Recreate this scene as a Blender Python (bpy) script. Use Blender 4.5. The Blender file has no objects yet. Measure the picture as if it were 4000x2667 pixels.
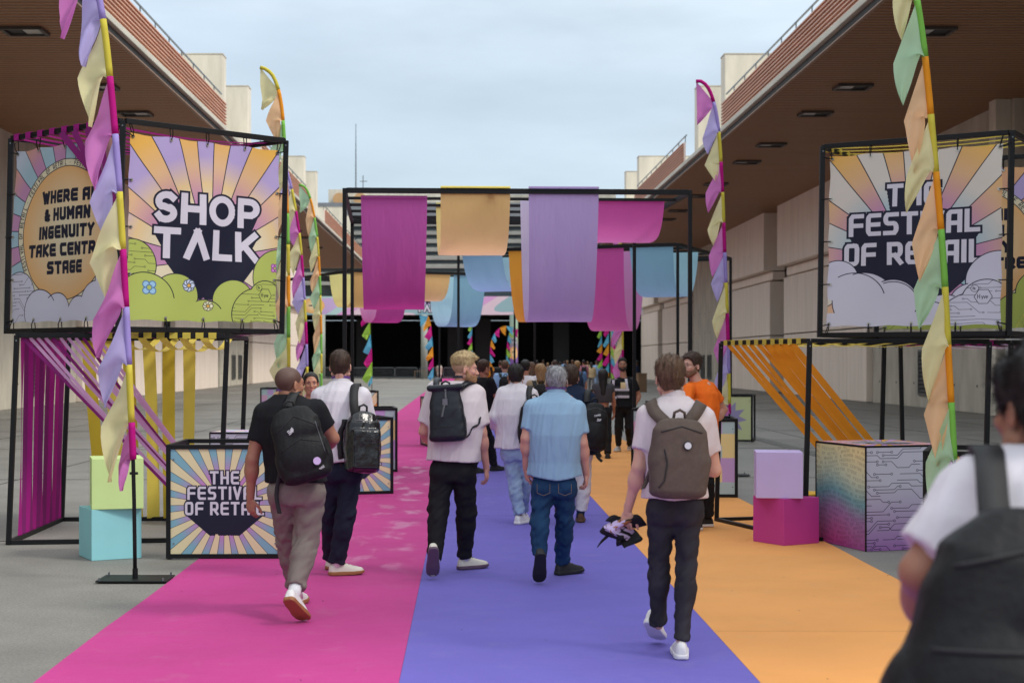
import bpy, math, random
import numpy as np
from mathutils import Vector, Matrix
from mathutils.bvhtree import BVHTree

# ------------------------------------------------------------------ camera, sky, sun, exposure
S = bpy.context.scene
COL = S.collection
R = math.radians
FPX, VX, VY, EYE = 6000.0, 1825.0, 1408.0, 1.75      # focal length / vanishing point measured on the 4000 px photo
cd = bpy.data.cameras.new('camera'); cam = bpy.data.objects.new('camera', cd); COL.objects.link(cam)
cam.location = (0, 0, EYE); cam.rotation_euler = (R(90), 0, 0)
cd.sensor_width = 36; cd.lens = 36 * FPX / 4000
cd.shift_x = (2000 - VX) / 4000; cd.shift_y = (VY - 1333.5) / 4000
cd.clip_start = .05; cd.clip_end = 4000
cd.dof.use_dof = True; cd.dof.focus_distance = 13.2; cd.dof.aperture_fstop = 3.8
S.camera = cam
SUN_EL, SUN_AZ = R(44), R(112)
wd = bpy.data.worlds.new('World'); S.world = wd; wd.use_nodes = True
nt = wd.node_tree; nt.nodes.clear(); L = nt.links
o_ = nt.nodes.new('ShaderNodeOutputWorld'); bg = nt.nodes.new('ShaderNodeBackground')
sky = nt.nodes.new('ShaderNodeTexSky'); sky.sky_type = 'NISHITA'; sky.sun_disc = False
sky.sun_elevation = SUN_EL; sky.sun_rotation = SUN_AZ; sky.air_density = 1.0; sky.dust_density = 2.2; sky.ozone_density = 1.4
tc = nt.nodes.new('ShaderNodeTexCoord'); mp = nt.nodes.new('ShaderNodeMapping'); mp.inputs['Scale'].default_value = (1.2, 1.2, 4.5)
mp.inputs['Location'].default_value = (.3, .1, .4)
ns = nt.nodes.new('ShaderNodeTexNoise'); ns.inputs['Scale'].default_value = 2.3; ns.inputs['Detail'].default_value = 7; ns.inputs['Roughness'].default_value = .55
cr = nt.nodes.new('ShaderNodeMapRange'); cr.inputs[1].default_value = .40; cr.inputs[2].default_value = .72; cr.inputs[3].default_value = .66; cr.inputs[4].default_value = .96
mx = nt.nodes.new('ShaderNodeMix'); mx.data_type = 'RGBA'
# thin overcast: cloud luminance rises from horizon to zenith (CIE overcast law)
sx_ = nt.nodes.new('ShaderNodeSeparateXYZ')
mb_ = nt.nodes.new('ShaderNodeMath'); mb_.operation = 'MAXIMUM'; mb_.inputs[1].default_value = 0
vm = nt.nodes.new('ShaderNodeVectorMath'); vm.operation = 'MULTIPLY_ADD'; vm.inputs[0].default_value = (9.6, 9.5, 9.2); vm.inputs[2].default_value = (3.45, 4.35, 5.15)

L.new(tc.outputs['Generated'], sx_.inputs[0]); L.new(sx_.outputs[2], mb_.inputs[0]); L.new(mb_.outputs[0], vm.inputs[1]); 
n3 = nt.nodes.new('ShaderNodeTexNoise'); n3.inputs['Scale'].default_value = 3.4; n3.inputs['Detail'].default_value = 6; n3.inputs['Roughness'].default_value = .5; L.new(mp.outputs[0], n3.inputs['Vector'])
c3 = nt.nodes.new('ShaderNodeMapRange'); c3.inputs[1].default_value = .3; c3.inputs[2].default_value = .7; c3.inputs[3].default_value = .86; c3.inputs[4].default_value = 1.16; L.new(n3.outputs['Fac'], c3.inputs[0])
v3 = nt.nodes.new('ShaderNodeVectorMath'); v3.operation = 'SCALE'; L.new(vm.outputs[0], v3.inputs[0]); L.new(c3.outputs[0], v3.inputs[3]); L.new(v3.outputs[0], mx.inputs[7])
L.new(tc.outputs['Generated'], mp.inputs[0]); L.new(mp.outputs[0], ns.inputs['Vector']); L.new(ns.outputs['Fac'], cr.inputs[0])
L.new(cr.outputs[0], mx.inputs[0]); L.new(sky.outputs[0], mx.inputs[6]); L.new(mx.outputs[2], bg.inputs[0]); L.new(bg.outputs[0], o_.inputs[0])
bg.inputs[1].default_value = .10
sl = bpy.data.lights.new('sun', 'SUN'); sun = bpy.data.objects.new('sun', sl); COL.objects.link(sun)
sl.energy = 1.5; sl.angle = R(12); sl.color = (1, .95, .87)
sd = Vector((math.sin(SUN_AZ) * math.cos(SUN_EL), math.cos(SUN_AZ) * math.cos(SUN_EL), math.sin(SUN_EL)))
sun.rotation_euler = sd.to_track_quat('Z', 'Y').to_euler()
S.view_settings.view_transform = 'Standard'; S.view_settings.look = 'None'
S.view_settings.exposure = 0.58; S.view_settings.gamma = 1
S.render.engine = 'CYCLES'
S.cycles.use_denoising = True; S.cycles.max_bounces = 6; S.cycles.sample_clamp_indirect = 6

# ------------------------------------------------------------------ helpers
def W(px, py, d):
    "world point seen at photo pixel (px,py) at distance d"
    return Vector(((px - VX) * d / FPX, d, EYE - (py - VY) * d / FPX))
def G(px, py):
    "ground point under photo pixel"
    d = FPX * EYE / (py - VY)
    return Vector(((px - VX) * d / FPX, d, 0))
def tag(o, label=None, cat=None, group=None, kind=None):
    if label: o['label'] = label
    if cat: o['category'] = cat
    if group: o['group'] = group
    if kind: o['kind'] = kind
    return o
def empty(name, loc=(0, 0, 0), rz=0, label=None, cat=None, group=None):
    o = bpy.data.objects.new(name, None); COL.objects.link(o)
    o.location = loc; o.rotation_euler = (0, 0, rz); o.empty_display_size = .1
    return tag(o, label, cat, group)
def link(name, me, mats, parent=None, smooth=False):
    o = bpy.data.objects.new(name, me); COL.objects.link(o)
    if not isinstance(mats, (list, tuple)): mats = [mats]
    for m in mats: me.materials.append(m)
    if parent is not None:
        o.parent = parent
    if smooth and len(me.polygons):
        me.polygons.foreach_set('use_smooth', np.ones(len(me.polygons), dtype=bool))
    return o
class MB:
    "collects polygons; build() makes ONE mesh object"
    def __init__(s): s.v = []; s.f = []; s.m = []; s.uv = []
    def poly(s, pts, m=0, uv=None):
        n = len(s.v); s.v += [tuple(p) for p in pts]; s.f.append(tuple(range(n, n + len(pts)))); s.m.append(m)
        s.uv.append(uv if uv else [(0, 0)] * len(pts)); return s
    def box(s, c, size, rot=None, m=0):
        c = Vector(c); hx, hy, hz = size[0] / 2, size[1] / 2, size[2] / 2
        P = [Vector((x, y, z)) for z in (-hz, hz) for y in (-hy, hy) for x in (-hx, hx)]
        if rot is not None: P = [rot @ p for p in P]
        P = [tuple(c + p) for p in P]; n = len(s.v); s.v += P
        for q in ((0, 2, 3, 1), (4, 5, 7, 6), (0, 1, 5, 4), (2, 6, 7, 3), (0, 4, 6, 2), (1, 3, 7, 5)):
            s.f.append(tuple(n + i for i in q)); s.m.append(m); s.uv.append([(0, 0), (1, 0), (1, 1), (0, 1)])
        return s
    def bar(s, p, q, w, h=None, m=0, up=(0, 0, 1)):
        p = Vector(p); q = Vector(q); h = h or w; a = (q - p)
        if a.length < 1e-6: return s
        z = a.normalized(); u = Vector(up)
        if abs(z.dot(u)) > .98: u = Vector((0, 1, 0))
        x = u.cross(z).normalized(); y = z.cross(x)
        return s.box((p + q) / 2, (w, h, a.length), Matrix((x, y, z)).transposed(), m)
    def tube(s, pts, r, n=8, m=0, caps=True):
        pts = [Vector(p) for p in pts]; rr = r if isinstance(r, (list, tuple)) else [r] * len(pts); rings = []
        prev = None
        for i, p in enumerate(pts):
            t = (pts[min(i + 1, len(pts) - 1)] - pts[max(i - 1, 0)]).normalized()
            if prev is None:
                u = Vector((0, 0, 1)) if abs(t.z) < .9 else Vector((0, 1, 0))
                x = u.cross(t).normalized()
            else:
                x = (prev - t * prev.dot(t)).normalized()
            prev = x; y = t.cross(x); b = len(s.v)
            for k in range(n):
                a = 2 * math.pi * k / n; s.v.append(tuple(p + x * (rr[i] * math.cos(a)) + y * (rr[i] * math.sin(a))))
            rings.append(b)
        for i in range(len(rings) - 1):
            for k in range(n):
                a, b = rings[i], rings[i + 1]; k2 = (k + 1) % n
                s.f.append((a + k, a + k2, b + k2, b + k)); s.m.append(m); s.uv.append([(0, 0)] * 4)
        if caps:
            s.f.append(tuple(rings[0] + k for k in reversed(range(n)))); s.m.append(m); s.uv.append([(0, 0)] * n)
            s.f.append(tuple(rings[-1] + k for k in range(n))); s.m.append(m); s.uv.append([(0, 0)] * n)
        return s
    def grid(s, fn, nu, nv, m=0):
        n = len(s.v)
        for j in range(nv + 1):
            for i in range(nu + 1): s.v.append(tuple(fn(i / nu, j / nv)))
        for j in range(nv):
            for i in range(nu):
                a = n + j * (nu + 1) + i
                s.f.append((a, a + 1, a + nu + 2, a + nu + 1)); s.m.append(m)
                s.uv.append([(i / nu, j / nv), ((i + 1) / nu, j / nv), ((i + 1) / nu, (j + 1) / nv), (i / nu, (j + 1) / nv)])
        return s
    def ribbon(s, pts, w, side, m=0, tw=0.0):
        "flat strip through pts, width w along side (vector or function)"
        n = len(pts)
        def fn(u, v):
            x = v * (n - 1); i = min(int(x), n - 2); t = x - i
            p = Vector(pts[i]).lerp(Vector(pts[i + 1]), t)
            sv = Vector(side(v) if callable(side) else side).normalized()
            return p + sv * ((u - .5) * w)
        return s.grid(fn, 1, n - 1, m)
    def build(s, name, mats, parent=None, smooth=False, bevel=0, solid=0, keep=False):
        me = bpy.data.meshes.new(name); me.from_pydata(s.v, [], s.f)
        me.polygons.foreach_set('material_index', s.m)
        ul = me.uv_layers.new(name='UVMap'); ul.data.foreach_set('uv', [c for f in s.uv for p in f for c in p])
        o = link(name, me, mats, parent, smooth)
        if solid:
            md = o.modifiers.new('solid', 'SOLIDIFY'); md.thickness = solid; md.offset = 0
        if bevel:
            md = o.modifiers.new('bevel', 'BEVEL'); md.width = bevel; md.segments = 2; md.limit_method = 'ANGLE'
        return o
def box_obj(name, c, size, mat, parent=None, rot=None, bevel=0):
    return MB().box(c, size, rot).build(name, mat, parent, bevel=bevel)
def dup(o, parent=None, loc=None):
    c = o.copy(); COL.objects.link(c)
    if parent is not None: c.parent = parent
    if loc is not None: c.location = loc
    return c

# ------------------------------------------------------------------ materials
MATS = {}
def srgb(r, g, b):
    return tuple(((c / 255) / 12.92 if c / 255 <= .04045 else ((c / 255 + .055) / 1.055) ** 2.4) for c in (r, g, b))
def pm(name, col, rough=.7, var=.12, scale=6.0, bump=0.0, bscale=80.0, metal=0.0, stretch=(1, 1, 1), trans=0.0, spec=.5, coat=0.0, detail=5, sub=0.0, bdist=.01, hue=None, coord='Object'):
    if name in MATS: return MATS[name]
    m = bpy.data.materials.new(name); m.use_nodes = True; n = m.node_tree.nodes; l = m.node_tree.links
    b = n['Principled BSDF']; out = n['Material Output']
    t = n.new('ShaderNodeTexCoord'); mpp = n.new('ShaderNodeMapping'); mpp.inputs['Scale'].default_value = stretch
    l.new(t.outputs[coord], mpp.inputs[0])
    nz = n.new('ShaderNodeTexNoise'); nz.inputs['Scale'].default_value = scale; nz.inputs['Detail'].default_value = detail; nz.inputs['Roughness'].default_value = .6
    l.new(mpp.outputs[0], nz.inputs['Vector'])
    mr = n.new('ShaderNodeMapRange'); mr.inputs[1].default_value = .25; mr.inputs[2].default_value = .75
    l.new(nz.outputs['Fac'], mr.inputs[0])
    mix = n.new('ShaderNodeMix'); mix.data_type = 'RGBA'; l.new(mr.outputs[0], mix.inputs[0])
    lo = tuple(c * (1 - var) for c in col); hi = tuple(min(1, c * (1 + var)) for c in col)
    if hue: hi = hue
    mix.inputs[6].default_value = (*lo, 1); mix.inputs[7].default_value = (*hi, 1)
    l.new(mix.outputs[2], b.inputs['Base Color'])
    b.inputs['Roughness'].default_value = rough; b.inputs['Metallic'].default_value = metal; b.inputs['Specular IOR Level'].default_value = spec
    b.inputs['Coat Weight'].default_value = coat
    if sub:
        b.inputs['Subsurface Weight'].default_value = sub; b.inputs['Subsurface Radius'].default_value = (.012, .005, .003)
    if bump:
        n2 = n.new('ShaderNodeTexNoise'); n2.inputs['Scale'].default_value = bscale; n2.inputs['Detail'].default_value = 4
        l.new(mpp.outputs[0], n2.inputs['Vector'])
        bp = n.new('ShaderNodeBump'); bp.inputs['Strength'].default_value = bump; bp.inputs['Distance'].default_value = bdist
        l.new(n2.outputs['Fac'], bp.inputs['Height']); l.new(bp.outputs[0], b.inputs['Normal'])
    if trans:
        tr = n.new('ShaderNodeBsdfTranslucent'); l.new(mix.outputs[2], tr.inputs[0])
        ms = n.new('ShaderNodeMixShader'); ms.inputs[0].default_value = trans
        l.new(b.outputs[0], ms.inputs[1]); l.new(tr.outputs[0], ms.inputs[2]); l.new(ms.outputs[0], out.inputs[0])
    MATS[name] = m
    return m
def img_mat(name, arr, rough=.65, trans=0.0, spec=.3, bump=0.0):
    "flat print: numpy picture drawn in this script -> UV mapped colour"
    if name in MATS: return MATS[name]
    h, w = arr.shape[:2]
    im = bpy.data.images.new(name, w, h, alpha=False); a = np.ones((h, w, 4), np.float32); a[..., :3] = np.where(arr <= .0031308, arr * 12.92, 1.055 * np.clip(arr, 1e-5, 1) ** (1 / 2.4) - .055)
    im.pixels.foreach_set(a[::-1].ravel()); im.update(); im.pack()
    m = bpy.data.materials.new(name); m.use_nodes = True; n = m.node_tree.nodes; l = m.node_tree.links; b = n['Principled BSDF']
    t = n.new('ShaderNodeTexImage'); t.image = im; t.extension = 'EXTEND'
    l.new(t.outputs[0], b.inputs['Base Color']); b.inputs['Roughness'].default_value = rough; b.inputs['Specular IOR Level'].default_value = spec
    if bump:
        tco = n.new('ShaderNodeTexCoord'); n2 = n.new('ShaderNodeTexNoise'); n2.inputs['Scale'].default_value = 3; n2.inputs['Detail'].default_value = 3
        l.new(tco.outputs['Object'], n2.inputs['Vector']); bp = n.new('ShaderNodeBump'); bp.inputs['Strength'].default_value = bump; bp.inputs['Distance'].default_value = .03
        l.new(n2.outputs['Fac'], bp.inputs['Height']); l.new(bp.outputs[0], b.inputs['Normal'])
    if trans:
        tr = n.new('ShaderNodeBsdfTranslucent'); l.new(t.outputs[0], tr.inputs[0]); ms = n.new('ShaderNodeMixShader'); ms.inputs[0].default_value = trans
        l.new(b.outputs[0], ms.inputs[1]); l.new(tr.outputs[0], ms.inputs[2]); l.new(ms.outputs[0], n['Material Output'].inputs[0])
    MATS[name] = m
    return m
def black_metal(): return pm('black_powder_coat', (.007, .007, .008), .5, .2, 12, .05, 300, spec=.25)
# ------------------------------------------------------------------ flat print drawing (numpy)
class Cv:
    def __init__(s, w, h, col=(1, 1, 1)):
        s.w, s.h = w, h; s.a = np.empty((h, w, 3), np.float32); s.a[:] = col
        s.Y, s.X = np.mgrid[0:h, 0:w].astype(np.float32); s.X += .5; s.Y += .5
    def blend(s, mask, col, sl=(slice(None), slice(None))):
        m = np.clip(mask, 0, 1)[..., None]; c = np.asarray(col, np.float32)
        s.a[sl] = s.a[sl] * (1 - m) + c * m
    def win(s, x0, y0, x1, y1):
        x0 = int(max(0, math.floor(x0))); y0 = int(max(0, math.floor(y0))); x1 = int(min(s.w, math.ceil(x1))); y1 = int(min(s.h, math.ceil(y1)))
        return (slice(y0, max(y0, y1)), slice(x0, max(x0, x1)))
    def dist(s, pts, pad):
        xs = [p[0] for p in pts]; ys = [p[1] for p in pts]
        sl = s.win(min(xs) - pad, min(ys) - pad, max(xs) + pad, max(ys) + pad)
        X, Y = s.X[sl], s.Y[sl]
        if X.size == 0: return sl, None
        D = np.full(X.shape, 1e9, np.float32)
        if len(pts) == 1: pts = [pts[0], (pts[0][0] + .01, pts[0][1])]
        for (ax, ay), (bx, by) in zip(pts[:-1], pts[1:]):
            dx, dy = bx - ax, by - ay; q = dx * dx + dy * dy + 1e-9
            t = np.clip(((X - ax) * dx + (Y - ay) * dy) / q, 0, 1)
            D = np.minimum(D, (X - ax - t * dx) ** 2 + (Y - ay - t * dy) ** 2)
        return sl, np.sqrt(D)
    def stroke(s, pts, w, col, square=False):
        sl, D = s.dist(pts, w * (.75 if square else .5) + 2)
        if D is None: return
        if square:                                   # flat ends and square corners
            X, Y = s.X[sl], s.Y[sl]; n = len(pts); segs = list(zip(pts[:-1], pts[1:])); h = w / 2
            for k, ((ax, ay), (bx, by)) in enumerate(segs):
                if n > 5 and k not in (0, len(segs) - 1): continue
                dx, dy = bx - ax, by - ay; L_ = math.hypot(dx, dy) + 1e-6; dx /= L_; dy /= L_
                t = (X - ax) * dx + (Y - ay) * dy; p = np.abs(-(X - ax) * dy + (Y - ay) * dx); D = np.minimum(D, np.maximum(p, np.maximum(-t, t - L_)))
        s.blend(w / 2 - D + .5, col, sl)
    def fill(s, pts, col, line=0, lcol=(0, 0, 0), grow=0):
        P = list(pts) + [pts[0]]; pad = line + grow + 2
        sl, D = s.dist(P, pad)
        if D is None: return
        X, Y = s.X[sl], s.Y[sl]; ins = np.zeros(X.shape, bool)
        for (ax, ay), (bx, by) in zip(P[:-1], P[1:]):
            if ay == by: continue
            c = ((ay > Y) != (by > Y)) & (X < (bx - ax) * (Y - ay) / (by - ay) + ax); ins ^= c
        sd = np.where(ins, -D, D) - grow
        if col is not None: s.blend(.5 - sd, col, sl)
        if line: s.blend(line / 2 - np.abs(sd) + .5, lcol, sl)
    def circle(s, cx, cy, r, col, line=0, lcol=(0, 0, 0)):
        sl = s.win(cx - r - line - 2, cy - r - line - 2, cx + r + line + 2, cy + r + line + 2)
        D = np.hypot(s.X[sl] - cx, s.Y[sl] - cy) - r
        if D.size == 0: return
        if col is not None: s.blend(.5 - D, col, sl)
        if line: s.blend(line / 2 - np.abs(D) + .5, lcol, sl)
def arc(cx, cy, rx, ry, a0, a1, n=10):
    return [(cx + rx * math.cos(R(a0 + (a1 - a0) * i / n)), cy + ry * math.sin(R(a0 + (a1 - a0) * i / n))) for i in range(n + 1)]
# stroke glyphs in a unit box, y down. t = squared techno face, g = geometric face
def rr(x0, y0, x1, y1, r=.18):
    return arc(x1 - r, y0 + r, r, r, -90, 0, 4) + arc(x1 - r, y1 - r, r, r, 0, 90, 4) + arc(x0 + r, y1 - r, r, r, 90, 180, 4) + arc(x0 + r, y0 + r, r, r, 180, 270, 4) + [(x1 - r, y0)]
GT = {
 'A': [[(0, 1), (0, .2)] + arc(.2, .2, .2, .2, 180, 270, 4) + [(.8, 0), (.8, 1)], [(0, .6), (.8, .6)]],
 'B': [[(0, 0), (.65, 0), (.8, .15), (.8, .35), (.65, .48), (.8, .62), (.8, .85), (.65, 1), (0, 1), (0, 0)], [(0, .48), (.65, .48)]],
 'C': [[(.8, 0), (.2, 0)] + arc(.2, .2, .2, .2, 270, 180, 4) + [(0, .8)] + arc(.2, .8, .2, .2, 180, 90, 4) + [(.8, 1)]],
 'D': [[(0, 0), (.6, 0), (.8, .2), (.8, .8), (.6, 1), (0, 1), (0, 0)]],
 'E': [[(.8, 0), (.2, 0)] + arc(.2, .2, .2, .2, 270, 180, 4) + [(0, .8)] + arc(.2, .8, .2, .2, 180, 90, 4) + [(.8, 1)], [(0, .5), (.75, .5)]],
 'F': [[(.8, 0), (.2, 0)] + arc(.2, .2, .2, .2, 270, 180, 4) + [(0, 1)], [(0, .52), (.75, .52)]],
 'G': [[(.8, 0), (.2, 0)] + arc(.2, .2, .2, .2, 270, 180, 4) + [(0, .8)] + arc(.2, .8, .2, .2, 180, 90, 4) + [(.8, 1), (.8, .5), (.45, .5)]],
 'H': [[(0, 0), (0, 1)], [(.8, 0), (.8, 1)], [(0, .5), (.8, .5)]],
 'I': [[(.0, 0), (.0, 1)]],
 'K': [[(0, 0), (0, 1)], [(.8, 0), (.12, .5), (.8, 1)]],
 'L': [[(0, 0), (0, 1), (.75, 1)]],
 'M': [[(0, 1), (0, 0), (.45, .6), (.9, 0), (.9, 1)]],
 'N': [[(0, 1), (0, 0), (.75, 1), (.75, 0)]],
 'O': [rr(0, 0, .8, 1, .2)],
 'P': [[(0, 1), (0, 0), (.6, 0)] + arc(.6, .2, .2, .2, -90, 0, 4) + arc(.6, .4, .2, .2, 0, 90, 4) + [(0, .6)]],
 'R': [[(0, 1), (0, 0), (.6, 0)] + arc(.6, .2, .2, .2, -90, 0, 4) + arc(.6, .4, .2, .2, 0, 90, 4) + [(0, .6)], [(.4, .6), (.82, 1)]],
 'S': [[(.8, 0), (.2, 0)] + arc(.2, .24, .2, .24, 270, 90, 6) + [(.6, .48)] + arc(.6, .74, .2, .26, -90, 90, 6) + [(0, 1)]],
 'T': [[(0, 0), (.85, 0)], [(.42, 0), (.42, 1)]],
 'U': [[(0, 0), (0, .8)] + arc(.2, .8, .2, .2, 180, 90, 4) + arc(.6, .8, .2, .2, 90, 0, 4) + [(.8, 0)]],
 'V': [[(0, 0), (.4, 1), (.8, 0)]], 'W': [[(0, 0), (.28, 1), (.55, .2), (.82, 1), (1.1, 0)]],
 'Y': [[(0, 0), (.4, .5), (.8, 0)], [(.4, .5), (.4, 1)]],
 'X': [[(0, 0), (.8, 1)], [(.8, 0), (0, 1)]], 'Z': [[(0, 0), (.8, 0), (0, 1), (.8, 1)]],
 '&': [[(.85, 1), (.15, .3), (.2, .05), (.5, .05), (.5, .3), (.05, .65), (.1, .95), (.5, 1), (.85, .6)]],
 '.': [[(0, .55), (.02, .55)]], ':': [[(0, .25), (.02, .25)], [(0, .9), (.02, .9)]], '-': [[(0, .55), (.4, .55)]],
 'y': [[(0, .4), (.25, .95)], [(.5, .4), (.2, 1.25)]], 'v': [[(0, .4), (.25, 1), (.5, .4)]],
 'e': [[(.03, .7), (.5, .7)] + arc(.27, .7, .25, .3, 0, -300, 9)],
}
GG = dict(GT)
GG['O'] = [arc(.45, .5, .47, .5, 0, 360, 28)]
GG['S'] = [arc(.36, .27, .34, .27, -38, -232, 10) + [(.25, .47), (.5, .55)] + arc(.36, .74, .34, .26, -60, 155, 10)]
GG['P'] = [[(0, 1), (0, 0), (.42, 0)] + arc(.42, .29, .32, .29, -90, 90, 10) + [(0, .58)]]
GG['A'] = [[(0, 1), (.4, 0), (.8, 1)]]
GG['K'] = [[(0, 0), (0, 1)], [(.75, 0), (.1, .55)], [(.25, .42), (.78, 1)]]
GG['L'] = [[(0, 0), (0, 1), (.62, 1)]]
def glyphs(txt, x, y, h, face=GT, wx=.62, sp=.26):
    "list of polylines; returns (polylines, width)"
    out = []; cx = x
    for ch in txt:
        if ch == ' ': cx += h * wx * .62; continue
        g = face.get(ch) or GT.get(ch)
        if not g: cx += h * .4; continue
        mw = max(p[0] for pl in g for p in pl)
        for pl in g: out.append([(cx + p[0] * h * wx, y + p[1] * h) for p in pl])
        cx += mw * h * wx + sp * h
    return out, cx - sp * h - x
def text(cv, txt, x, y, h, w, col, face=GT, wx=.62, sp=.26, align='l'):
    pls, tw = glyphs(txt, 0, 0, h, face, wx, sp)
    ox = x - (tw / 2 if align == 'c' else 0)
    for pl in pls: cv.stroke([(p[0] + ox, p[1] + y) for p in pl], w, col, True)
    return tw
DK = srgb(24, 27, 48); WHT = srgb(206, 202, 214)
def mixc(a, b, t): return tuple(x * (1 - t) + y * t for x, y in zip(a, b))
def rays(cv, cx, cy, edges, cols, rad, line=4):
    "alternating sectors; cols = list of gradient stop lists [(t,col)..] by radius / rad"
    X, Y = cv.X - cx, cv.Y - cy; ang = np.degrees(np.arctan2(Y, X)) % 360; rr_ = np.hypot(X, Y) / rad
    E = sorted(e % 360 for e in edges); idx = np.searchsorted(np.array(E), ang) % len(E)
    for k in range(len(cols)):
        st = cols[k]; m = (idx % len(cols)) == k
        c = np.stack([np.interp(rr_, [s[0] for s in st], [s[1][j] for s in st]) for j in range(3)], -1)
        cv.a[m] = c[m]
    for e in E:
        cv.stroke([(cx, cy), (cx + 3 * rad * math.cos(R(e)), cy + 3 * rad * math.sin(R(e)))], line, DK)
def circuit(cv, x0, y0, x1, y1, n, seed, w=2.2, col=DK, clip=None, step=16):
    "printed circuit traces on a coarse grid, 45 degree bends, ring ends, no crossings"
    rnd = random.Random(seed); occ = set(); base = cv.a.copy() if clip is not None else None; k = tries = 0
    nx, ny = int((x1 - x0) / step), int((y1 - y0) / step)
    while k < n and tries < n * 14:
        tries += 1; i, j = rnd.randint(-1, nx), rnd.randint(0, ny); dx = rnd.choice((-1, 1)); cells = [(i, j)]
        for s_ in range(rnd.randint(1, 3)):
            for _ in range(rnd.randint(2, 7)): i += dx; cells.append((i, j))
            if rnd.random() < .8:
                dy = rnd.choice((-1, 1))
                for _ in range(rnd.randint(1, 3)): i += dx; j += dy; cells.append((i, j))
        for _ in range(rnd.randint(1, 3)): i += dx; cells.append((i, j))
        if any(c in occ for c in cells): continue
        occ.update(cells); k += 1
        pp = [(x0 + c[0] * step, y0 + c[1] * step) for c in cells]; cv.stroke(pp, w, col)
        for e in (pp[0], pp[-1]):
            if rnd.random() < .75:
                bc = cv.a[int(min(max(e[1] + step * .45, 0), cv.h - 1)), int(min(max(e[0], 0), cv.w - 1))].copy(); cv.circle(e[0], e[1], w * 1.9, tuple(bc), w * .9, col)
    if clip is not None:
        m = np.clip(clip, 0, 1)[..., None]; cv.a = base * (1 - m) + cv.a * m
def big_text(cv, lines, face, cx, sw, vpt, olw, shadow=True, wx=.62, sp=.26, txt=None):
    "lines: (text,y,h). dark extruded block towards vpt, outline, light letters"
    allp = []
    for t, y, h, *ax in lines:
        pls, tw = glyphs(t, 0, 0, h, face, wx, sp); ox = (ax[0] if ax else cx) - tw / 2
        allp += [[(p[0] + ox, p[1] + y) for p in pl] for pl in pls]
    if shadow:
        for s_ in range(24, 0, -1):
            f = s_ / 24 * .62
            for pl in allp: cv.stroke([(p[0] + (vpt[0] - p[0]) * f, p[1] + (vpt[1] - p[1]) * f) for p in pl], sw * (1 - f * .3) + olw, DK)
        xs = [p[0] for pl in allp for p in pl]; ys = [p[1] for pl in allp for p in pl]
        last = max(ys); lx = [p[0] for pl in allp for p in pl if p[1] > last - lines[-1][2] * .3]
        cv.fill([(min(lx), last), (max(lx), last), (vpt[0] + (max(lx) - vpt[0]) * .4, last + (vpt[1] - last) * .62), (vpt[0] + (min(lx) - vpt[0]) * .4, last + (vpt[1] - last) * .62)], DK)
    for pl in allp: cv.stroke(pl, sw + olw * 2, DK, True)
    for pl in allp: cv.stroke(pl, sw, txt or WHT, True)
CREAM = srgb(216, 206, 176); YEL = srgb(226, 176, 84); ORG = srgb(216, 164, 116); LAV = srgb(174, 158, 204); PNK = srgb(186, 136, 172)
SKYB = srgb(158, 186, 198); GRN = srgb(172, 186, 96); PURP = srgb(164, 112, 178); LWH = srgb(202, 200, 216)
def clouds(cv, cs, col, lw=4):
    for (x, y, r) in cs: cv.circle(x, y, r, col, lw, DK)
    w = cv.w
def hyve(cv, x, y, r, bgc, line=DK):
    pts = [(x + r * math.cos(R(60 * k)), y + r * math.sin(R(60 * k))) for k in range(6)]
    cv.fill(pts, bgc, 2.5, line); text(cv, 'H', x - r * .62, y - r * .28, r * .5, 2.4, line, wx=.6)
    text(cv, 'yve', x - r * .2, y - r * .28, r * .5, 2.2, line, wx=.75, sp=.12)
    cv.circle(x - r * .95, y - r * 1.05, r * .42, bgc, 2, line); text(cv, 'By', x - r * 1.15, y - r * 1.2, r * .28, 1.8, line, wx=.6, sp=.15)
def flower(cv, x, y, r, petals, pc, lc, cc):
    for k in range(petals):
        a = R(45 + 360 * k / petals); cv.circle(x + r * .58 * math.cos(a), y + r * .58 * math.sin(a), r * .42, pc, 4, lc)
    cv.circle(x, y, r * .34, cc, 4, lc)

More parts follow.
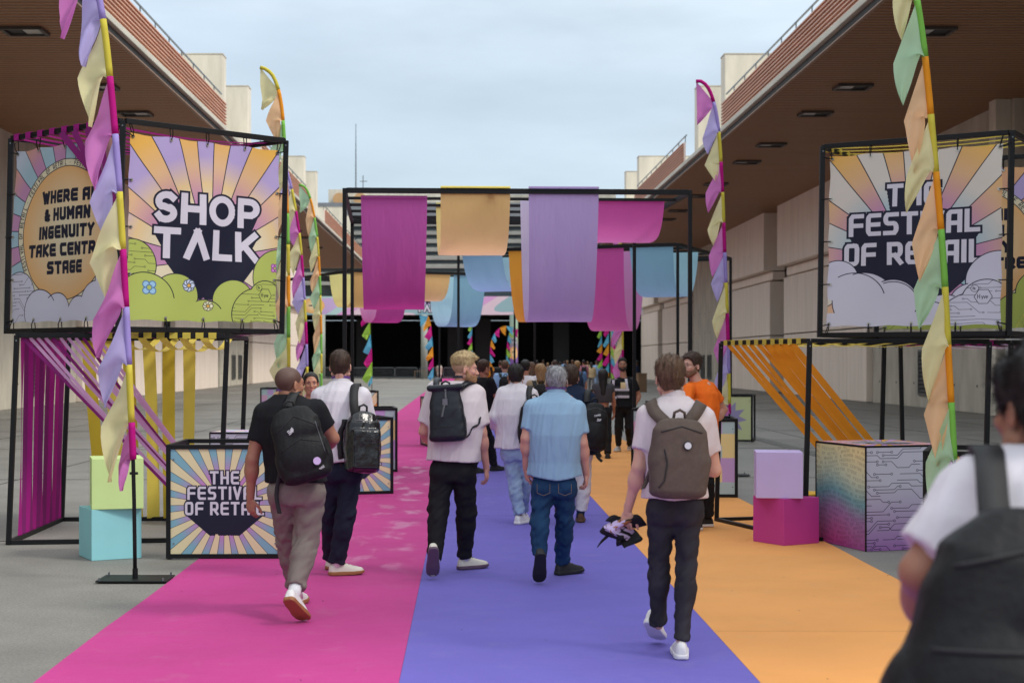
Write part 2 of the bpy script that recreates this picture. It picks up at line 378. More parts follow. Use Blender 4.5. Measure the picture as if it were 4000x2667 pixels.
def art_shoptalk():
    w, h = 680, 800; cv = Cv(w, h); cx, cy = 355, 520
    A = [(0, PNK), (.50, PNK), (.80, mixc(ORG, CREAM, .3)), (1.1, YEL), (2, YEL)]
    B = [(0, CREAM), (.48, CREAM), (.64, mixc(YEL, CREAM, .55)), (.88, LAV), (2, LAV)]
    rays(cv, cx, cy, [-12, -33, -47, -58, -70, -80, -88, -97, -106, -117, -127, -141, -153, -168, 170, 150, 30, 10], [A, B], 520, 4)
    C2 = [(0, 0), ]
    big_text(cv, [('SHOP', 250, 106, 352), ('TALK', 404, 106, 350)], GG, 345, 30, (362, 790), 9, wx=.95, sp=.42)
    cv.circle(20, 560, 110, GRN, 4, DK)
    circuit(cv, 0, 455, 130, 670, 30, 3, 1.8, clip=110 - np.hypot(cv.X - 20, cv.Y - 560))
    clouds(cv, [(690, 590, 130), (470, 700, 92), (215, 690, 100), (80, 720, 130), (345, 780, 80)], GRN)
    cv.a[720:, :600] = GRN
    for (x, y, r) in [(80, 720, 128), (215, 690, 98), (470, 700, 90), (345, 780, 78)]: cv.circle(x, y, r - 4, GRN)
    cv.stroke(arc(80, 720, 130, 130, -90, -10, 14), 4, DK); cv.stroke(arc(345, 780, 80, 80, -95, -30, 9), 4, DK); cv.stroke(arc(215, 690, 100, 100, -110, -5, 12), 4, DK)
    circ = np.maximum(118 - np.hypot(cv.X - 580, cv.Y - 760), 85 - np.hypot(cv.X - 625, cv.Y - 690))
    cv.circle(580, 760, 118, None, 4, DK); cv.circle(625, 690, 85, None, 4, DK); cv.blend(circ - 2, GRN)
    circuit(cv, 460, 605, 700, 800, 40, 5, 1.8, clip=circ); hyve(cv, 625, 672, 33, GRN)
    flower(cv, 100, 655, 34, 4, srgb(150, 190, 220), srgb(70, 110, 160), GRN); flower(cv, 272, 640, 27, 8, srgb(200, 215, 235), srgb(80, 90, 110), YEL)
    flower(cv, 360, 728, 22, 8, srgb(230, 230, 200), srgb(110, 110, 80), YEL); flower(cv, 672, 545, 22, 4, srgb(200, 140, 200), srgb(140, 60, 140), GRN)
    return cv.a
def art_festival():
    w, h = 700, 800; cv = Cv(w, h); cx, cy = 350, 500
    A = [(0, PNK), (.5, PNK), (.82, mixc(ORG, CREAM, .25)), (1.15, YEL), (2, YEL)]; B = [(0, SKYB), (.45, SKYB), (.75, mixc(CREAM, LWH, .4)), (2, mixc(CREAM, LWH, .3))]
    rays(cv, cx, cy, [-14, -32, -46, -57, -69, -79, -87, -95, -104, -115, -126, -140, -152, -168, 165, 150, 30, 15], [A, B], 520, 4)
    big_text(cv, [('THE', 158, 84), ('FESTIVAL', 288, 84), ('OF RETAIL', 424, 84)], GT, 350, 20, (352, 790), 9, wx=.66, sp=.34)
    clouds(cv, [(40, 580, 90), (690, 600, 130), (150, 680, 130), (590, 700, 90), (270, 690, 105), (480, 780, 120)], LWH)
    for (x, y, r) in [(40, 600, 84), (150, 690, 128), (270, 700, 103), (590, 710, 88), (480, 790, 118), (690, 620, 126)]: cv.circle(x, y, r - 6, LWH)
    cv.a[735:] = LWH
    cv.stroke(arc(110, 680, 130, 130, -120, -15, 14), 4, DK); cv.stroke(arc(270, 700, 105, 105, -110, -10, 12), 4, DK); cv.stroke(arc(420, 800, 110, 110, -95, -30, 9), 4, DK)
    circ = np.maximum(150 - np.hypot(cv.X - 600, cv.Y - 800), 95 - np.hypot(cv.X - 640, cv.Y - 690))
    cv.circle(600, 800, 150, None, 4, DK); cv.circle(640, 690, 95, None, 4, DK); cv.blend(circ - 2, LWH)
    circuit(cv, 440, 600, 720, 800, 45, 9, 1.8, clip=circ); hyve(cv, 630, 672, 36, LWH)
    return cv.a
def art_where(alt=0):
    w, h = 720, 800; cv = Cv(w, h); cx, cy, r0 = 380, 400, 300
    A = [(0, PNK), (.66, PNK), (.85, mixc(ORG, PNK, .4)), (1.15, YEL), (2, YEL)]; B = [(0, SKYB), (.7, SKYB), (.9, mixc(SKYB, LWH, .6)), (2, LWH)]
    if alt: A, B = [(0, LAV), (2, LAV)], [(0, PNK), (.8, ORG), (2, YEL)]
    rays(cv, cx, cy, [i * 12 + 4 for i in range(30)], [A, B], 560, 4)
    rr_ = np.hypot(cv.X - cx, cv.Y - cy) / r0; g = np.clip(rr_, 0, 1)[..., None] ** 1.4
    c = np.array(CREAM) * (1 - g) + np.array(srgb(220, 170, 112)) * g; m = rr_ < 1; cv.a[m] = c[m]
    cv.circle(cx, cy, r0 + 16, None, 32, CREAM); cv.circle(cx, cy, r0, None, 4, DK); cv.circle(cx, cy, r0 + 32, None, 4, DK)
    a = 150.0
    for k in range(5):
        for ch in 'FESTIVAL OF RETAIL . ':
            if ch != ' ':
                for pl in GT[ch]:
                    out = []
                    for (gx, gy) in pl:
                        th = R(a + gx * 2.1); rad = r0 + 26 - gy * 19; out.append((cx + rad * math.cos(th), cy + rad * math.sin(th)))
                    cv.stroke(out, 3.6, DK)
            a += 3.1
        if a > 395: break
    for t, y in (('WHERE AI', 205), ('& HUMAN', 285), ('INGENUITY', 365), ('TAKE CENTRE', 445), ('STAGE', 525)):
        text(cv, t, cx + 5, y + 8, 42, 17, DK, wx=.86, sp=.52, align='c')
    col = GRN if alt else LWH
    cv.circle(60, 690, 125, col, 4, DK); circ = 122 - np.hypot(cv.X - 60, cv.Y - 690); circuit(cv, 0, 560, 190, 800, 40, 7, 1.8, clip=circ)
    clouds(cv, [(215, 755, 105), (330, 760, 92), (490, 770, 84), (620, 740, 120), (710, 620, 110)], col); cv.a[768:, 140:] = col
    for (x, y, r) in [(215, 755, 105), (330, 760, 92), (490, 770, 84), (620, 740, 120)]: cv.circle(x, y, r - 4, col)
    cv.stroke(arc(215, 755, 105, 105, -150, -30, 14), 4, DK); cv.stroke(arc(330, 760, 92, 92, -130, -40, 14), 4, DK)
    return cv.a
def art_panel(alt=0):
    w = h = 560; cv = Cv(w, h); A = [(0, srgb(200, 120, 184)), (.42, srgb(190, 132, 190)), (.72, srgb(126, 172, 188)), (2, srgb(120, 168, 186))]; B = [(0, srgb(222, 208, 166)), (2, srgb(222, 210, 170))]
    if alt: A, B = [(0, srgb(226, 170, 70)), (2, srgb(226, 160, 60))], [(0, srgb(200, 150, 205)), (2, srgb(196, 150, 205))]
    n = 22
    rays(cv, 280, 300, [i * 180 / n + (.8 if i % 2 else 0) for i in range(n * 2)], [A, B], 380, 2.2)
    big_text(cv, [('THE', 124, 58), ('FESTIVAL', 206, 58), ('OF RETAIL', 288, 58)], GT, 280, 13, (280, 520), 6, wx=.66, sp=.39)
    return cv.a
def art_circuit(c0=LWH, c1=PURP):
    w, h = 480, 560; cv = Cv(w, h); t = np.clip((cv.Y / h - .35) / .65, 0, 1)[..., None]; cv.a[:] = np.array(c0) * (1 - t) + np.array(c1) * t
    circuit(cv, 0, 8, w, h, 60, 21, 3.0, step=17); return cv.a
def art_waves():
    w, h = 420, 560; cv = Cv(w, h); st = [(0, srgb(226, 214, 160)), (.3, srgb(190, 205, 180)), (.5, srgb(110, 165, 175)), (.68, srgb(150, 120, 170)), (1, srgb(176, 70, 140))]
    t = cv.Y / h + .06 * np.sin(cv.X / w * 5); cv.a[:] = np.stack([np.interp(t, [s[0] for s in st], [s[1][j] for s in st]) for j in range(3)], -1)
    words = 'THE FESTIVAL OF RETAIL: WHERE AI & HUMAN INGENUITY TAKE CENTRE STAGE . '
    for ln in range(21):
        y = ln * 27 + 4; k = (ln * 9) % len(words); x = -10.0
        while x < w:
            ch = words[k % len(words)]; k += 1
            if ch != ' ':
                oy = 16 * math.sin(x / 70 + ln * .28)
                bc = cv.a[int(min(max(y + oy + 8, 0), h - 1)), int(min(max(x + 4, 0), w - 1))]; tc_ = tuple(np.array(bc) * .62)
                for pl in GT.get(ch, []): cv.stroke([(x + p[0] * 11, y + oy + p[1] * 15) for p in pl], 3.2, tc_)
            x += 16 if ch not in 'I.:' else 9
    return cv.a
def art_checker(seed=1):
    n = 6; cv = Cv(n * 60, n * 60); C = [srgb(196, 160, 214), srgb(236, 212, 150), srgb(176, 196, 200), srgb(220, 170, 200)]; rnd = random.Random(seed)
    for j in range(n):
        for i in range(n): cv.a[j * 60:(j + 1) * 60, i * 60:(i + 1) * 60] = C[(i * 2 + j + (i * j) % 2 + seed) % (3 if seed % 2 else 4)]
    return cv.a
def art_star():
    cv = Cv(400, 400, srgb(206, 212, 160)); pts = []
    for k in range(20):
        r = 165 if k % 2 == 0 else 95; a = R(k * 18 + 6); pts.append((200 + r * math.cos(a), 200 + r * math.sin(a)))
    cv.fill(pts, srgb(160, 150, 190)); return cv.a
def art_rays_simple():
    cv = Cv(300, 300); rays(cv, 20, 320, [i * 10 for i in range(36)], [[(0, srgb(220, 120, 60)), (2, srgb(230, 160, 70))], [(0, srgb(160, 190, 190)), (2, srgb(190, 200, 190))], [(0, srgb(224, 190, 150)), (2, srgb(230, 205, 170))]], 300, 2); return cv.a
def arrow(cv, x, y, s_, ang, col, w):
    c, s2 = math.cos(R(ang)), math.sin(R(ang)); f = lambda u, v: (x + (u * c - v * s2) * s_, y + (u * s2 + v * c) * s_)
    cv.stroke([f(-1, 0), f(1, 0)], w, col); cv.stroke([f(.1, -.85), f(1, 0), f(.1, .85)], w, col)
def sunspot(cv, x, y, r, ang):
    d = np.hypot(cv.X - x, cv.Y - y) / r; t = np.clip(d, 0, 1)[..., None]; c = np.array(srgb(240, 226, 190)) * (1 - t) + np.array(srgb(238, 176, 96)) * t
    cv.blend(np.clip((1 - d) * r, 0, 1), (0, 0, 0)); m = d < 1; cv.a[m] = c[m]; arrow(cv, x, y, r * .36, ang, DK, r * .16)
def art_fascia():
    w, h = 2400, 100; cv = Cv(w, h); st = [srgb(150, 180, 186), srgb(196, 170, 214), srgb(176, 205, 205), srgb(214, 160, 206), srgb(220, 196, 206)]
    X = cv.X / w * 26; t = X + .9 * np.sin(cv.Y / h * 3 + X * 1.3); i = np.floor(t).astype(int) % 5; cv.a[:] = np.array(st)[i]
    for x in (90, 480, 1010, 1900, 2260): text(cv, 'SHOP', x, 10, 28, 9, DK, GG, .75); text(cv, 'TALK', x, 52, 32, 13, DK, GG, .75); text(cv, 'TALK', x, 50, 32, 7, WHT, GG, .75)
    for x in (620, 1130, 1700, 2100): sunspot(cv, x, 50, 42, 0 if x > 600 else 0)
    return cv.a
def art_column():
    w, h = 200, 700; cv = Cv(w, h); st = [(0, srgb(160, 190, 180)), (.35, srgb(176, 196, 150)), (.55, srgb(150, 110, 170)), (.8, srgb(120, 90, 160)), (1, srgb(160, 180, 70))]
    t = cv.Y / h; cv.a[:] = np.stack([np.interp(t, [s[0] for s in st], [s[1][j] for s in st]) for j in range(3)], -1)
    text(cv, 'SHOP', 50, 240, 34, 15, DK, GG, .7); text(cv, 'TALK', 50, 290, 34, 15, DK, GG, .7); text(cv, 'SHOP', 50, 240, 34, 8, WHT, GG, .7); text(cv, 'TALK', 50, 290, 34, 8, WHT, GG, .7)
    sunspot(cv, 100, 420, 70, -90); sunspot(cv, 0, 420, 70, -90); return cv.a
def art_tee():
    cv = Cv(360, 300, srgb(236, 110, 30)); big_text(cv, [('SHOP', 60, 74), ('TALK', 160, 74)], GG, 180, 22, (180, 300), 9, wx=.75, sp=.28, shadow=False); return cv.a
# ------------------------------------------------------------------ setting: ground, carpets, halls
def ground_mat():
    m = bpy.data.materials.new('aggregate_paving'); m.use_nodes = True; n = m.node_tree.nodes; l = m.node_tree.links; b = n['Principled BSDF']
    t = n.new('ShaderNodeTexCoord')
    def noise(sc, de=5, ro=.6):
        x = n.new('ShaderNodeTexNoise'); x.inputs['Scale'].default_value = sc; x.inputs['Detail'].default_value = de; x.inputs['Roughness'].default_value = ro; l.new(t.outputs['Object'], x.inputs['Vector']); return x
    a = noise(.12, 6); f = noise(55, 3, .8); g = noise(140, 2, .8)
    ramp = n.new('ShaderNodeValToRGB'); ramp.color_ramp.elements[0].position = .32; ramp.color_ramp.elements[0].color = (.165, .158, .145, 1); ramp.color_ramp.elements[1].position = .68; ramp.color_ramp.elements[1].color = (.345, .332, .305, 1)
    a2 = noise(.9, 8, .7); am = n.new('ShaderNodeMath'); am.operation = 'MULTIPLY_ADD'; am.inputs[1].default_value = .45; l.new(a2.outputs['Fac'], am.inputs[0]); am2 = n.new('ShaderNodeMath'); am2.operation = 'MULTIPLY'; am2.inputs[1].default_value = .55; l.new(a.outputs['Fac'], am2.inputs[0]); l.new(am2.outputs[0], am.inputs[2]); l.new(am.outputs[0], ramp.inputs[0])
    mx1 = n.new('ShaderNodeMix'); mx1.data_type = 'RGBA'; mx1.blend_type = 'MULTIPLY'; mx1.inputs[0].default_value = 1
    r2 = n.new('ShaderNodeValToRGB'); r2.color_ramp.elements[0].position = .3; r2.color_ramp.elements[0].color = (.52, .52, .52, 1); r2.color_ramp.elements[1].position = .62; r2.color_ramp.elements[1].color = (1.05, 1.04, 1.0, 1)
    l.new(f.outputs['Fac'], r2.inputs[0]); l.new(ramp.outputs[0], mx1.inputs[6]); l.new(r2.outputs[0], mx1.inputs[7])
    l.new(mx1.outputs[2], b.inputs['Base Color'])
    ro = n.new('ShaderNodeMapRange'); ro.inputs[1].default_value = .35; ro.inputs[2].default_value = .65; ro.inputs[3].default_value = .55; ro.inputs[4].default_value = .85
    l.new(a.outputs['Fac'], ro.inputs[0]); l.new(ro.outputs[0], b.inputs['Roughness'])
    bp = n.new('ShaderNodeBump'); bp.inputs['Strength'].default_value = .5; bp.inputs['Distance'].default_value = .006; l.new(g.outputs['Fac'], bp.inputs['Height']); l.new(bp.outputs[0], b.inputs['Normal'])
    return m
gm = ground_mat()
g = MB().poly([(-400, -60, 0), (400, -60, 0), (400, 900, 0), (-400, 900, 0)]).build('ground', gm); tag(g, kind='structure')
jm = pm('joint_sealant', (.07, .068, .062), .9, .3, 3)
jt = MB()
for y in (7.2, 14.9, 22.6, 30.3, 38, 46, 54, 62, 70, 80, 90, 100, 112, 124): jt.box((-10.2, y, .001), (15.6, .035, .006)); jt.box((10.6, y + .4, .001), (14.2, .035, .006))
for x in (-13.6, -10.4, -6.6, 7.6, 11.2, 14): jt.box((x, 70, .0012), (.03, 126, .006))
jo = jt.build('paving_joint', jm, g)
fm = pm('steel_drain', (.16, .16, .15), .5, .3, 8, metal=.6)
dr = MB()
for k in range(46): dr.box((6.5, 20 + k * .5, .004), (.3, .46, .008))
dr.build('drain_channel', fm, g)

def carpet_mat(name, col):
    m = pm(name, col, .86, .10, .8, .5, 300, spec=.2, bdist=.004, detail=9); n = m.node_tree.nodes; l = m.node_tree.links; b = n['Principled BSDF']
    b.inputs['Sheen Weight'].default_value = .10; b.inputs['Sheen Roughness'].default_value = .3
    t = n.new('ShaderNodeTexCoord'); nz = n.new('ShaderNodeTexNoise'); nz.inputs['Scale'].default_value = 2.3; nz.inputs['Detail'].default_value = 10; nz.inputs['Roughness'].default_value = .75; l.new(t.outputs['Object'], nz.inputs['Vector'])
    mr = n.new('ShaderNodeMapRange'); mr.inputs[1].default_value = .56; mr.inputs[2].default_value = .78; mr.inputs[3].default_value = 0; mr.inputs[4].default_value = .42; l.new(nz.outputs['Fac'], mr.inputs[0])
    mxx = n.new('ShaderNodeMix'); mxx.data_type = 'RGBA'; src = b.inputs['Base Color'].links[0].from_socket; l.new(mr.outputs[0], mxx.inputs[0]); l.new(src, mxx.inputs[6]); mxx.inputs[7].default_value = (*[c * .55 + .16 for c in col], 1); l.new(mxx.outputs[2], b.inputs['Base Color'])
    n5 = n.new('ShaderNodeTexNoise'); n5.inputs['Scale'].default_value = 3.2; n5.inputs['Detail'].default_value = 3; l.new(t.outputs['Object'], n5.inputs['Vector']); b5 = n.new('ShaderNodeBump'); b5.inputs['Strength'].default_value = .35; b5.inputs['Distance'].default_value = .035; l.new(n5.outputs['Fac'], b5.inputs['Height'])
    if 'magenta' in name:      # glossier patches put in to imitate pale streaks of reflected light
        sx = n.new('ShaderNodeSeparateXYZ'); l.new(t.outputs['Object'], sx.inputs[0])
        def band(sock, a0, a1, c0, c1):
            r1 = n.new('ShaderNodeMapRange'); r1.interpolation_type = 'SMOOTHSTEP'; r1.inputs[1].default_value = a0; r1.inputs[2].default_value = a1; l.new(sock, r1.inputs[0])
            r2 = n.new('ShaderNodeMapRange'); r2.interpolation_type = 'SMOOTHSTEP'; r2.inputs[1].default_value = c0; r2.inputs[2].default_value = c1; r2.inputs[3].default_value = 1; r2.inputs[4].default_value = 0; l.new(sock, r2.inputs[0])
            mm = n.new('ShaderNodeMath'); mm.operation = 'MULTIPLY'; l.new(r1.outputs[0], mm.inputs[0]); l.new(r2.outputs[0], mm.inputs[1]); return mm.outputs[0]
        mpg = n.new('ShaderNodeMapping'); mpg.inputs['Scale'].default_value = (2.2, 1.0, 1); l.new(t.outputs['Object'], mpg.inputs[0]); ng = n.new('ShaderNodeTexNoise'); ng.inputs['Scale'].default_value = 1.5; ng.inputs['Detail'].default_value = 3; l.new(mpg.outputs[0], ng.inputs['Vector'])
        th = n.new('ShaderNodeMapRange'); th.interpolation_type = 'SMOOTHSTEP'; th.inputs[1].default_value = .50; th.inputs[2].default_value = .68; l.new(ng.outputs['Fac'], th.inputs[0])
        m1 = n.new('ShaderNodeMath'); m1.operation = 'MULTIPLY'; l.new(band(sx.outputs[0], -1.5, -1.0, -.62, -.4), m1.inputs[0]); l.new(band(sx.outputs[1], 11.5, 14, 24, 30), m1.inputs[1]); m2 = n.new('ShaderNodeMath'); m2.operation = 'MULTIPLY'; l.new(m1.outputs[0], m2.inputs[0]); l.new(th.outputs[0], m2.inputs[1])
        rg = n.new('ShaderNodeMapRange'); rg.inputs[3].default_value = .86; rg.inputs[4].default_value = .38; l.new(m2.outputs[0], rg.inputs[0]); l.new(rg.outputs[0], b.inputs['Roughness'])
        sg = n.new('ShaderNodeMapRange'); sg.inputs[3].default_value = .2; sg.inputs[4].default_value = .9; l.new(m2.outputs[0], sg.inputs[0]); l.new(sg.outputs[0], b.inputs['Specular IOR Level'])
    bo = b.inputs['Normal'].links[0].from_node; l.new(b5.outputs[0], bo.inputs['Normal'])
    return m
CX = (-2.36, -.37, 1.588, 3.44)
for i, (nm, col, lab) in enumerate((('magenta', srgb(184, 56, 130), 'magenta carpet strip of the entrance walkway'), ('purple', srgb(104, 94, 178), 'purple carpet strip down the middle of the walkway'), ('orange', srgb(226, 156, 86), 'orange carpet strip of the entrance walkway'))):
    x0, x1 = CX[i] + .001, CX[i + 1] - .001
    def cf(u, v, x0=x0, x1=x1, i=i):
        y = -2 + 152 * (v ** 1.8); e = .006 * math.sin(y * 1.7 + i) + .004 * math.sin(y * 4.1)
        return (x0 + (x1 - x0) * u + (e if u in (0, 1) and ((i == 0 and u == 0) or (i == 2 and u == 1)) else 0), y, .006 + .0004 * i)
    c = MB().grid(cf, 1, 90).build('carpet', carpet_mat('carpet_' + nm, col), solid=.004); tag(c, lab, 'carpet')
    for ys in ((4.2, 9.9, 21.4, 33) if i == 2 else (5.1, 17.3, 29) if i else (7.7, 19.8, 31)): MB().box(((x0 + x1) / 2, ys, .0088), (x1 - x0 - .01, .006, .0016)).build('carpet_seam', pm('seam_' + nm, tuple(q * .6 for q in col), .9), c)
    sp = MB(); rs_ = random.Random(i)
    for q in range(40):
        yy = 5 + 22 * rs_.random() ** 1.6; xx = rs_.uniform(x0, x1); sz_ = rs_.uniform(.003, .007); sp.box((xx, yy, .0095), (sz_, sz_ * rs_.uniform(.5, 2), .003))
    so_ = sp.build('litter_speck', pm('dark_grit', (.03, .028, .026), .9), c); so_['kind'] = 'stuff'

conc = pm('board_marked_concrete', srgb(214, 206, 188), .85, .22, 1.4, .25, 30, stretch=(1, 1, .22), bdist=.02)
conc_d = pm('weathered_concrete', srgb(188, 180, 164), .85, .28, 1.1, .25, 30, stretch=(1, 1, .35), bdist=.02)
clad = pm('cream_cladding_panel', srgb(238, 222, 206), .6, .10, 1.2, .1, 8, stretch=(1, 2.2, .2), bdist=.01)
dark = pm('dark_recess', (.02, .02, .02), .6, .3, 2)
slatm = pm('copper_brown_louvre', srgb(196, 144, 114), .5, .18, 4, stretch=(1, .1, 1))
backm = pm('louvre_backing', srgb(232, 212, 202), .6, .12, 3)
ledge = pm('canopy_edge_stone', srgb(196, 192, 176), .7, .2, 1.3, stretch=(1, .3, 1))
railm = pm('galvanised_rail', srgb(120, 126, 130), .45, .15, 5, metal=.7)
ventm = pm('grey_vent_metal', srgb(100, 100, 98), .5, .15, 6, metal=.3)
def soffit_mat():
    m = bpy.data.materials.new('brown_metal_soffit'); m.use_nodes = True; n = m.node_tree.nodes; l = m.node_tree.links; b = n['Principled BSDF']
    t = n.new('ShaderNodeTexCoord'); w = n.new('ShaderNodeTexWave'); w.wave_type = 'BANDS'; w.bands_direction = 'Y'; w.inputs['Scale'].default_value = 2.4; w.inputs['Distortion'].default_value = 0
    l.new(t.outputs['Object'], w.inputs['Vector'])
    nz = n.new('ShaderNodeTexNoise'); nz.inputs['Scale'].default_value = .5; nz.inputs['Detail'].default_value = 5; mpn = n.new('ShaderNodeMapping'); mpn.inputs['Scale'].default_value = (.3, 3, 1)
    l.new(t.outputs['Object'], mpn.inputs[0]); l.new(mpn.outputs[0], nz.inputs['Vector'])
    mx_ = n.new('ShaderNodeMix'); mx_.data_type = 'RGBA'; mx_.inputs[6].default_value = (*srgb(146, 102, 68), 1); mx_.inputs[7].default_value = (*srgb(176, 124, 80), 1); l.new(nz.outputs['Fac'], mx_.inputs[0])
    w.inputs['Scale'].default_value = 1.05; gp = n.new('ShaderNodeMapRange'); gp.inputs[1].default_value = .0; gp.inputs[2].default_value = .35; gp.inputs[3].default_value = .5; gp.inputs[4].default_value = 1.0; l.new(w.outputs['Fac'], gp.inputs[0])
    mg_ = n.new('ShaderNodeMix'); mg_.data_type = 'RGBA'; mg_.blend_type = 'MULTIPLY'; mg_.inputs[0].default_value = 1; l.new(mx_.outputs[2], mg_.inputs[6]); l.new(gp.outputs[0], mg_.inputs[7]); l.new(mg_.outputs[2], b.inputs['Base Color']); b.inputs['Roughness'].default_value = .5
    bp = n.new('ShaderNodeBump'); bp.inputs['Strength'].default_value = 1; bp.inputs['Distance'].default_value = .08; l.new(w.outputs['Fac'], bp.inputs['Height']); l.new(bp.outputs[0], b.inputs['Normal'])
    return m
sofm = soffit_mat()
lampm = pm('fixture_glass', srgb(206, 206, 200), .15, .1, 3)
lampd = pm('fixture_frame', srgb(70, 62, 56), .5, .1, 3)
glassb = pm('glass_blocks', srgb(120, 116, 112), .25, .35, 14, .3, 20)

def hall(side, edge, wall, label):
    h = empty('exhibition_hall', (side * wall, 30, 0), 0, label, 'building'); h_loc = Vector(h.location)
    def part(mb, name, mat, parent=h, **k):
        mb.v = [tuple(Vector(v) - h_loc) for v in mb.v]; return mb.build(name, mat, parent, **k)
    X = lambda x: side * x
    z0 = 9.86
    # soffit + roof slab
    part(MB().box((X((edge + wall + 4) / 2), 70, z0 + .12), (wall + 4 - edge, 130, .24)), 'soffit', sofm)
    part(MB().box((X((edge + wall + 4) / 2 + .3), 70, z0 + .42), (wall + 3.4 - edge, 130, .36)), 'roof_slab', conc)
    part(MB().box((X(edge + .0), 70, z0 + .10), (.05, 130.1, .2)), 'edge_recess', pm('edge_recess_dark', (.03, .026, .022), .7))
    part(MB().box((X(edge + .02), 70, z0 + .30), (.34, 130.2, .17)), 'canopy_edge', ledge, bevel=.02)
    part(MB().box((X(edge - .02), 70, z0 - .012), (.1, 130.3, .03)), 'drip_strip', pm('drip_metal', srgb(150, 116, 90), .5))
    # louvre fascia
    for (a, b_) in ((5, 57.5), (67.9, 87.6), (98, 134)):
        bk = part(MB().box((X(edge + .22), (a + b_) / 2, z0 + .97), (.08, b_ - a, 1.12)), 'fascia_backing', backm)
        for k in range(9):
            part(MB().box((X(edge + .13), (a + b_) / 2, z0 + .48 + k * .122), (.06, b_ - a, .052), Matrix.Rotation(side * .25, 3, 'Y')), 'louvre_slat', slatm, bk)
        rl = MB(); rl.bar((X(edge + .3), a, z0 + 1.85), (X(edge + .3), b_, z0 + 1.85), .045); y = a + .4
        while y < b_: rl.bar((X(edge + .3), y, z0 + 1.5), (X(edge + .3), y, z0 + 1.85), .035); y += 2.1
        part(rl, 'roof_railing', railm)
    # concrete fins
    for d in (60, 67, 90, 97.3, 120, 127):
        part(MB().box((X(edge + .75 + 3.2), d + .45, 12.05), (6.6, .9, 3.3)), 'concrete_fin', conc, bevel=.04)
        part(MB().box((X(edge + .75 + 3.2), d + .45, 13.72), (6.62, .92, .05)), 'fin_coping', conc_d)
    # ceiling lamps
    for y in (32.5, 37.7, 45.4, 50.3, 57.6, 62.6, 70.4, 75.5, 83, 88, 96, 101, 110):
        x = X(11.4 if side > 0 else 10.86)
        fx = MB(); w = .95
        for sx in (-1, 1): fx.box((x + sx * w / 2, y, z0 - .03), (.09, .8, .1)); fx.box((x, y + sx * .4, z0 - .03), (w, .09, .1))
        fo = part(fx, 'light_fixture', lampd)
        part(MB().box((x - side * .2, y, z0 - .01), (.46, .7, .04)), 'lamp_glass', lampm, fo)
        part(MB().box((x + side * .24, y, z0 - .008), (.34, .7, .03)), 'lamp_recess', dark, fo)
    # wall: concrete backing then proud cladding blocks
    part(MB().box((X(wall + 1.5), 74, 5.2), (1.0, 150, 10.4)), 'wall', conc_d)
    def conc_bay(a, b_):
        part(MB().box((X(wall + .55), (a + b_) / 2, 4.99), (1.1, b_ - a, 9.98)), 'concrete_wall', conc_d, bevel=.03)
        hb = MB()
        for yy in np.arange(a + 1, b_ - .5, 2.4):
            for zz in (.9, 2.3, 3.7, 5.1): hb.tube([(X(wall - .012), yy, zz), (X(wall + .03), yy, zz)], .05, 6)
        o = part(hb, 'tie_hole', dark); o['kind'] = 'stuff'
    def clad_bay(a, b_):
        n = 5; w = (b_ - a) / n
        for (zb, zt, out) in ((.02, 3.1, .25), (3.16, 6.1, .25), (6.2, 6.65, .1), (6.7, 9.97, .6)):
            for k in range(n if zb < 6 else 4):
                ww = (b_ - a) / (n if zb < 6 else 4); y0 = a + k * ww
                part(MB().box((X(wall - out / 2 + .3), y0 + ww / 2, (zb + zt) / 2), (out + .6, ww - .03, zt - zb)), 'cladding_panel', clad, bevel=.02)
    def gap(a, b_):
        part(MB().box((X(wall + .9), (a + b_) / 2, 2.2), (.1, b_ - a, 4.4)), 'doorway', dark)
        part(MB().box((X(wall + .8), (a + b_) / 2, 7.2), (.2, b_ - a, 5.5)), 'glass_block_window', glassb)
        mu = MB()
        for z in np.arange(4.5, 9.9, .42): mu.box((X(wall + .66), (a + b_) / 2, z), (.1, b_ - a, .05))
        for y in np.arange(a, b_ + .01, .7): mu.box((X(wall + .655), y, 7.2), (.09, .05, 5.5))
        part(mu, 'window_mullion', conc)
    conc_bay(8, 46); conc_bay(47.5, 64); clad_bay(64.1, 80.8); gap(81, 84.3); clad_bay(84.5, 99); gap(99.1, 101); conc_bay(101.1, 114.8); clad_bay(115, 131); gap(131.2, 134); clad_bay(134.2, 147)
    part(MB().box((X(wall - .25), 48, 5), (.5, .6, 9.96)), 'pier', conc, bevel=.03)
    part(MB().box((X(wall - .2), 46.2, 2.4), (.25, 2.2, 4.8)), 'white_door', pm('white_metal_door', srgb(214, 212, 208), .5, .06, 2))
    # vents
    for y in (56.6, 60.5, 107, 110):
        if side < 0 and y == 56.6: y = 58.2
        elif y == 60.5: continue
        vo = MB()
        for z in (1.0 - .5, 2.0 + .1): vo.box((X(wall - .02), y, z), (.1, 1.55, .1))
        for s_ in (-1, 1): vo.box((X(wall - .02), y + s_ * .77, 1.3), (.1, .1, 1.6))
        v = part(vo, 'wall_vent', ventm)
        part(MB().box((X(wall - .005), y, 1.3), (.02, 1.5, 1.55)), 'vent_back', dark, v)
        for k in range(10): part(MB().box((X(wall - .03), y, .62 + k * .152), (.07, 1.46, .05), Matrix.Rotation(side * -.6, 3, 'Y')), 'vent_blade', ventm, v)
    return h
hall(-1, 8.9, 16.3, 'concrete and cream panelled hall with brown canopy behind the shop talk sign')
hall(1, 9.4, 16.9, 'concrete and cream panelled hall with brown canopy behind the festival of retail sign')

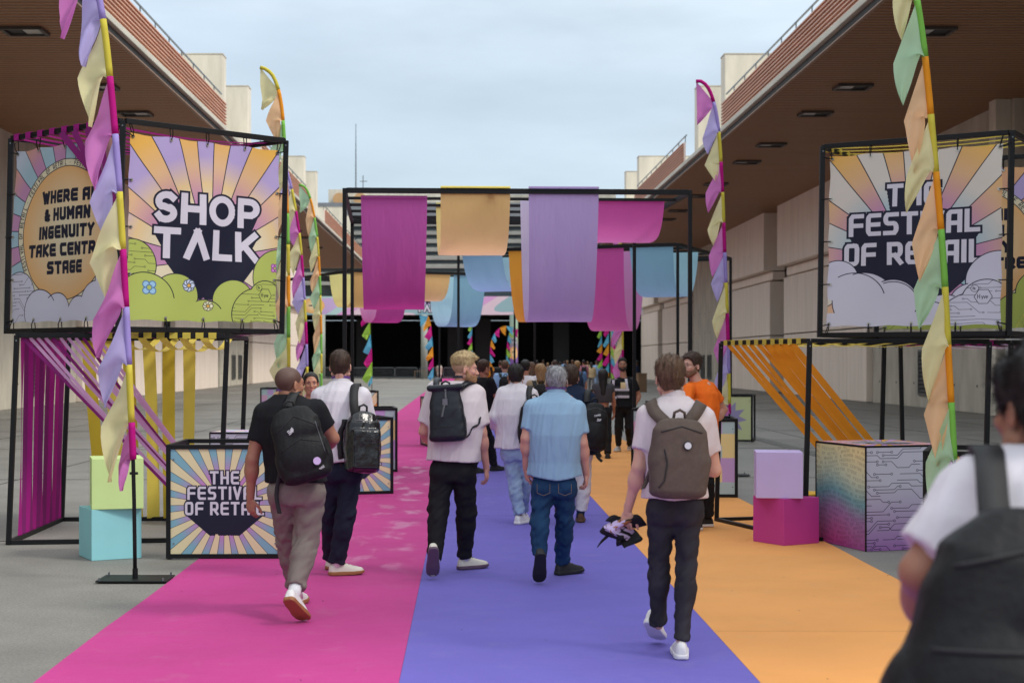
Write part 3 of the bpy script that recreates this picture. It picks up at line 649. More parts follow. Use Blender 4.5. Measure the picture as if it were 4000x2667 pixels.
# ---- far hall
D0 = 150
fh = empty('entrance_hall', (0, D0, 0), 0, 'far entrance hall with grey sunshade louvres above dark open doorway', 'building')
def fpart(mb, name, mat, parent=fh, **k):
    mb.v = [tuple(Vector(v) - Vector((0, D0, 0))) for v in mb.v]; return mb.build(name, mat, parent, **k)
greyp = pm('grey_roof_band', srgb(120, 124, 128), .6, .1, 1); blk = pm('black_drape', (.008, .008, .009), .9, .3, 2)
fpart(MB().box((0, D0 + 22, 3.1), (62, .3, 6.2)), 'back_drape', blk)
fpart(MB().box((0, D0 + 11, 6.4), (62, 22, .3)), 'interior_ceiling', blk)
for x in (-31, 31): fpart(MB().box((x, D0 + 11, 3.2), (.3, 22, 6.4)), 'interior_wall', blk)
for x in (-10.5, -1.2, 1.6, 9.5): fpart(MB().box((x, D0 + 5 + (x % 3), 3), (1.6, .3, 6)), 'black_partition', pm('black_partition_board', (.016, .016, .018), .7, .2, 2))
fascia = fpart(MB().poly([(-31, D0 - .3, 6.2), (31, D0 - .3, 6.2), (31, D0 - .3, 8.0), (-31, D0 - .3, 8.0)], 0, [(0, 0), (1, 0), (1, 1), (0, 1)]), 'printed_fascia', img_mat('fascia_print', art_fascia()))
fpart(MB().box((0, D0, 7.1), (62, .5, 1.78)), 'lintel', conc)
fpart(MB().box((0, D0 + 1.5, 12), (62, .4, 8)), 'curtain_wall', pm('dark_blue_glass', srgb(60, 78, 86), .15, .3, .4, spec=.8))
for k in range(8):
    fpart(MB().box((0, D0 + .6, 9.4 + k * .82), (62, .9, .34), Matrix.Rotation(.25, 3, 'X')), 'sunshade_slat', pm('sunshade_metal', srgb(176, 176, 168), .5, .1, 1))
for x in np.arange(-30, 31, 6.0): fpart(MB().box((x, D0 + 1.0, 12.1), (.35, .5, 8)), 'sunshade_post', pm('tan_post', srgb(186, 160, 130), .6, .1, 1))
fpart(MB().box((0, D0 + .5, 16.4), (64, 2, 1.4)), 'roof_band', greyp)
fpart(MB().box((-6, D0 + 8, 17.9), (16, 6, 2.2)), 'plant_room', conc)
fpart(MB().box((9, D0 + 8, 17.7), (12, 6, 1.6)), 'plant_room', conc_d)
dsh = pm('orange_dish', srgb(206, 160, 110), .6, .1, 1)
for x in (-12.9, -10.8): fpart(MB().tube([(x, D0 + 4.6, 18.0), (x, D0 + 4.9, 18.0)], [.62, .5], 16), 'round_vent', dsh)
bx_ = MB()
for i in range(6):
    for j in range(4): bx_.box((13 + i * 2.4, D0 - .1 + j * .01, 17.4 + j * .7), (1.2, .3, .3))
for px in (1258, 1658, 2400):
    x = (px - VX) * (D0 - 1) / FPX; pr = px == 2400
    c = MB().tube([(x, D0 - 1.2, 0), (x, D0 - 1.2, 6.2)], .33, 18); 
    fpart(c, 'column', pm('column_paint', srgb(150, 156, 146), .6, .08, 1) if not pr else pm('column_paint', (1, 1, 1)), smooth=True)
def pcol(x, dd, r, h):
    m = MB(); n = 20
    for k in range(n):
        a0, a1 = 2 * math.pi * k / n, 2 * math.pi * (k + 1) / n
        P = lambda a, z: (x + r * math.sin(a), dd - r * math.cos(a), z)
        u0, u1 = (k / n * 2 + .5) % 1, ((k / n * 2 + .5) % 1) + 2 / n
        m.poly([P(a0, 0), P(a1, 0), P(a1, h), P(a0, h)], 0, [(u0, 0), (u1, 0), (u1, 1), (u0, 1)])
    return m
fpart(pcol((2007 - VX) * 148.3 / FPX, 148.3, .40, 6.19), 'printed_column', img_mat('column_print', art_column()))
fpart(pcol((2402 - VX) * 147.6 / FPX, 147.6, .42, 6.19), 'printed_column', MATS['column_print'])
# roof mast
ms_ = empty('antenna_mast', (-11.6, 160, 18), 0, 'thin radio mast rising from the far hall roof', 'antenna')
MB().tube([(0, 0, -3), (0, 0, 4), (0, 0, 8.4)], [.09, .07, .03], 6).build('mast', railm, ms_)
MB().tube([(.75, 0, -3), (.75, 0, 3)], .05, 6).build('side_pole', railm, ms_)
for z in (.6, 1.5, 2.4): MB().bar((.4, 0, z), (1.2, 0, z), .07).build('aerial_rod', railm, ms_)
MB().bar((-.75, 0, -.3), (0, 0, -.3), .08).build('aerial_rod', railm, ms_)
# crowd barriers
def barrier(x, y, rz, lab):
    b = empty('crowd_barrier', (x, y, 0), rz, lab, 'barrier', 'steel barriers in front of the dark doorway')
    f = MB(); w = 1.05; f.tube([(-w, 0, .25), (-w, 0, .95), (-w + .1, 0, 1.08), (w - .1, 0, 1.08), (w, 0, .95), (w, 0, .25), (w - .1, 0, .17), (-w + .1, 0, .17), (-w, 0, .25)], .028, 6)
    f.build('frame', railm, b)
    for k in range(15): MB().bar((-w + .13 * (k + 1), 0, .17), (-w + .13 * (k + 1), 0, 1.07), .018).build('bar', railm, b)
    for s_ in (-1, 1): MB().bar((s_ * .6, -.32, .02), (s_ * .6, .32, .02), .05).bar((s_ * .6, 0, .02), (s_ * .6, 0, .2), .05).build('foot', railm, b)
for i, (px, y) in enumerate(((1305, 146), (1408, 146.3), (1497, 146), (1587, 145.7), (1682, 146), (1775, 146.2), (1868, 146), (1960, 146.4))):
    barrier((px - VX) * y / FPX, y, .05 * math.sin(i * 2.1), 'steel crowd barrier in the row before the dark doorway, number %s from the cream hall' % ('one', 'two', 'three', 'four', 'five', 'six', 'seven', 'eight')[i])
tb = empty('wooden_table', ((1640 - VX) * 146.8 / FPX, 146.8, 0), 0, 'small plain wooden table beside the steel barriers', 'table')
wdm = pm('plain_wood', srgb(150, 120, 90), .6, .2, 4)
box_obj('table_top', (0, 0, .74), (1.1, .6, .04), wdm, tb)
for sx in (-.5, .5):
    for sy in (-.25, .25): box_obj('leg', (sx, sy, .36), (.05, .05, .72), wdm, tb)
# ------------------------------------------------------------------ frames, signs, cubes
BM = black_metal()
def frame_parts(root, C, zb, zt, w=.045, lean=(0, 0), bottom=True):
    "C = 4 ground corners (world). posts + beams as separate parts, optional lean of the top"
    o = Vector(root.location); ln = Vector((lean[0], lean[1], 0))
    B = [Vector((c[0], c[1], zb)) - o for c in C]; T = [Vector((c[0], c[1], zt)) - o + ln for c in C]
    for k in range(4):
        MB().bar(B[k], T[k], w).build('post', BM, root, bevel=.003)
        MB().bar(T[k] + (T[(k + 1) % 4] - T[k]).normalized() * w / 2, T[(k + 1) % 4] - (T[(k + 1) % 4] - T[k]).normalized() * w / 2, w * .98).build('beam', BM, root, bevel=.003)
        if bottom:
            d = (B[(k + 1) % 4] - B[k]).normalized()
            MB().bar(B[k] + d * w / 2 + Vector((0, 0, w / 2)), B[(k + 1) % 4] - d * w / 2 + Vector((0, 0, w / 2)), w * .98).build('base_rail', BM, root, bevel=.003)
        # corner bolts
        for P_ in (T[k],):
            MB().tube([P_ + Vector((0, -w * .5 - .004, -.05)), P_ + Vector((0, -w * .5, -.05))], .008, 6).build('bolt', railm, root)
    return B, T
def sq(near, d1, d2, s_):
    n = Vector(near); a = Vector(d1).normalized() * s_; b = Vector(d2).normalized() * s_
    return [n, n + a, n + a + b, n + b]
def banner(root, P0, P1, zb, zt, art, out, sag=.012, ties=5, seed=0, lean=(0, 0), name='banner', inset=.075, trans=.12):
    "fabric banner tied inside a frame face from P0 to P1 (left->right as read)"
    o = Vector(root.location); P0 = Vector((P0[0], P0[1], 0)); P1 = Vector((P1[0], P1[1], 0)); e = (P1 - P0).normalized(); L_ = (P1 - P0).length; ou = Vector((out[0], out[1], 0)).normalized()
    rnd = random.Random(seed); ph = [rnd.random() * 6 for _ in range(6)]
    def pos(u, v):
        x = inset + u * (L_ - 2 * inset); z = zb + inset + v * (zt - zb - 2 * inset)
        x += sag * math.sin(v * math.pi * (ties - 1)) ** 2 * (1 if u < .5 else -1) * abs(2 * u - 1) ** 8
        z += -sag * 1.2 * math.sin(u * math.pi * (ties - 1)) ** 2 * (1 if v > .5 else -1) * abs(2 * v - 1) ** 8
        w = .010 * math.sin(9 * u + 5 * v + ph[0]) + .008 * math.sin(14 * u - 8 * v + ph[1]) + .012 * math.sin(3 * u + ph[2]) * math.sin(3 * v + ph[3])
        f = (z - zb) / (zt - zb)
        return P0 + e * x + Vector((lean[0] * f, lean[1] * f, z)) + ou * w - o
    b = MB().grid(pos, 22, 22).build(name, art, root, smooth=True)
    ey = pm('brass_eyelet', srgb(190, 188, 180), .35, .1, 5, metal=.8)
    for k in range(ties):
        for (u, v, du, dv) in ((k / (ties - 1), 1, 0, 1), (k / (ties - 1), 0, 0, -1), (0, k / (ties - 1), -1, 0), (1, k / (ties - 1), 1, 0)):
            uu = min(max(u, .018), .982); vv = min(max(v, .018), .982)
            p = pos(uu, vv) + ou * .006; q = pos(u, v) + e * (du * (inset - .005)) + Vector((0, 0, dv * (inset - .005))) + ou * .028
            t = MB().tube([p, p.lerp(q, .5) + ou * .012, q, q - ou * .05 + e * du * .03 + Vector((0, 0, dv * .03)), p - ou * .01], .0055, 5).build('tie', BM, b)
            MB().tube([p - ou * .002, p + ou * .003], .016, 8).build('eyelet', ey, b)
    return b
def ribbon_part(root, p, q, w, side, mat, sagv=(0, 0, 0), tw=0, name='ribbon', n=8, twist_axis=None):
    o = Vector(root.location); p = Vector(p) - o; q = Vector(q) - o; s0 = Vector(side).normalized()
    pts = [p.lerp(q, i / n) + Vector(sagv) * (4 * (i / n) * (1 - i / n)) for i in range(n + 1)]
    ax = (q - p).normalized()
    fn = (lambda v: Matrix.Rotation(tw * math.sin(v * math.pi), 3, ax) @ s0) if tw else s0
    return MB().ribbon(pts, w, fn).build(name, mat, root, smooth=True)
def wraps(root, P, Q, n, w, mat, bw=.05, f0=.05, f1=.95, name='ribbon_wrap'):
    "cloth loops round a beam"
    o = Vector(root.location); P = Vector(P) - o; Q = Vector(Q) - o; d = (Q - P).normalized()
    for k in range(n):
        c = P.lerp(Q, f0 + (f1 - f0) * (k + .5) / n); up = Vector((0, 0, 1)); sd_ = d.cross(up)
        m = MB(); h = bw / 2 + .004; a = d * (w / 2)
        for (s1, s2) in (((-1, -1), (-1, 1)), ((-1, 1), (1, 1)), ((1, 1), (1, -1)), ((1, -1), (-1, -1))):
            p1 = c + sd_ * (h * s1[0]) + up * (h * s1[1]); p2 = c + sd_ * (h * s2[0]) + up * (h * s2[1]); m.poly([p1 - a, p1 + a, p2 + a, p2 - a])
        m.build(name, mat, root)
def fab(name, c, trans=.25, rough=.7): return pm(name, c, rough, .07, 3, .15, 60, trans=trans, spec=.2, bdist=.004)
RIB_M = fab('ribbon_magenta', srgb(176, 40, 140)); RIB_P = fab('ribbon_plum', srgb(140, 44, 120)); RIB_L = fab('ribbon_lilac', srgb(236, 186, 232), .55); RIB_Y = fab('ribbon_yellow', srgb(230, 208, 92), .35); RIB_O = fab('ribbon_orange', srgb(240, 160, 50), .3)
RIB_YG = fab('ribbon_mustard', srgb(206, 180, 60), .35)

# ---- left lower stand (2 m cube frame)
C = [(-4.36, 14.6), (-2.40, 14.85), (-2.50, 16.85), (-4.42, 16.75)]
ls = empty('ribbon_stand', (-3.4, 15.6, 0), 0, 'black open cube frame strung with plum and mustard ribbons under the shop talk sign', 'frame')
B, T = frame_parts(ls, C, 0, 1.99, .045, (.08, 0))
LV = Vector(ls.location); T = [t + LV for t in T]; B = [b + LV for b in B]
for k in range(13):      # vertical plum ribbons on the left side
    f = .10 + k * .068; a = T[0].lerp(T[3], f); b = B[0].lerp(B[3], .10 + f * .92)
    ribbon_part(ls, a, b + Vector((0, 0, .03)), .085, (.25, 1, 0), RIB_P if k % 2 else RIB_M, (0, 0, 0), .5 * ((k % 3) - 1))
for k in range(11):     # diagonal lilac ribbons
    f = .04 + k * .065; a = T[0].lerp(T[1], f * .55) + Vector((0, .02, -.02)); b = B[1].lerp(B[2], .05 + .085 * k) + Vector((-.05, 0, .06))
    ribbon_part(ls, a, b, .032, (.5, .2, .8), RIB_L if k % 4 else RIB_P, (0, 0, -.03 * (k % 3)), .5)
for k in range(6):      # mustard ribbons on the back side
    f = .10 + k * .115; a = T[3].lerp(T[2], f); b = B[3].lerp(B[2], .16 + f * .8)
    ribbon_part(ls, a, b + Vector((0, -.02, .03)), .135, (1, .15, 0), RIB_YG if k % 2 == 0 else RIB_Y, (.02 * (k % 2), -.03, 0), .45 * ((k % 3) - 1))
wraps(ls, T[0], T[1], 9, .075, RIB_Y, .05, .40, .96)
for k in range(5):
    a = T[0].lerp(T[1], .48 + k * .1); b = T[3].lerp(T[2], .5 + k * .1)
    ribbon_part(ls, a, b, .08, (1, .1, 0), RIB_Y, (0, 0, -.13 - .02 * (k % 2)))

# ---- left upper sign cube, turned 45 degrees
lean = (.045, 0)
near = Vector((-3.26, 14.35, 0)); C2 = sq(near, (1.38, 1.33, 0), (-1.36, 1.22, 0), 1.9)
C2[3] = near + Vector((-1.38, 1.16, 0)).normalized() * 1.82; C2[2] = C2[1] + (C2[3] - near)
lc = empty('sign_cube', (-3.26, 15.6, 2.0), 0, 'rotated black cube frame carrying the shop talk sunburst banner', 'sign')
B, T = frame_parts(lc, C2, 2.02, 3.99, .05, lean)
LV = Vector(lc.location); T = [t + LV for t in T]; B = [b + LV for b in B]
banner(lc, C2[0], C2[1], 2.05, 3.96, img_mat('print_shop_talk', art_shoptalk(), .5, .12, bump=.25), (1.0, -1.0), seed=1, lean=lean)
banner(lc, C2[3], C2[0], 2.05, 3.93, img_mat('print_where_ai', art_where(), .5, .12, bump=.25), (-.7, -1), seed=2, lean=lean)
wraps(lc, T[3], T[0], 8, .085, RIB_M, .056, .02, .9)
for k in range(8):
    a = T[3].lerp(T[0], .04 + k * .115); b = T[2].lerp(T[1], .04 + k * .115)
    ribbon_part(lc, a, b, .09, (.75, -.62, 0), RIB_M, (0, 0, -.05))
for k in range(4):
    a = T[3].lerp(T[0], .50 + k * .115) + Vector((-.03, -.04, -.03)); b = B[0].lerp(T[0], .62 - .07 * k) + Vector((-.05, -.02, 0))
    ribbon_part(lc, a, b, .075, (.6, -.4, .55), RIB_P, (0, 0, 0))
for k in range(5):
    a = B[1].lerp(B[2], .1 + k * .17); b = B[0].lerp(B[3], .1 + k * .17)
    ribbon_part(lc, a, b, .08, (.6, .7, 0), RIB_M if k % 2 else RIB_P, (0, 0, -.04))

# ---- right lower stands
C3 = [(3.25, 14.8), (5.15, 15.3), (4.62, 17.2), (2.71, 16.7)]
rs = empty('ribbon_stand', (3.9, 16, 0), 0, 'black open cube frame with long orange ribbons beside the pink cube', 'frame')
B, T = frame_parts(rs, C3, 0, 1.94, .045, (.05, 0)); LV = Vector(rs.location); T = [t + LV for t in T]; B = [b + LV for b in B]
wraps(rs, T[3], T[0], 10, .09, RIB_Y, .05, .04, .96)
for k in range(9):
    a = T[3].lerp(T[0], .07 + k * .09) + Vector((.02, 0, -.02)); b = B[2].lerp(B[1], -.08 + k * .085 - (.03 if k > 5 else 0)) + Vector((-.02, 0, .08))
    ribbon_part(rs, a, b, .045 if k < 5 else .07, (.7, -.3, .55), RIB_O, (0, 0, -.03 * (k % 2)), .25 * ((k % 3) - 1))
for k in range(6):
    a = T[0].lerp(T[1], .08 + k * .14); b = T[3].lerp(T[2], .08 + k * .14); ribbon_part(rs, a, b, .09, (1, .2, 0), RIB_Y, (0, 0, -.05))
C4 = [(5.95, 16.7), (7.85, 17.35), (7.2, 19.3), (5.3, 18.65)]
rs2 = empty('ribbon_stand', (6.5, 18, 0), 0, 'black open cube frame with magenta wrapped top rail behind the circuit printed cube', 'frame')
B, T = frame_parts(rs2, C4, 0, 1.95, .045, (-.04, 0)); LV = Vector(rs2.location); T = [t + LV for t in T]
wraps(rs2, T[3], T[0], 9, .1, RIB_M, .05, .05, .9)
for k in range(5): ribbon_part(rs2, T[3].lerp(T[0], .1 + k * .18), T[2].lerp(T[1], .1 + k * .18), .1, (.3, -.9, 0), RIB_M if k % 2 else RIB_L, (0, 0, -.06))
# ---- right upper sign cube
nearR = Vector((5.27, 14.95, 0)); e1 = Vector((-1.6, 1.01, 0)).normalized(); e2 = Vector((1.01, 1.6, 0)).normalized()
C5 = [nearR, nearR + e2 * 1.9, nearR + e2 * 1.9 + e1 * 1.9, nearR + e1 * 1.9]
rc = empty('sign_cube', (5, 16.3, 2), 0, 'rotated black cube frame carrying the festival of retail banner with white clouds', 'sign')
lean = (.03, 0); B, T = frame_parts(rc, C5, 1.99, 3.97, .05, lean); LV = Vector(rc.location); T = [t + LV for t in T]; B = [b + LV for b in B]
banner(rc, C5[3], C5[0], 2.02, 3.94, img_mat('print_festival', art_festival(), .5, .12, bump=.25), (-.6, -1), seed=4, lean=lean)
banner(rc, C5[2], C5[1], 2.02, 3.94, img_mat('print_where_ai_green', art_where(1), .5, .12, bump=.25), (-.6, -1), seed=5, lean=lean)
for k in range(6): ribbon_part(rc, B[0].lerp(B[1], .05 + k * .1), T[1].lerp(B[1], .62 + k * .06), .09, (.5, .3, .6), RIB_Y)
for k in range(4): ribbon_part(rc, T[3].lerp(T[2], .08 + k * .14), T[0].lerp(T[1], .08 + k * .14), .08, (.5, .8, 0), RIB_Y, (0, 0, -.03))
wraps(rc, T[3], T[2], 4, .08, RIB_Y, .056, .05, .6)

# ---- plain painted cubes
def cube(px_corner, size, yaw, col, name, lab, z=0, pos=None):
    p = Vector(pos) if pos else G(*px_corner)
    o = empty('display_cube', (p.x, p.y, z), yaw, lab, 'cube')
    b = MB().box((0, 0, size / 2 + .001), (size, size, size)).build('painted_panel', pm('paint_' + name, col, .55, .05, 2.5, .05, 60), o, bevel=.004)
    return o
cube(None, .445, R(28), srgb(140, 202, 208), 'aqua', 'pale blue display cube on the paving under the green cube', 0, (-3.19, 13.72, 0))
cube(None, .445, R(12.5 + 3.5), srgb(196, 220, 146), 'green', 'pale green display cube stacked on the pale blue cube', .446, (-3.13, 13.70, 0))
cube(None, .44, R(30), srgb(190, 60, 146), 'pink', 'magenta display cube on the orange carpet under the lilac cube', .008, (3.06, 14.75, 0))
cube(None, .435, R(-8), srgb(196, 178, 226), 'lilac', 'lilac display cube stacked on the magenta cube', .449, (2.98, 14.72, 0))
cube(None, .42, R(8), srgb(240, 190, 30), 'yellow', 'bright yellow display cube behind the magenta cube', .008, (3.42, 15.35, 0))

# ---- printed cubes
def printed_cube(pos, yaw, sx, sy, sz, front, left, top, lab, right=None, z=0):
    o = empty('printed_cube', (pos[0], pos[1], z), yaw, lab, 'cube')
    hx, hy = sx / 2, sy / 2; P = lambda x, y, z: (x * hx, y * hy, z)
    UV = [(0, 0), (1, 0), (1, 1), (0, 1)]
    box_obj('core', (0, 0, sz / 2), (sx - .012, sy - .012, sz - .012), BM, o)
    for nm, q, m in (('front_panel', [(-1, -1), (1, -1)], front), ('side_panel', [(-1, 1), (-1, -1)], left), ('side_panel', [(1, -1), (1, 1)], right or left)):
        (a, b), (c, d) = q; MB().poly([P(a, b, .004), P(c, d, .004), P(c, d, sz - .02), P(a, b, sz - .02)], 0, UV).build(nm, m, o)
    MB().poly([P(-.99, -.99, sz), P(.99, -.99, sz), P(.99, .99, sz), P(-.99, .99, sz)], 0, UV).build('top_panel', m if top is None else top, o)
    ed = MB()
    for (x, y) in ((-1, -1), (1, -1), (1, 1), (-1, 1)): ed.bar(P(x, y, 0), P(x, y, sz - .005), .012)
    for (a, b) in (((-1, -1), (1, -1)), ((1, -1), (1, 1)), ((-1, 1), (-1, -1))): ed.bar(P(*a, sz - .006), P(*b, sz - .006), .011)
    ed.build('edge_trim', BM, o); return o
mcirc = img_mat('print_circuit', art_circuit(), .5); mwave = img_mat('print_waves', art_waves(), .5); mpan = img_mat('print_rays_panel', art_panel(), .5)
mpan2 = img_mat('print_rays_orange', art_panel(1), .5); mchk = img_mat('print_checker', art_checker(1), .5); mchk2 = img_mat('print_checker_b', art_checker(2), .5); mstar = img_mat('print_star', art_star(), .5); mray = img_mat('print_rays_small', art_rays_simple(), .5)
pc = G(3382, 2154)     # near vertical corner
yw = R(16)
cx = pc.x + .42 * math.cos(yw) - .46 * math.sin(yw); cy = pc.y + .42 * math.sin(yw) + .46 * math.cos(yw)
printed_cube((cx, cy), yw, .84, .92, .97, mcirc, mwave, mpan2, 'large printed cube with circuit lines and wavy text beside the orange carpet')
printed_cube((-2.36, 16.1 + .3), R(-6), .62, .62, 1.0, mcirc, mchk, mchk2, 'lilac printed cube standing behind the framed festival box')

# ---- framed boxes (1 m cube frames with printed panels)
def framed_box(pos, yaw, front, lab, left=None, right=None, s_=1.0, h=1.0, fw=.04, depth=None):
    o = empty('framed_box', (pos[0], pos[1], .011), yaw, lab, 'box'); dp = depth or s_
    hx, hy = s_ / 2, dp / 2; UV = [(0, 0), (1, 0), (1, 1), (0, 1)]; Cn = [(-hx, -hy), (hx, -hy), (hx, hy), (-hx, hy)]
    for k in range(4):
        (x0, y0), (x1, y1) = Cn[k], Cn[(k + 1) % 4]
        MB().bar((x0, y0, 0), (x0, y0, h), fw).build('post', BM, o, bevel=.002)
        d = Vector((x1 - x0, y1 - y0, 0)).normalized() * fw / 2
        for z in (fw / 2, h - fw / 2): MB().bar(Vector((x0, y0, z)) + d, Vector((x1, y1, z)) - d, fw * .98).build('rail', BM, o, bevel=.002)
    i = fw / 2 - .002
    for nm, m, a, b, ou in (('front_panel', front, (-hx + i, -hy), (hx - i, -hy), (0, -1)), ('side_panel', left, (-hx, hy - i), (-hx, -hy + i), (-1, 0)), ('side_panel', right, (hx, -hy + i), (hx, hy - i), (1, 0))):
        if m is None: continue
        of = Vector((ou[0], ou[1], 0)) * .006
        A_, B_ = Vector((a[0], a[1], 0)) + of, Vector((b[0], b[1], 0)) + of
        z0, z1 = fw - .002, h - fw + .002
        p = MB().poly([A_ + Vector((0, 0, z0)), B_ + Vector((0, 0, z0)), B_ + Vector((0, 0, z1)), A_ + Vector((0, 0, z1))], 0, UV).build(nm, m, o, solid=.008)
        for (u, v) in ((.03, .1), (.97, .1), (.03, .9), (.97, .9)):
            q = A_.lerp(B_, u) + Vector((0, 0, z0 + (z1 - z0) * v)) + Vector((ou[0], ou[1], 0)) * .004
            MB().tube([q, q + Vector((ou[0], ou[1], 0)) * .004], .008, 6).build('screw', railm, p)
    return o
fl = G(660, 2183); fr = G(1095, 2186); yf = math.atan2(fr.y - fl.y, fr.x - fl.x) + R(4); mid = (fl + fr) / 2
framed_box((mid.x - .5 * math.sin(yf) * 1 + 0, mid.y + .5 * math.cos(yf)), yf, mpan, 'black framed box with the festival of retail sunburst on the magenta carpet edge', h=1.0, s_=.985)
framed_box((-1.62, 20.45), R(18), mpan, 'black framed box with pink side panel right behind the glossy backpack', right=mwave)
framed_box((-1.66, 24.5), R(6), mchk, 'black framed box with cream panel standing farther along the magenta carpet', right=mray)
framed_box((-2.75, 38), R(8), mray, 'small framed box with orange ray print left of the magenta carpet')
framed_box((-5.1, 42.2), R(0), mchk2, 'small framed box with orange and lilac checks near the cream hall')
framed_box((-.36, 31.5), R(12), dark, 'dark framed box half hidden behind the man with the roll top bag', left=mray)
framed_box((2.98, 20.1), R(-6), mchk, 'framed box with pastel checks behind the man in the orange shirt', left=None)
framed_box((3.16, 24.1), R(-14), mchk2, 'framed box with lilac checks beside the man in the safety vest', left=None)
framed_box((3.9, 28.0), R(10), mpan2, 'framed box with orange rays between the vest man and the orange shirt')
framed_box((5.75, 33.6), R(-14), mstar, 'framed box with a lilac star burst on pale green panel', s_=1.0)
framed_box((4.40, 12.90), R(-20), mpan2, 'black framed box with orange and lilac rays beside the man in the white tee', s_=1.0)
framed_box((1.75, 40.5), R(10), mray, 'small framed box with ray print beside the far magenta carpet', s_=.9, h=.9) if False else None

# ------------------------------------------------------------------ pergolas and hanging sheets
def pergola(near, d1, d2, s_, h, lab, w=.055, rails=5):
    n = Vector((near[0], near[1], 0)); a = Vector((d1[0], d1[1], 0)).normalized(); b = Vector((d2[0], d2[1], 0)).normalized()
    o = empty('pergola', n, 0, lab, 'pergola'); C = [Vector((0, 0, 0)), a * s_, a * s_ + b * s_, b * s_]
    for k in range(4):
        MB().bar(C[k], C[k] + Vector((0, 0, h)), w).build('post', BM, o, bevel=.003)
        d = (C[(k + 1) % 4] - C[k]).normalized() * w / 2
        MB().bar(C[k] + d + Vector((0, 0, h - w * .5)), C[(k + 1) % 4] - d + Vector((0, 0, h - w * .5)), w * .98, w * 1.3).build('beam', BM, o, bevel=.003)
        MB().box(C[k] + Vector((0, 0, .005)), (.14, .14, .01)).build('foot_plate', BM, o)
    for k in range(1, rails):
        q = b * (s_ * k / rails) + Vector((0, 0, h - w * .6)); MB().bar(q + a * w / 2, q + a * (s_ - w / 2), .04).build('cross_rail', BM, o)
    for k in (1,):
        q = a * (s_ * .42) + Vector((0, 0, h - w * 1.2)); MB().bar(q + b * w / 2, q + b * (s_ - w / 2), .09, .03).build('cross_rail', pm('plum_beam', srgb(70, 44, 66), .5, .2, 3), o)
    return o, n, a, b
def sheet_mat(name, c0, c1, c2=None, trans=.55):
    "thin dyed cloth, printed vertical colour blend along its length"
    m = bpy.data.materials.new(name); m.use_nodes = True; n = m.node_tree.nodes; l = m.node_tree.links; b = n['Principled BSDF']
    t = n.new('ShaderNodeTexCoord'); sp = n.new('ShaderNodeSeparateXYZ'); l.new(t.outputs['UV'], sp.inputs[0]); cr_ = n.new('ShaderNodeValToRGB'); l.new(sp.outputs[1], cr_.inputs[0])
    cr_.color_ramp.elements[0].color = (*c0, 1); cr_.color_ramp.elements[1].color = (*c1, 1); cr_.color_ramp.elements[0].position = .05; cr_.color_ramp.elements[1].position = .5
    if c2: e = cr_.color_ramp.elements.new(.95); e.color = (*c2, 1)
    nz = n.new('ShaderNodeTexNoise'); nz.inputs['Scale'].default_value = 5; nz.inputs['Detail'].default_value = 4; mpn = n.new('ShaderNodeMapping'); mpn.inputs['Scale'].default_value = (3, 3, .6); l.new(t.outputs['Object'], mpn.inputs[0]); l.new(mpn.outputs[0], nz.inputs[0])
    bp = n.new('ShaderNodeBump'); bp.inputs['Strength'].default_value = .5; bp.inputs['Distance'].default_value = .03; l.new(nz.outputs['Fac'], bp.inputs['Height']); l.new(bp.outputs[0], b.inputs['Normal'])
    l.new(cr_.outputs[0], b.inputs['Base Color']); b.inputs['Roughness'].default_value = .6; b.inputs['Specular IOR Level'].default_value = .25
    tr = n.new('ShaderNodeBsdfTranslucent'); l.new(cr_.outputs[0], tr.inputs[0]); ms = n.new('ShaderNodeMixShader'); ms.inputs[0].default_value = trans
    l.new(b.outputs[0], ms.inputs[1]); l.new(tr.outputs[0], ms.inputs[2]); l.new(ms.outputs[0], n['Material Output'].inputs[0]); return m
def sheet(perg, t0, t1, r0, r1, drop, h, mat, lab, seed=0, power=3.0, hemm=None):
    "cloth slung in a U from the rail at depth r0 to the rail at depth r1"
    o, n, a, b = perg; e = empty('fabric_sheet', n + a * ((t0 + t1) / 2) + b * r0, 0, lab, 'fabric sheet', 'cloth sheets slung from the pergolas'); E = Vector(e.location); rnd = random.Random(seed); ph = rnd.random() * 6
    top = h + .012
    def fn(u, v):
        x = t0 + (t1 - t0) * u
        s_ = 2 * v - 1                       # -1..1 across the U
        prof = 1 - abs(s_) ** power          # slung curve
        y = r0 + (r1 - r0) * (.5 + .5 * (.55 * s_ + .45 * math.sin(s_ * math.pi / 2)))
        z = top - drop * max(0, prof) ** .9
        sk = .02 * math.sin(u * 5 + ph) * prof + .012 * math.sin(u * 17 + v * 9 + ph) * prof + .008 * math.sin(u * 31 - v * 6 + 2 * ph) * prof
        x += -.06 * prof * (u - .5) * (1 if drop > .9 else .4)
        return n + a * x + b * (y + sk) + Vector((0, 0, z)) - E
    ob = MB().grid(fn, 12, 36).build('cloth', mat, e, smooth=True)
    # fold over the rail
    def hem(u, v): 
        an = math.pi * (v - .0); return n + a * (t0 + (t1 - t0) * u) + b * (r0 - .035 * math.cos(an) + .0) + Vector((0, 0, top + .028 * math.sin(an) - .0)) - E
    MB().grid(hem, 6, 6).build('rolled_hem', hemm or mat, e, smooth=True)
    return e
HP = 4.08
p1 = pergola((-1.66, 20.8), (4.72, .25), (-.25, 4.72), 4.72, HP, 'tall black pergola with magenta and purple sheets over the walkway')
mg = srgb(190, 60, 150)
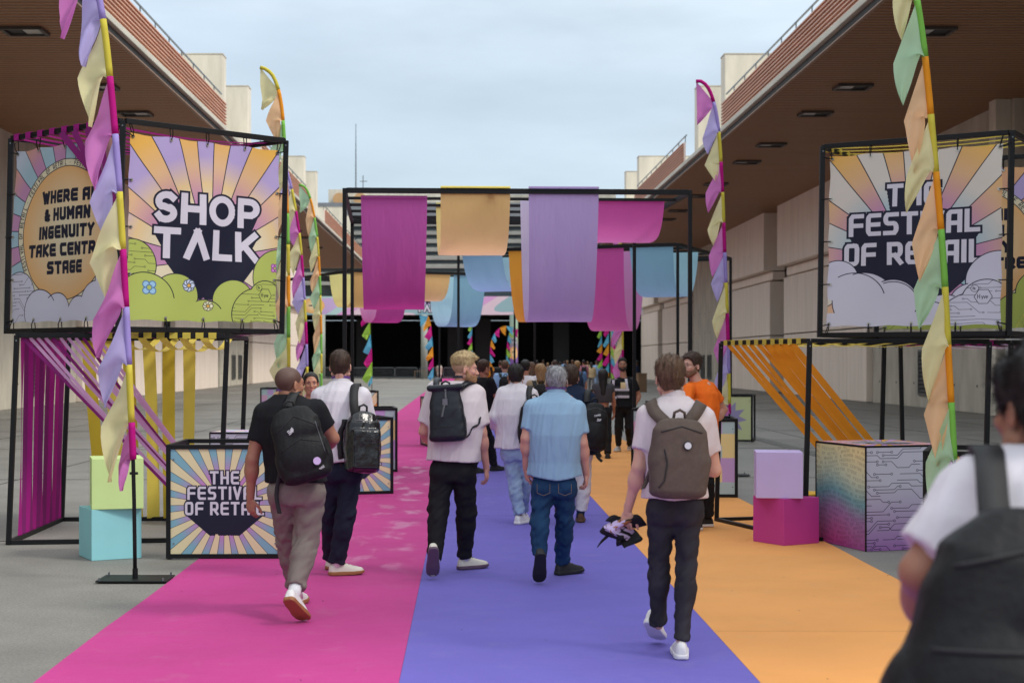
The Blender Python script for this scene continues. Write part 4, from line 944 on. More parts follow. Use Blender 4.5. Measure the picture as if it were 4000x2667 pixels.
SM = dict(mag=sheet_mat('sheet_magenta', srgb(192, 92, 168), srgb(190, 58, 146), srgb(216, 156, 212)), pea=sheet_mat('sheet_peach', srgb(234, 194, 132), srgb(230, 184, 152), srgb(232, 216, 140)), pur=sheet_mat('sheet_purple', srgb(186, 164, 214), srgb(178, 146, 204), srgb(212, 204, 234)),
          pnk=sheet_mat('sheet_pink', srgb(210, 92, 168), srgb(212, 116, 180), srgb(222, 156, 212)), blu=sheet_mat('sheet_steel_blue', srgb(136, 174, 204), srgb(140, 158, 210), srgb(170, 216, 232)), org=sheet_mat('sheet_orange', srgb(236, 166, 66), srgb(226, 150, 80), srgb(240, 190, 90)),
          sky=sheet_mat('sheet_sky', srgb(140, 186, 208), srgb(146, 172, 212), srgb(176, 224, 238)), yel=sheet_mat('sheet_yellow', srgb(222, 180, 118), srgb(220, 186, 120), srgb(232, 228, 150)))
HP2 = HP - .03
sheet(p1, .22, 1.12, .02 + .02, 1.2, 1.50, HP2 - .10, SM['mag'], 'magenta sheet hung low at the end of the front pergola', 1)
sheet(p1, 1.30, 2.25, -.01, 1.9, .84, HP2 + .03, SM['pea'], 'short peach sheet folded over the front pergola beam', 2, hemm=fab('hem_yellow', srgb(226, 208, 110), .3))
sheet(p1, 2.50, 3.46, -.02, 1.3, 1.80, HP2 + .03, SM['pur'], 'longest sheet, pale purple, over the front pergola beam', 3)
sheet(p1, 3.56, 4.55, 1.0, 2.9, .52, HP2 - .02, SM['pnk'], 'short pink sheet slung under the front pergola next to the purple one', 4)
p2 = pergola((4.18, 30.5), (-4.37, 1.8), (1.8, 4.37), 4.72, HP, 'angled black pergola with blue and magenta sheets, second along the walkway')
sheet(p2, .10, 1.00, .02, 2.1, 1.0, HP2, SM['sky'], 'pale blue sheet under the angled pergola near the cream right hall', 5)
sheet(p2, 1.12, 2.02, .02, 1.6, 1.70, HP2, SM['pnk'], 'deep hanging pink sheet under the angled pergola', 6)
sheet(p2, 2.95, 3.6, .02, 1.3, 1.5, HP2, SM['org'], 'orange sheet half hidden behind the long purple sheet', 7)
sheet(p2, 3.75, 4.65, .02, 2.2, .82, HP2, SM['blu'], 'steel blue sheet at the far end of the angled pergola', 8)
p3 = pergola((-2.94, 39.4), (4.2, 2.1), (-2.1, 4.2), 4.72, HP, 'farthest black pergola with yellow and sky blue sheets')
sheet(p3, .05, .95, .02, 1.75, .92, HP2, SM['yel'], 'yellow sheet at the corner of the farthest pergola', 9)
sheet(p3, .98, 1.85, .6, 2.1, 1.30, HP2, SM['mag'], 'pink sheet of the farthest pergola below the magenta one', 10)
sheet(p3, 2.05, 2.8, .02, 1.5, .72, HP2, SM['pea'], 'small peach sheet in the middle of the farthest pergola', 11)
sheet(p3, 2.9, 3.85, .02, 1.6, 1.40, HP2, SM['sky'], 'sky blue sheet hanging in a deep curve on the farthest pergola', 12)

# ------------------------------------------------------------------ feather flags
FC = {'yel': (srgb(214, 200, 76), srgb(234, 228, 178)), 'mag': (srgb(190, 20, 130), srgb(220, 136, 204)), 'lav': (srgb(166, 150, 214), srgb(196, 186, 234)), 'org': (srgb(238, 158, 40), srgb(244, 204, 160)), 'grn': (srgb(130, 196, 84), srgb(186, 220, 184)),
      'cya': (srgb(70, 170, 206), srgb(110, 190, 220)), 'hot': (srgb(214, 30, 140), srgb(220, 50, 150)), 'lim': (srgb(150, 206, 60), srgb(170, 214, 90)), 'amb': (srgb(240, 160, 40), srgb(244, 170, 60))}
def flag(pts, cols, lab, seg=.458, side=(-1, 0, 0), seed=0, zstart=.9, base=True, scale=1.0, sw=.044, group='feather flags along the walkway', pw=1.0):
    "pts: pole centre line (world) from ground up; cols from the top down"
    P0 = Vector(pts[0]); o = empty('feather_flag', (P0.x, P0.y, .012), 0, lab, 'flag', group); O = Vector(o.location); rnd = random.Random(seed)
    # resample (Catmull-Rom)
    Q = [Vector(p) for p in pts]; fine = []
    for i in range(len(Q) - 1):
        a, b, c, d = Q[max(i - 1, 0)], Q[i], Q[i + 1], Q[min(i + 2, len(Q) - 1)]
        for k in range(12):
            t = k / 12; fine.append(.5 * ((2 * b) + (c - a) * t + (2 * a - 5 * b + 4 * c - d) * t * t + (3 * b - a - 3 * c + d) * t ** 3))
    fine.append(Q[-1]); cum = [0.0]
    for i in range(1, len(fine)): cum.append(cum[-1] + (fine[i] - fine[i - 1]).length)
    tot = cum[-1]
    def at(s_):
        s_ = min(max(s_, 0), tot); i = max(0, min(len(cum) - 2, int(np.searchsorted(cum, s_)) - 1)); t = (s_ - cum[i]) / max(1e-6, cum[i + 1] - cum[i]); return fine[i].lerp(fine[i + 1], t)
    s0 = next((c for c, f in zip(cum, fine) if f.z > zstart), 0)
    MB().tube([at(s0 * k / 3) - O for k in range(4)] + [at(s0 + .3) - O], .013 * scale + .003, 8).build('pole', BM, o, smooth=True)
    if base:
        MB().box((0, .02, .006), (.56, .36, .012)).build('base_plate', BM, o, bevel=.004)
        MB().tube([(0, 0, .01), (0, 0, .09)], .022, 8).build('socket', BM, o)
        for (x, y) in ((-.25, -.15), (.25, -.15), (-.25, .18), (.25, .18)): MB().tube([(x, y, .01), (x, y, .035)], .008, 6).build('bolt', railm, o)
        MB().tube([at(s0 - .11) - O + Vector((-.03, 0, 0)), at(s0 - .11) - O + Vector((.035, 0, 0))], .012, 6).build('clamp', BM, o)
    s_ = tot; k = 0; SD = Vector(side)
    while s_ > s0 + .05:
        e = max(s0, s_ - seg); c = cols[k % len(cols)]; ms, mp_ = fab('flag_sleeve_' + c, FC[c][0], .2), fab('flag_cloth_' + c, FC[c][1], .5)
        n = 6; sl_ = MB().tube([at(s_ + (e - s_) * i / n) - O for i in range(n + 1)], sw * scale * .62, 8).build('sleeve', ms, o, smooth=True)
        a_, b_ = at(s_) - O, at(e) - O; L_ = s_ - e
        dirn = (a_ - b_).normalized(); perp = SD - dirn * SD.dot(dirn); perp.normalize()
        ph = rnd.random() * 6; cl = rnd.uniform(.02, .045) * L_ / .458; fb = rnd.choice((-1, 1)); wd_ = rnd.uniform(.42, .60) * pw; tl_ = rnd.uniform(.65, 1.0) * (1 if pw == 1 else .42)
        if abs(dirn.z) < .8:
            dn = Vector((0, 0, -1)); c_ = a_.lerp(b_, .25) + dn * (L_ * rnd.uniform(.75, .95)) + SD * (.10 * L_); m_ = a_.lerp(b_, .8) + dn * (L_ * .45); tp_ = c_ + dn * (L_ * .35) + Vector((0, fb * .05, 0))
        else:
            c_ = b_ + SD * (L_ * wd_) + Vector((0, fb * .04, -L_ * rnd.uniform(.0, .26))); m_ = b_ + SD * (L_ * wd_ * rnd.uniform(.02, .22)) + Vector((0, 0, L_ * rnd.uniform(-.02, .06))); tp_ = c_.lerp(m_, rnd.uniform(.25, .8)) + Vector((0, -fb * .05, -L_ * tl_)) + SD * (L_ * rnd.uniform(-.05, .12))
        def fn(u, v, a_=a_, b_=b_, c_=c_, m_=m_, tp_=tp_, ph=ph, cl=cl, fb=fb, L_=L_):
            st = a_.lerp(b_, u); F = c_.lerp(m_, u)
            if v <= .6:
                t = v / .6; p = st.lerp(F, t); p = p + Vector((0, fb * .035 * math.sin(t * 2.2) * (.4 + u), -.04 * L_ * math.sin(t * 3.1) * u))
            else:
                t = (v - .6) / .4; p = F.lerp(tp_, t) + Vector((0, -fb * .03 * math.sin(t * 2.6), 0)) + SD * (.05 * L_ * math.sin(t * 3.14) * (.5 - u))
            w = cl * math.sin(2 * math.pi * (u * .9 + v * 1.1) + ph) * min(1, v * 3)
            return p + Vector((.25 * w, w, 0))
        MB().grid(fn, 8, 15).build('pennant', mp_, o, smooth=True)
        s_ = e; k += 1
    return o
def fpts(L_, d, gx, gy=None):
    p = [Vector(((gx - VX) * d / FPX, d, 0))]; return p + [W(x, y, d) for x, y in L_]
flag(fpts([(521, 1830), (502, 1400), (482, 1000), (456, 600), (425, 260), (398, 50), (360, -110), (305, -215), (250, -190), (232, -120)], 12.2, 528), ['lav', 'mag', 'lav', 'yel', 'mag', 'lav', 'yel', 'mag', 'lav', 'yel', 'mag'][1:], 'tall flag of yellow, magenta and lavender pennants in front of the shop talk sign', seed=3)
flag(fpts([(3727, 1800), (3706, 1400), (3684, 1000), (3650, 600), (3618, 260), (3590, 50), (3562, -90), (3525, -170), (3490, -150)], 12.2, 3735), ['yel', 'grn', 'org', 'green', 'yel', 'org', 'grn', 'yel', 'org', 'grn'][0:3] + ['yel', 'org', 'grn', 'yel', 'org', 'grn'], 'tall flag of orange, green and yellow pennants in front of the festival banner', seed=8)
def std(gx, d, top, bend, w_):  # photo-traced pole bend, top=(tipx,tipy), list of points
    return fpts(bend, d, gx)
flag(fpts([(1128, 1600), (1126, 1000), (1117, 700), (1106, 480), (1092, 370), (1068, 300), (1040, 272), (1016, 264)], 22.7, 1130), ['yel', 'org', 'grn'], 'arched flag of yellow, orange and green pennants behind the shop talk sign', seed=12)
flag(fpts([(1255 - 50, 1700), (1196, 1300), (1178, 1000), (1160, 850), (1140, 740), (1118, 655)], 31.6, 1208), ['lav', 'yel', 'mag', 'yel', 'mag', 'lav', 'yel', 'mag', 'lav', 'yel', 'mag'], 'magenta, yellow and lavender flag next to the shop talk sign edge', seed=14)
flag(fpts([(1256, 1600), (1254, 1250), (1245, 1000), (1230, 860), (1212, 775), (1192, 732), (1168, 722)], 36.2, 1258), ['grn', 'org', 'grn', 'yel', 'org', 'grn', 'yel', 'org', 'grn', 'yel'], 'orange, green and yellow flag arching by the far canopy', seed=17)
flag(fpts([(2850, 1640), (2843, 1300), (2832, 1000), (2820, 700), (2806, 500), (2788, 400), (2765, 342), (2738, 318), (2719, 318)], 23.3, 2852), ['mag', 'lav', 'yel', 'mag', 'yel', 'mag', 'lav', 'yel', 'mag', 'lav', 'yel', 'mag'], 'arched flag of magenta, lavender and yellow pennants beside the right canopy', seed=21)
flag(fpts([(2433, 1500), (2431, 1250), (2426, 1000), (2416, 820), (2409, 790)], 38, 2434), ['lav', 'mag', 'yel', 'mag', 'lav', 'yel', 'mag', 'yel', 'mag', 'lav'], 'magenta and yellow flag seen behind the pink pergola sheet', seed=23, base=False)
def far_flag(px, d, h, cols, lab, sgn=-1, seg=.458, arch=.9, seed=0):
    x = (px - VX) * d / FPX
    flag([Vector((x, d, 0)), Vector((x, d, h * .45)), Vector((x + sgn * .06, d, h * .72)), Vector((x + sgn * .25 * arch, d, h * .9)), Vector((x + sgn * .6 * arch, d, h * .985)), Vector((x + sgn * 1.0 * arch, d, h * .96))], cols, lab, seg, (sgn, 0, 0), seed, base=False, scale=.5, pw=1.25, group='far feather flags by the doorway')
A4 = ['amb', 'hot', 'cya', 'amb', 'hot', 'cya', 'amb', 'hot']
far_flag(1452, 51, 3.9, ['hot', 'hot', 'lim', 'cya', 'hot', 'lim', 'cya', 'hot'], 'straight flag of hot pink, lime and cyan pennants beside the pergola post', arch=.15, seed=31)
far_flag(1692, 67.7, 3.9, ['cya', 'amb', 'hot', 'cya', 'amb', 'hot', 'cya', 'amb', 'hot'], 'arched flag of amber, pink and cyan pennants in front of a doorway column', arch=.6, seed=32)
far_flag(1846, 101, 4.2, ['lim', 'cya', 'hot', 'lim', 'cya', 'hot', 'lim', 'cya'], 'slim lime and cyan flag in front of the dark doorway', arch=.15, seed=33)
far_flag(1914, 98, 4.0, ['cya'] + A4, 'strongly arched amber and pink flag bending over the crowd', 1, arch=1.5, seed=34)
far_flag(1978, 104, 4.0, ['hot', 'lim', 'cya', 'hot', 'lim', 'cya', 'amb', 'lim', 'cya'], 'lime and cyan flag close to the printed column', 1, arch=.8, seed=35)
far_flag(2378, 72, 6.1, ['hot', 'cya', 'amb', 'hot', 'cya', 'amb', 'hot', 'cya', 'amb', 'hot', 'cya', 'amb', 'hot'], 'tall cyan, amber and pink flag left of the right printed column', -1, arch=.25, seed=36)
far_flag(2388, 80, 5.6, ['hot', 'lim', 'cya', 'hot', 'lim', 'cya', 'hot', 'lim', 'cya', 'hot', 'lim'], 'lime and pink flag overlapping the tall cyan flag', 1, arch=.1, seed=37)
far_flag(2352, 92, 5.4, ['hot', 'lim', 'cya', 'hot', 'lim', 'cya', 'amb', 'hot', 'lim', 'cya'], 'farthest lime, cyan and pink flag behind the tall cyan one', -1, arch=.2, seed=38)
# ------------------------------------------------------------------ people: distance-field bodies
def V3(v): return np.array([v[0], v[1], v[2]], np.float32)
def smin(a, b, k):
    h = np.clip(.5 + .5 * (b - a) / k, 0, 1); return b + (a - b) * h - k * h * (1 - h)
def smax(a, b, k): return -smin(-a, -b, k)
_rng = np.random.RandomState(7); _DIR = _rng.normal(size=(8, 3)).astype(np.float32); _DIR /= np.linalg.norm(_DIR, axis=1)[:, None]
def wob(P, sc, seed=0.0):
    "cheap smooth noise -1..1"
    Q = P * np.array(sc, np.float32); a = Q @ _DIR[0] + seed; b = Q @ _DIR[1] + seed * 1.7; c = Q @ _DIR[2] - seed; d = Q @ _DIR[3] + 2 * seed; e = Q @ _DIR[4] * 1.9 + seed
    return (np.sin(a + 1.6 * np.sin(b)) + .7 * np.sin(c * 1.3 + 1.4 * np.sin(d)) + .45 * np.sin(e * 1.6 + a)) / 2.15
def d_cone(P, a, b, ra, rb):
    a, b = V3(a), V3(b); ab = b - a; q = float(ab @ ab) + 1e-9
    t = np.clip(((P - a) @ ab) / q, 0, 1); return np.linalg.norm(P - a - t[:, None] * ab, axis=1) - (ra + (rb - ra) * t)
def d_ell(P, c, r, M=None):
    X = P - V3(c)
    if M is not None: X = X @ M
    r = np.array(r, np.float32); k0 = np.linalg.norm(X / r, axis=1); k1 = np.linalg.norm(X / (r * r), axis=1) + 1e-9
    return k0 * (k0 - 1) / k1
def d_loft(P, O, rt, fw, zs, cx, cy, A, B_, pw=2.3):
    "upright loft: ellipse sections along z; O origin, rt/fw horizontal axes"
    X = P - V3(O); x = X @ V3(rt); y = X @ V3(fw); z = X[:, 2]
    x = x - np.interp(z, zs, cx); y = y - np.interp(z, zs, cy); a = np.interp(z, zs, A); b = np.interp(z, zs, B_)
    k = ((np.abs(x) / a) ** pw + (np.abs(y) / b) ** pw) ** (1 / pw); return (k - 1) * np.minimum(a, b) * .92
def d_rbox(P, h, r):
    q = np.abs(P) - (np.array(h, np.float32) - r); return np.linalg.norm(np.maximum(q, 0), axis=1) + np.minimum(q.max(1), 0) - r
def nets(fn, lo, hi, vox):
    "naive surface nets of fn over the box lo..hi"
    lo = np.array(lo, np.float32) - vox * 2; hi = np.array(hi, np.float32) + vox * 2
    n = np.maximum(3, np.ceil((hi - lo) / vox).astype(int) + 1)
    ax = [lo[i] + vox * np.arange(n[i], dtype=np.float32) for i in range(3)]
    Gd = np.stack(np.meshgrid(*ax, indexing='ij'), -1).reshape(-1, 3)
    v = fn(Gd).reshape(n).astype(np.float32)
    v[0] = v[-1] = 1; v[:, 0] = v[:, -1] = 1; v[:, :, 0] = v[:, :, -1] = 1
    ins = v < 0
    cs = [(i, j, k) for i in (0, 1) for j in (0, 1) for k in (0, 1)]
    sl = lambda A, c: A[c[0]:n[0] - 1 + c[0], c[1]:n[1] - 1 + c[1], c[2]:n[2] - 1 + c[2]]
    cnt = sum(sl(ins, c).astype(np.int8) for c in cs); act = (cnt > 0) & (cnt < 8)
    idx = np.argwhere(act)
    if len(idx) == 0: return np.zeros((0, 3)), np.zeros((0, 4), int)
    cv_ = np.stack([v[idx[:, 0] + c[0], idx[:, 1] + c[1], idx[:, 2] + c[2]] for c in cs], 1)
    acc = np.zeros((len(idx), 3), np.float32); num = np.zeros(len(idx), np.float32)
    for a in range(8):
        for b in range(a + 1, 8):
            dlt = [cs[b][i] - cs[a][i] for i in range(3)]
            if sum(abs(q) for q in dlt) != 1: continue
            va, vb = cv_[:, a], cv_[:, b]; m = (va < 0) != (vb < 0); t = np.where(m, va / np.where(m, va - vb, 1), 0)
            p = np.array(cs[a], np.float32) + t[:, None] * np.array(dlt, np.float32); acc += p * m[:, None]; num += m
    verts = lo + (idx + acc / num[:, None]) * vox
    vid = np.full(n - 1, -1, np.int64); vid[idx[:, 0], idx[:, 1], idx[:, 2]] = np.arange(len(idx))
    quads = []
    for d in range(3):
        e1, e2 = (d + 1) % 3, (d + 2) % 3
        s0 = [slice(None)] * 3; s1 = [slice(None)] * 3; s0[d] = slice(0, n[d] - 1); s1[d] = slice(1, n[d])
        A, B_ = ins[tuple(s0)], ins[tuple(s1)]; ch = np.argwhere(A != B_)
        ch = ch[(ch[:, e1] > 0) & (ch[:, e2] > 0) & (ch[:, e1] < n[e1] - 1) & (ch[:, e2] < n[e2] - 1)]
        fl = A[ch[:, 0], ch[:, 1], ch[:, 2]]
        def at(o1, o2):
            q = ch.copy(); q[:, e1] -= o1; q[:, e2] -= o2; return vid[q[:, 0], q[:, 1], q[:, 2]]
        Q = np.stack([at(1, 1), at(0, 1), at(0, 0), at(1, 0)], 1); Q[~fl] = Q[~fl][:, ::-1]; quads.append(Q)
    return verts, np.concatenate(quads)
def np_mesh(name, verts, quads):
    me = bpy.data.meshes.new(name); nv, nq = len(verts), len(quads)
    me.vertices.add(nv); me.vertices.foreach_set('co', np.asarray(verts, np.float32).ravel())
    me.loops.add(nq * 4); me.loops.foreach_set('vertex_index', np.asarray(quads, np.int32).ravel())
    me.polygons.add(nq); me.polygons.foreach_set('loop_start', np.arange(0, nq * 4, 4, dtype=np.int32))
    me.polygons.foreach_set('use_smooth', np.ones(nq, bool)); me.update(calc_edges=True); return me
def join(parts):
    vs, qs, n = [], [], 0
    for v, q in parts:
        if len(v) == 0: continue
        vs.append(v); qs.append(q + n); n += len(v)
    return np.concatenate(vs), np.concatenate(qs)
def bounds(pts, pad):
    a = np.array([V3(p) for p in pts]); return a.min(0) - pad, a.max(0) + pad

SKIN = lambda n, c: pm('skin_' + n, c, .5, .10, 9, .12, 160, sub=.12, spec=.35, bdist=.002)
def cloth(n, c, rough=.85, var=.10, bump=.3, bs=34): return pm('cloth_' + n, c, rough, var, 7, bump, bs, spec=.2, bdist=.006, stretch=(1, 1, .6))

# ---- head in its own frame: x right, y forward, z up, origin mid-skull; about 23.5 cm tall
def head_fn(P, jaw=1.0, nose=1.0, female=0):
    d = d_ell(P, (0, -.012, .04), (.077, .097, .083))
    d = smin(d, d_ell(P, (0, .022, -.03), (.062 * jaw, .072, .082)), .03)
    d = smin(d, d_ell(P, (0, .055, -.088), (.034 * jaw, .032, .026)), .028)
    for s_ in (-1, 1):
        d = smin(d, d_cone(P, (s_ * .062 * jaw, -.005, -.055), (s_ * .028 * jaw, .058, -.092), .018, .018), .025)   # jaw line
        d = smin(d, d_ell(P, (s_ * .043, .062, -.022), (.022, .02, .018)), .02)                                        # cheekbone
    d = smin(d, d_cone(P, (-.04, .076, .026), (.04, .076, .026), .012, .012), .02)                                      # brow
    for s_ in (-1, 1): d = smax(d, -d_ell(P, (s_ * .031, .101, .004), (.019, .018, .012)), .012)
    d = smin(d, d_cone(P, (0, .086, .012), (0, .106 + .006 * (nose - 1), -.03), .007, .0125 * nose), .010)
    for s_ in (-1, 1): d = smin(d, d_ell(P, (s_ * .011, .098, -.034), (.008, .009, .007)), .006)
    d = smin(d, d_ell(P, (0, .083, -.062), (.025, .012, .008)), .008); d = smin(d, d_ell(P, (0, .081, -.073), (.021, .012, .008)), .008)
    d = smax(d, -d_ell(P, (0, .098, -.0675), (.026, .01, .0025)), .004)
    for s_ in (-1, 1):
        M = np.array(Matrix.Rotation(s_ * .35, 3, 'Z') @ Matrix.Rotation(-.2, 3, 'X'), np.float32)
        e = d_ell(P, (s_ * .081, -.012, -.004), (.008, .020, .032), M); e = smax(e, -d_ell(P, (s_ * .091, -.008, -.002), (.006, .010, .019), M), .004)
        d = smin(d, e, .006)
    return d
def hairline(y, nape=-.075, front=.075):
    return np.interp(y, [-.13, -.06, -.035, -.02, .012, .03, .045, .075, .1], [nape, nape, -.03, .012, .02, -.005, .03, front, front + .01])
def hair_fn(P, top=.022, side=.008, nape=-.075, front=.075, lump=.006, sc=45, seed=1.0, quiff=0.0, cut=-1):
    z = P[:, 2]; y = P[:, 1]; t = side + (top - side) * np.clip((z - .03) / .07, 0, 1) ** 1.2 + quiff * np.clip((y - .02) / .08, 0, 1) * np.clip((z - .06) / .04, 0, 1)
    n = wob(P, (sc, sc * .6, sc * .5), seed) + .5 * wob(P, (sc * 2.4, sc * 1.2, sc), seed + 3)
    d = smin(d_ell(P, (0, -.012, .04), (.077, .097, .083)), d_ell(P, (0, .0, -.03), (.064, .068, .08)), .03) - t - lump * n * np.clip(t / .015, .25, 1.3)
    return smax(d, (np.maximum(hairline(y, nape, front), np.where(y < .06, cut, -1)) - z + .004 * n) * .8, .008)
HC = np.array([0, 0, 0], np.float32)
def strands(verts, quads, n, ln, wd, seed, flow=(0, -.5, -.8), lift=.5, up=0.0):
    "thin blades that break up the outline of the hair"
    rnd = np.random.RandomState(seed); q = quads[rnd.randint(0, len(quads), n)]; P = verts[q].mean(1)
    nr = np.cross(verts[q[:, 1]] - verts[q[:, 0]], verts[q[:, 3]] - verts[q[:, 0]]); nr /= np.linalg.norm(nr, axis=1)[:, None] + 1e-9
    cen = np.array([0, -.01, .03]); o = P - cen; o /= np.linalg.norm(o, axis=1)[:, None]; nr = np.where((nr * o).sum(1)[:, None] < 0, -nr, nr)
    f = np.array(flow)[None] + up * np.array([0, 0, 1.0]) + rnd.normal(size=(n, 3)) * .45; D = f - nr * (f * nr).sum(1)[:, None]; D /= np.linalg.norm(D, axis=1)[:, None] + 1e-9
    D = D * (1 - lift * .5) + nr * lift * (.4 + .8 * rnd.rand(n, 1)); L_ = ln * (.5 + rnd.rand(n, 1)); s_ = np.cross(D, nr); s_ /= np.linalg.norm(s_, axis=1)[:, None] + 1e-9
    b = P - nr * .002; v = np.stack([b - s_ * wd, b + s_ * wd, b + D * L_ * .6 + s_ * wd * .8, b + D * L_], 1).reshape(-1, 3); k = np.arange(n)[:, None] * 4 + np.array([0, 1, 2, 3]); return v, k

def hand_parts(wr, hd, palm, thumb, curl=.5, sc=1.0, vox=.0045, spread=.0):
    "wr wrist, hd direction to the fingers, palm = palm normal, thumb = +1/-1 side"
    wr, hd, palm = Vector(wr), Vector(hd).normalized(), Vector(palm); palm = (palm - hd * palm.dot(hd)).normalized(); sd_ = hd.cross(palm).normalized() * thumb
    kn = wr + hd * (.088 * sc); prim = []
    M = np.array(Matrix((sd_, palm, hd)).transposed(), np.float32)
    prim.append(('e', wr + hd * (.05 * sc), (.041 * sc, .0165 * sc, .052 * sc), M))
    prim.append(('c', wr - hd * .03, wr + hd * .015, .027 * sc, .024 * sc))
    pts = [wr, wr - hd * .03]
    for i, (off, ln) in enumerate(((.030, .070), (.010, .079), (-.011, .073), (-.030, .057))):
        p = kn + sd_ * (off * sc) - hd * (.006 * abs(i - 1)); d = (hd + sd_ * (off * (1.5 + spread))).normalized(); a = curl * (.55 + .12 * i); r = .0088 - .0006 * i
        for j, fr in enumerate((.44, .31, .25)):
            axis = d.cross(palm); d = (Matrix.Rotation(a, 3, axis) @ d).normalized(); q = p + d * (ln * fr * sc); prim.append(('c', p, q, r * sc, (r - .0009) * sc)); p = q; r -= .0008; pts.append(p)
            a = curl * (1.0 + .1 * i)
    p = wr + hd * .022 * sc + sd_ * .026 * sc; d = (hd * .72 + sd_ * .55 + palm * .35).normalized()
    for ln, r in ((.042, .0125), (.032, .0105), (.026, .009)):
        q = p + d * ln * sc; prim.append(('c', p, q, r * sc, r * .9 * sc)); p = q; d = (d + hd * .4 + palm * .12 * curl - sd_ * .15).normalized(); pts.append(p)
    def fn(P):
        d = None
        for k, q in enumerate(prim):
            e = d_ell(P, q[1], q[2], q[3]) if q[0] == 'e' else d_cone(P, *q[1:]); d = e if d is None else smin(d, e, .009 if k < 3 else .0045)
        return d
    lo, hi = bounds(pts, .03); return nets(fn, lo, hi, vox)

def shoe(root, heel, toe, up, c_up, c_sole, name, width=.05, vox=.006, hgt=.095, sock=None):
    heel, toe, up = Vector(heel), Vector(toe), Vector(up); f = (toe - heel).normalized(); up = (up - f * up.dot(f)).normalized(); s_ = f.cross(up); Ln = .295
    M = Matrix((f, s_, up)).transposed()
    xs = [0, .02, .07, .13, .19, .24, .275, .292]; wd = [.02, .034, .038, .040, .047, .046, .036, .016]; ht = [.06, .092, .098, .088, .066, .052, .044, .026]
    def upper(P):
        x, y, z = P.T; w = np.interp(x, xs, wd) * width / .048; h = np.interp(x, xs, ht) * hgt / .098
        k = ((np.abs(y) / w) ** 2.4 + (np.abs(z - .012) / h) ** 2.4) ** (1 / 2.4); d = (k - 1) * np.minimum(w, h) * .9
        d = smax(d, np.maximum(-x - .0, x - .292), .006); d = smax(d, .010 - z, .004)
        return d + .0012 * wob(P, (90, 90, 90), 2)
    def sole(P):
        x, y, z = P.T; w = (np.interp(x, xs, wd) + .006) * width / .048
        rise = np.interp(x, [0, .2, .29], [.0, .0, .012]); d = np.maximum(np.abs(y) - w, np.maximum(rise - z, z - .030 - rise * .4)); d = smax(d, np.maximum(-.004 - x, x - .297), .01); return d
    for fn, nm, m in ((upper, 'shoe', c_up), (sole, 'sole', c_sole)):
        v, q = nets(fn, (-.01, -.07, -.005), (.31, .07, .125), vox)
        if len(v) == 0: continue
        v = v @ np.array(M, np.float32).T + V3(heel) - V3(root.location)
        o = link(nm, np_mesh(nm, v, q), m, root if nm == 'shoe' else sh_)
        if nm == 'shoe': sh_ = o
    # laces / heel tab
    for k in range(3):
        p = heel + f * (.135 + .028 * k) + up * ((.098 - .012 * k) * hgt / .098) - Vector(root.location); MB().bar(p - s_ * .022, p + s_ * .022, .006, .004).build('lace', c_sole, sh_)
    return sh_

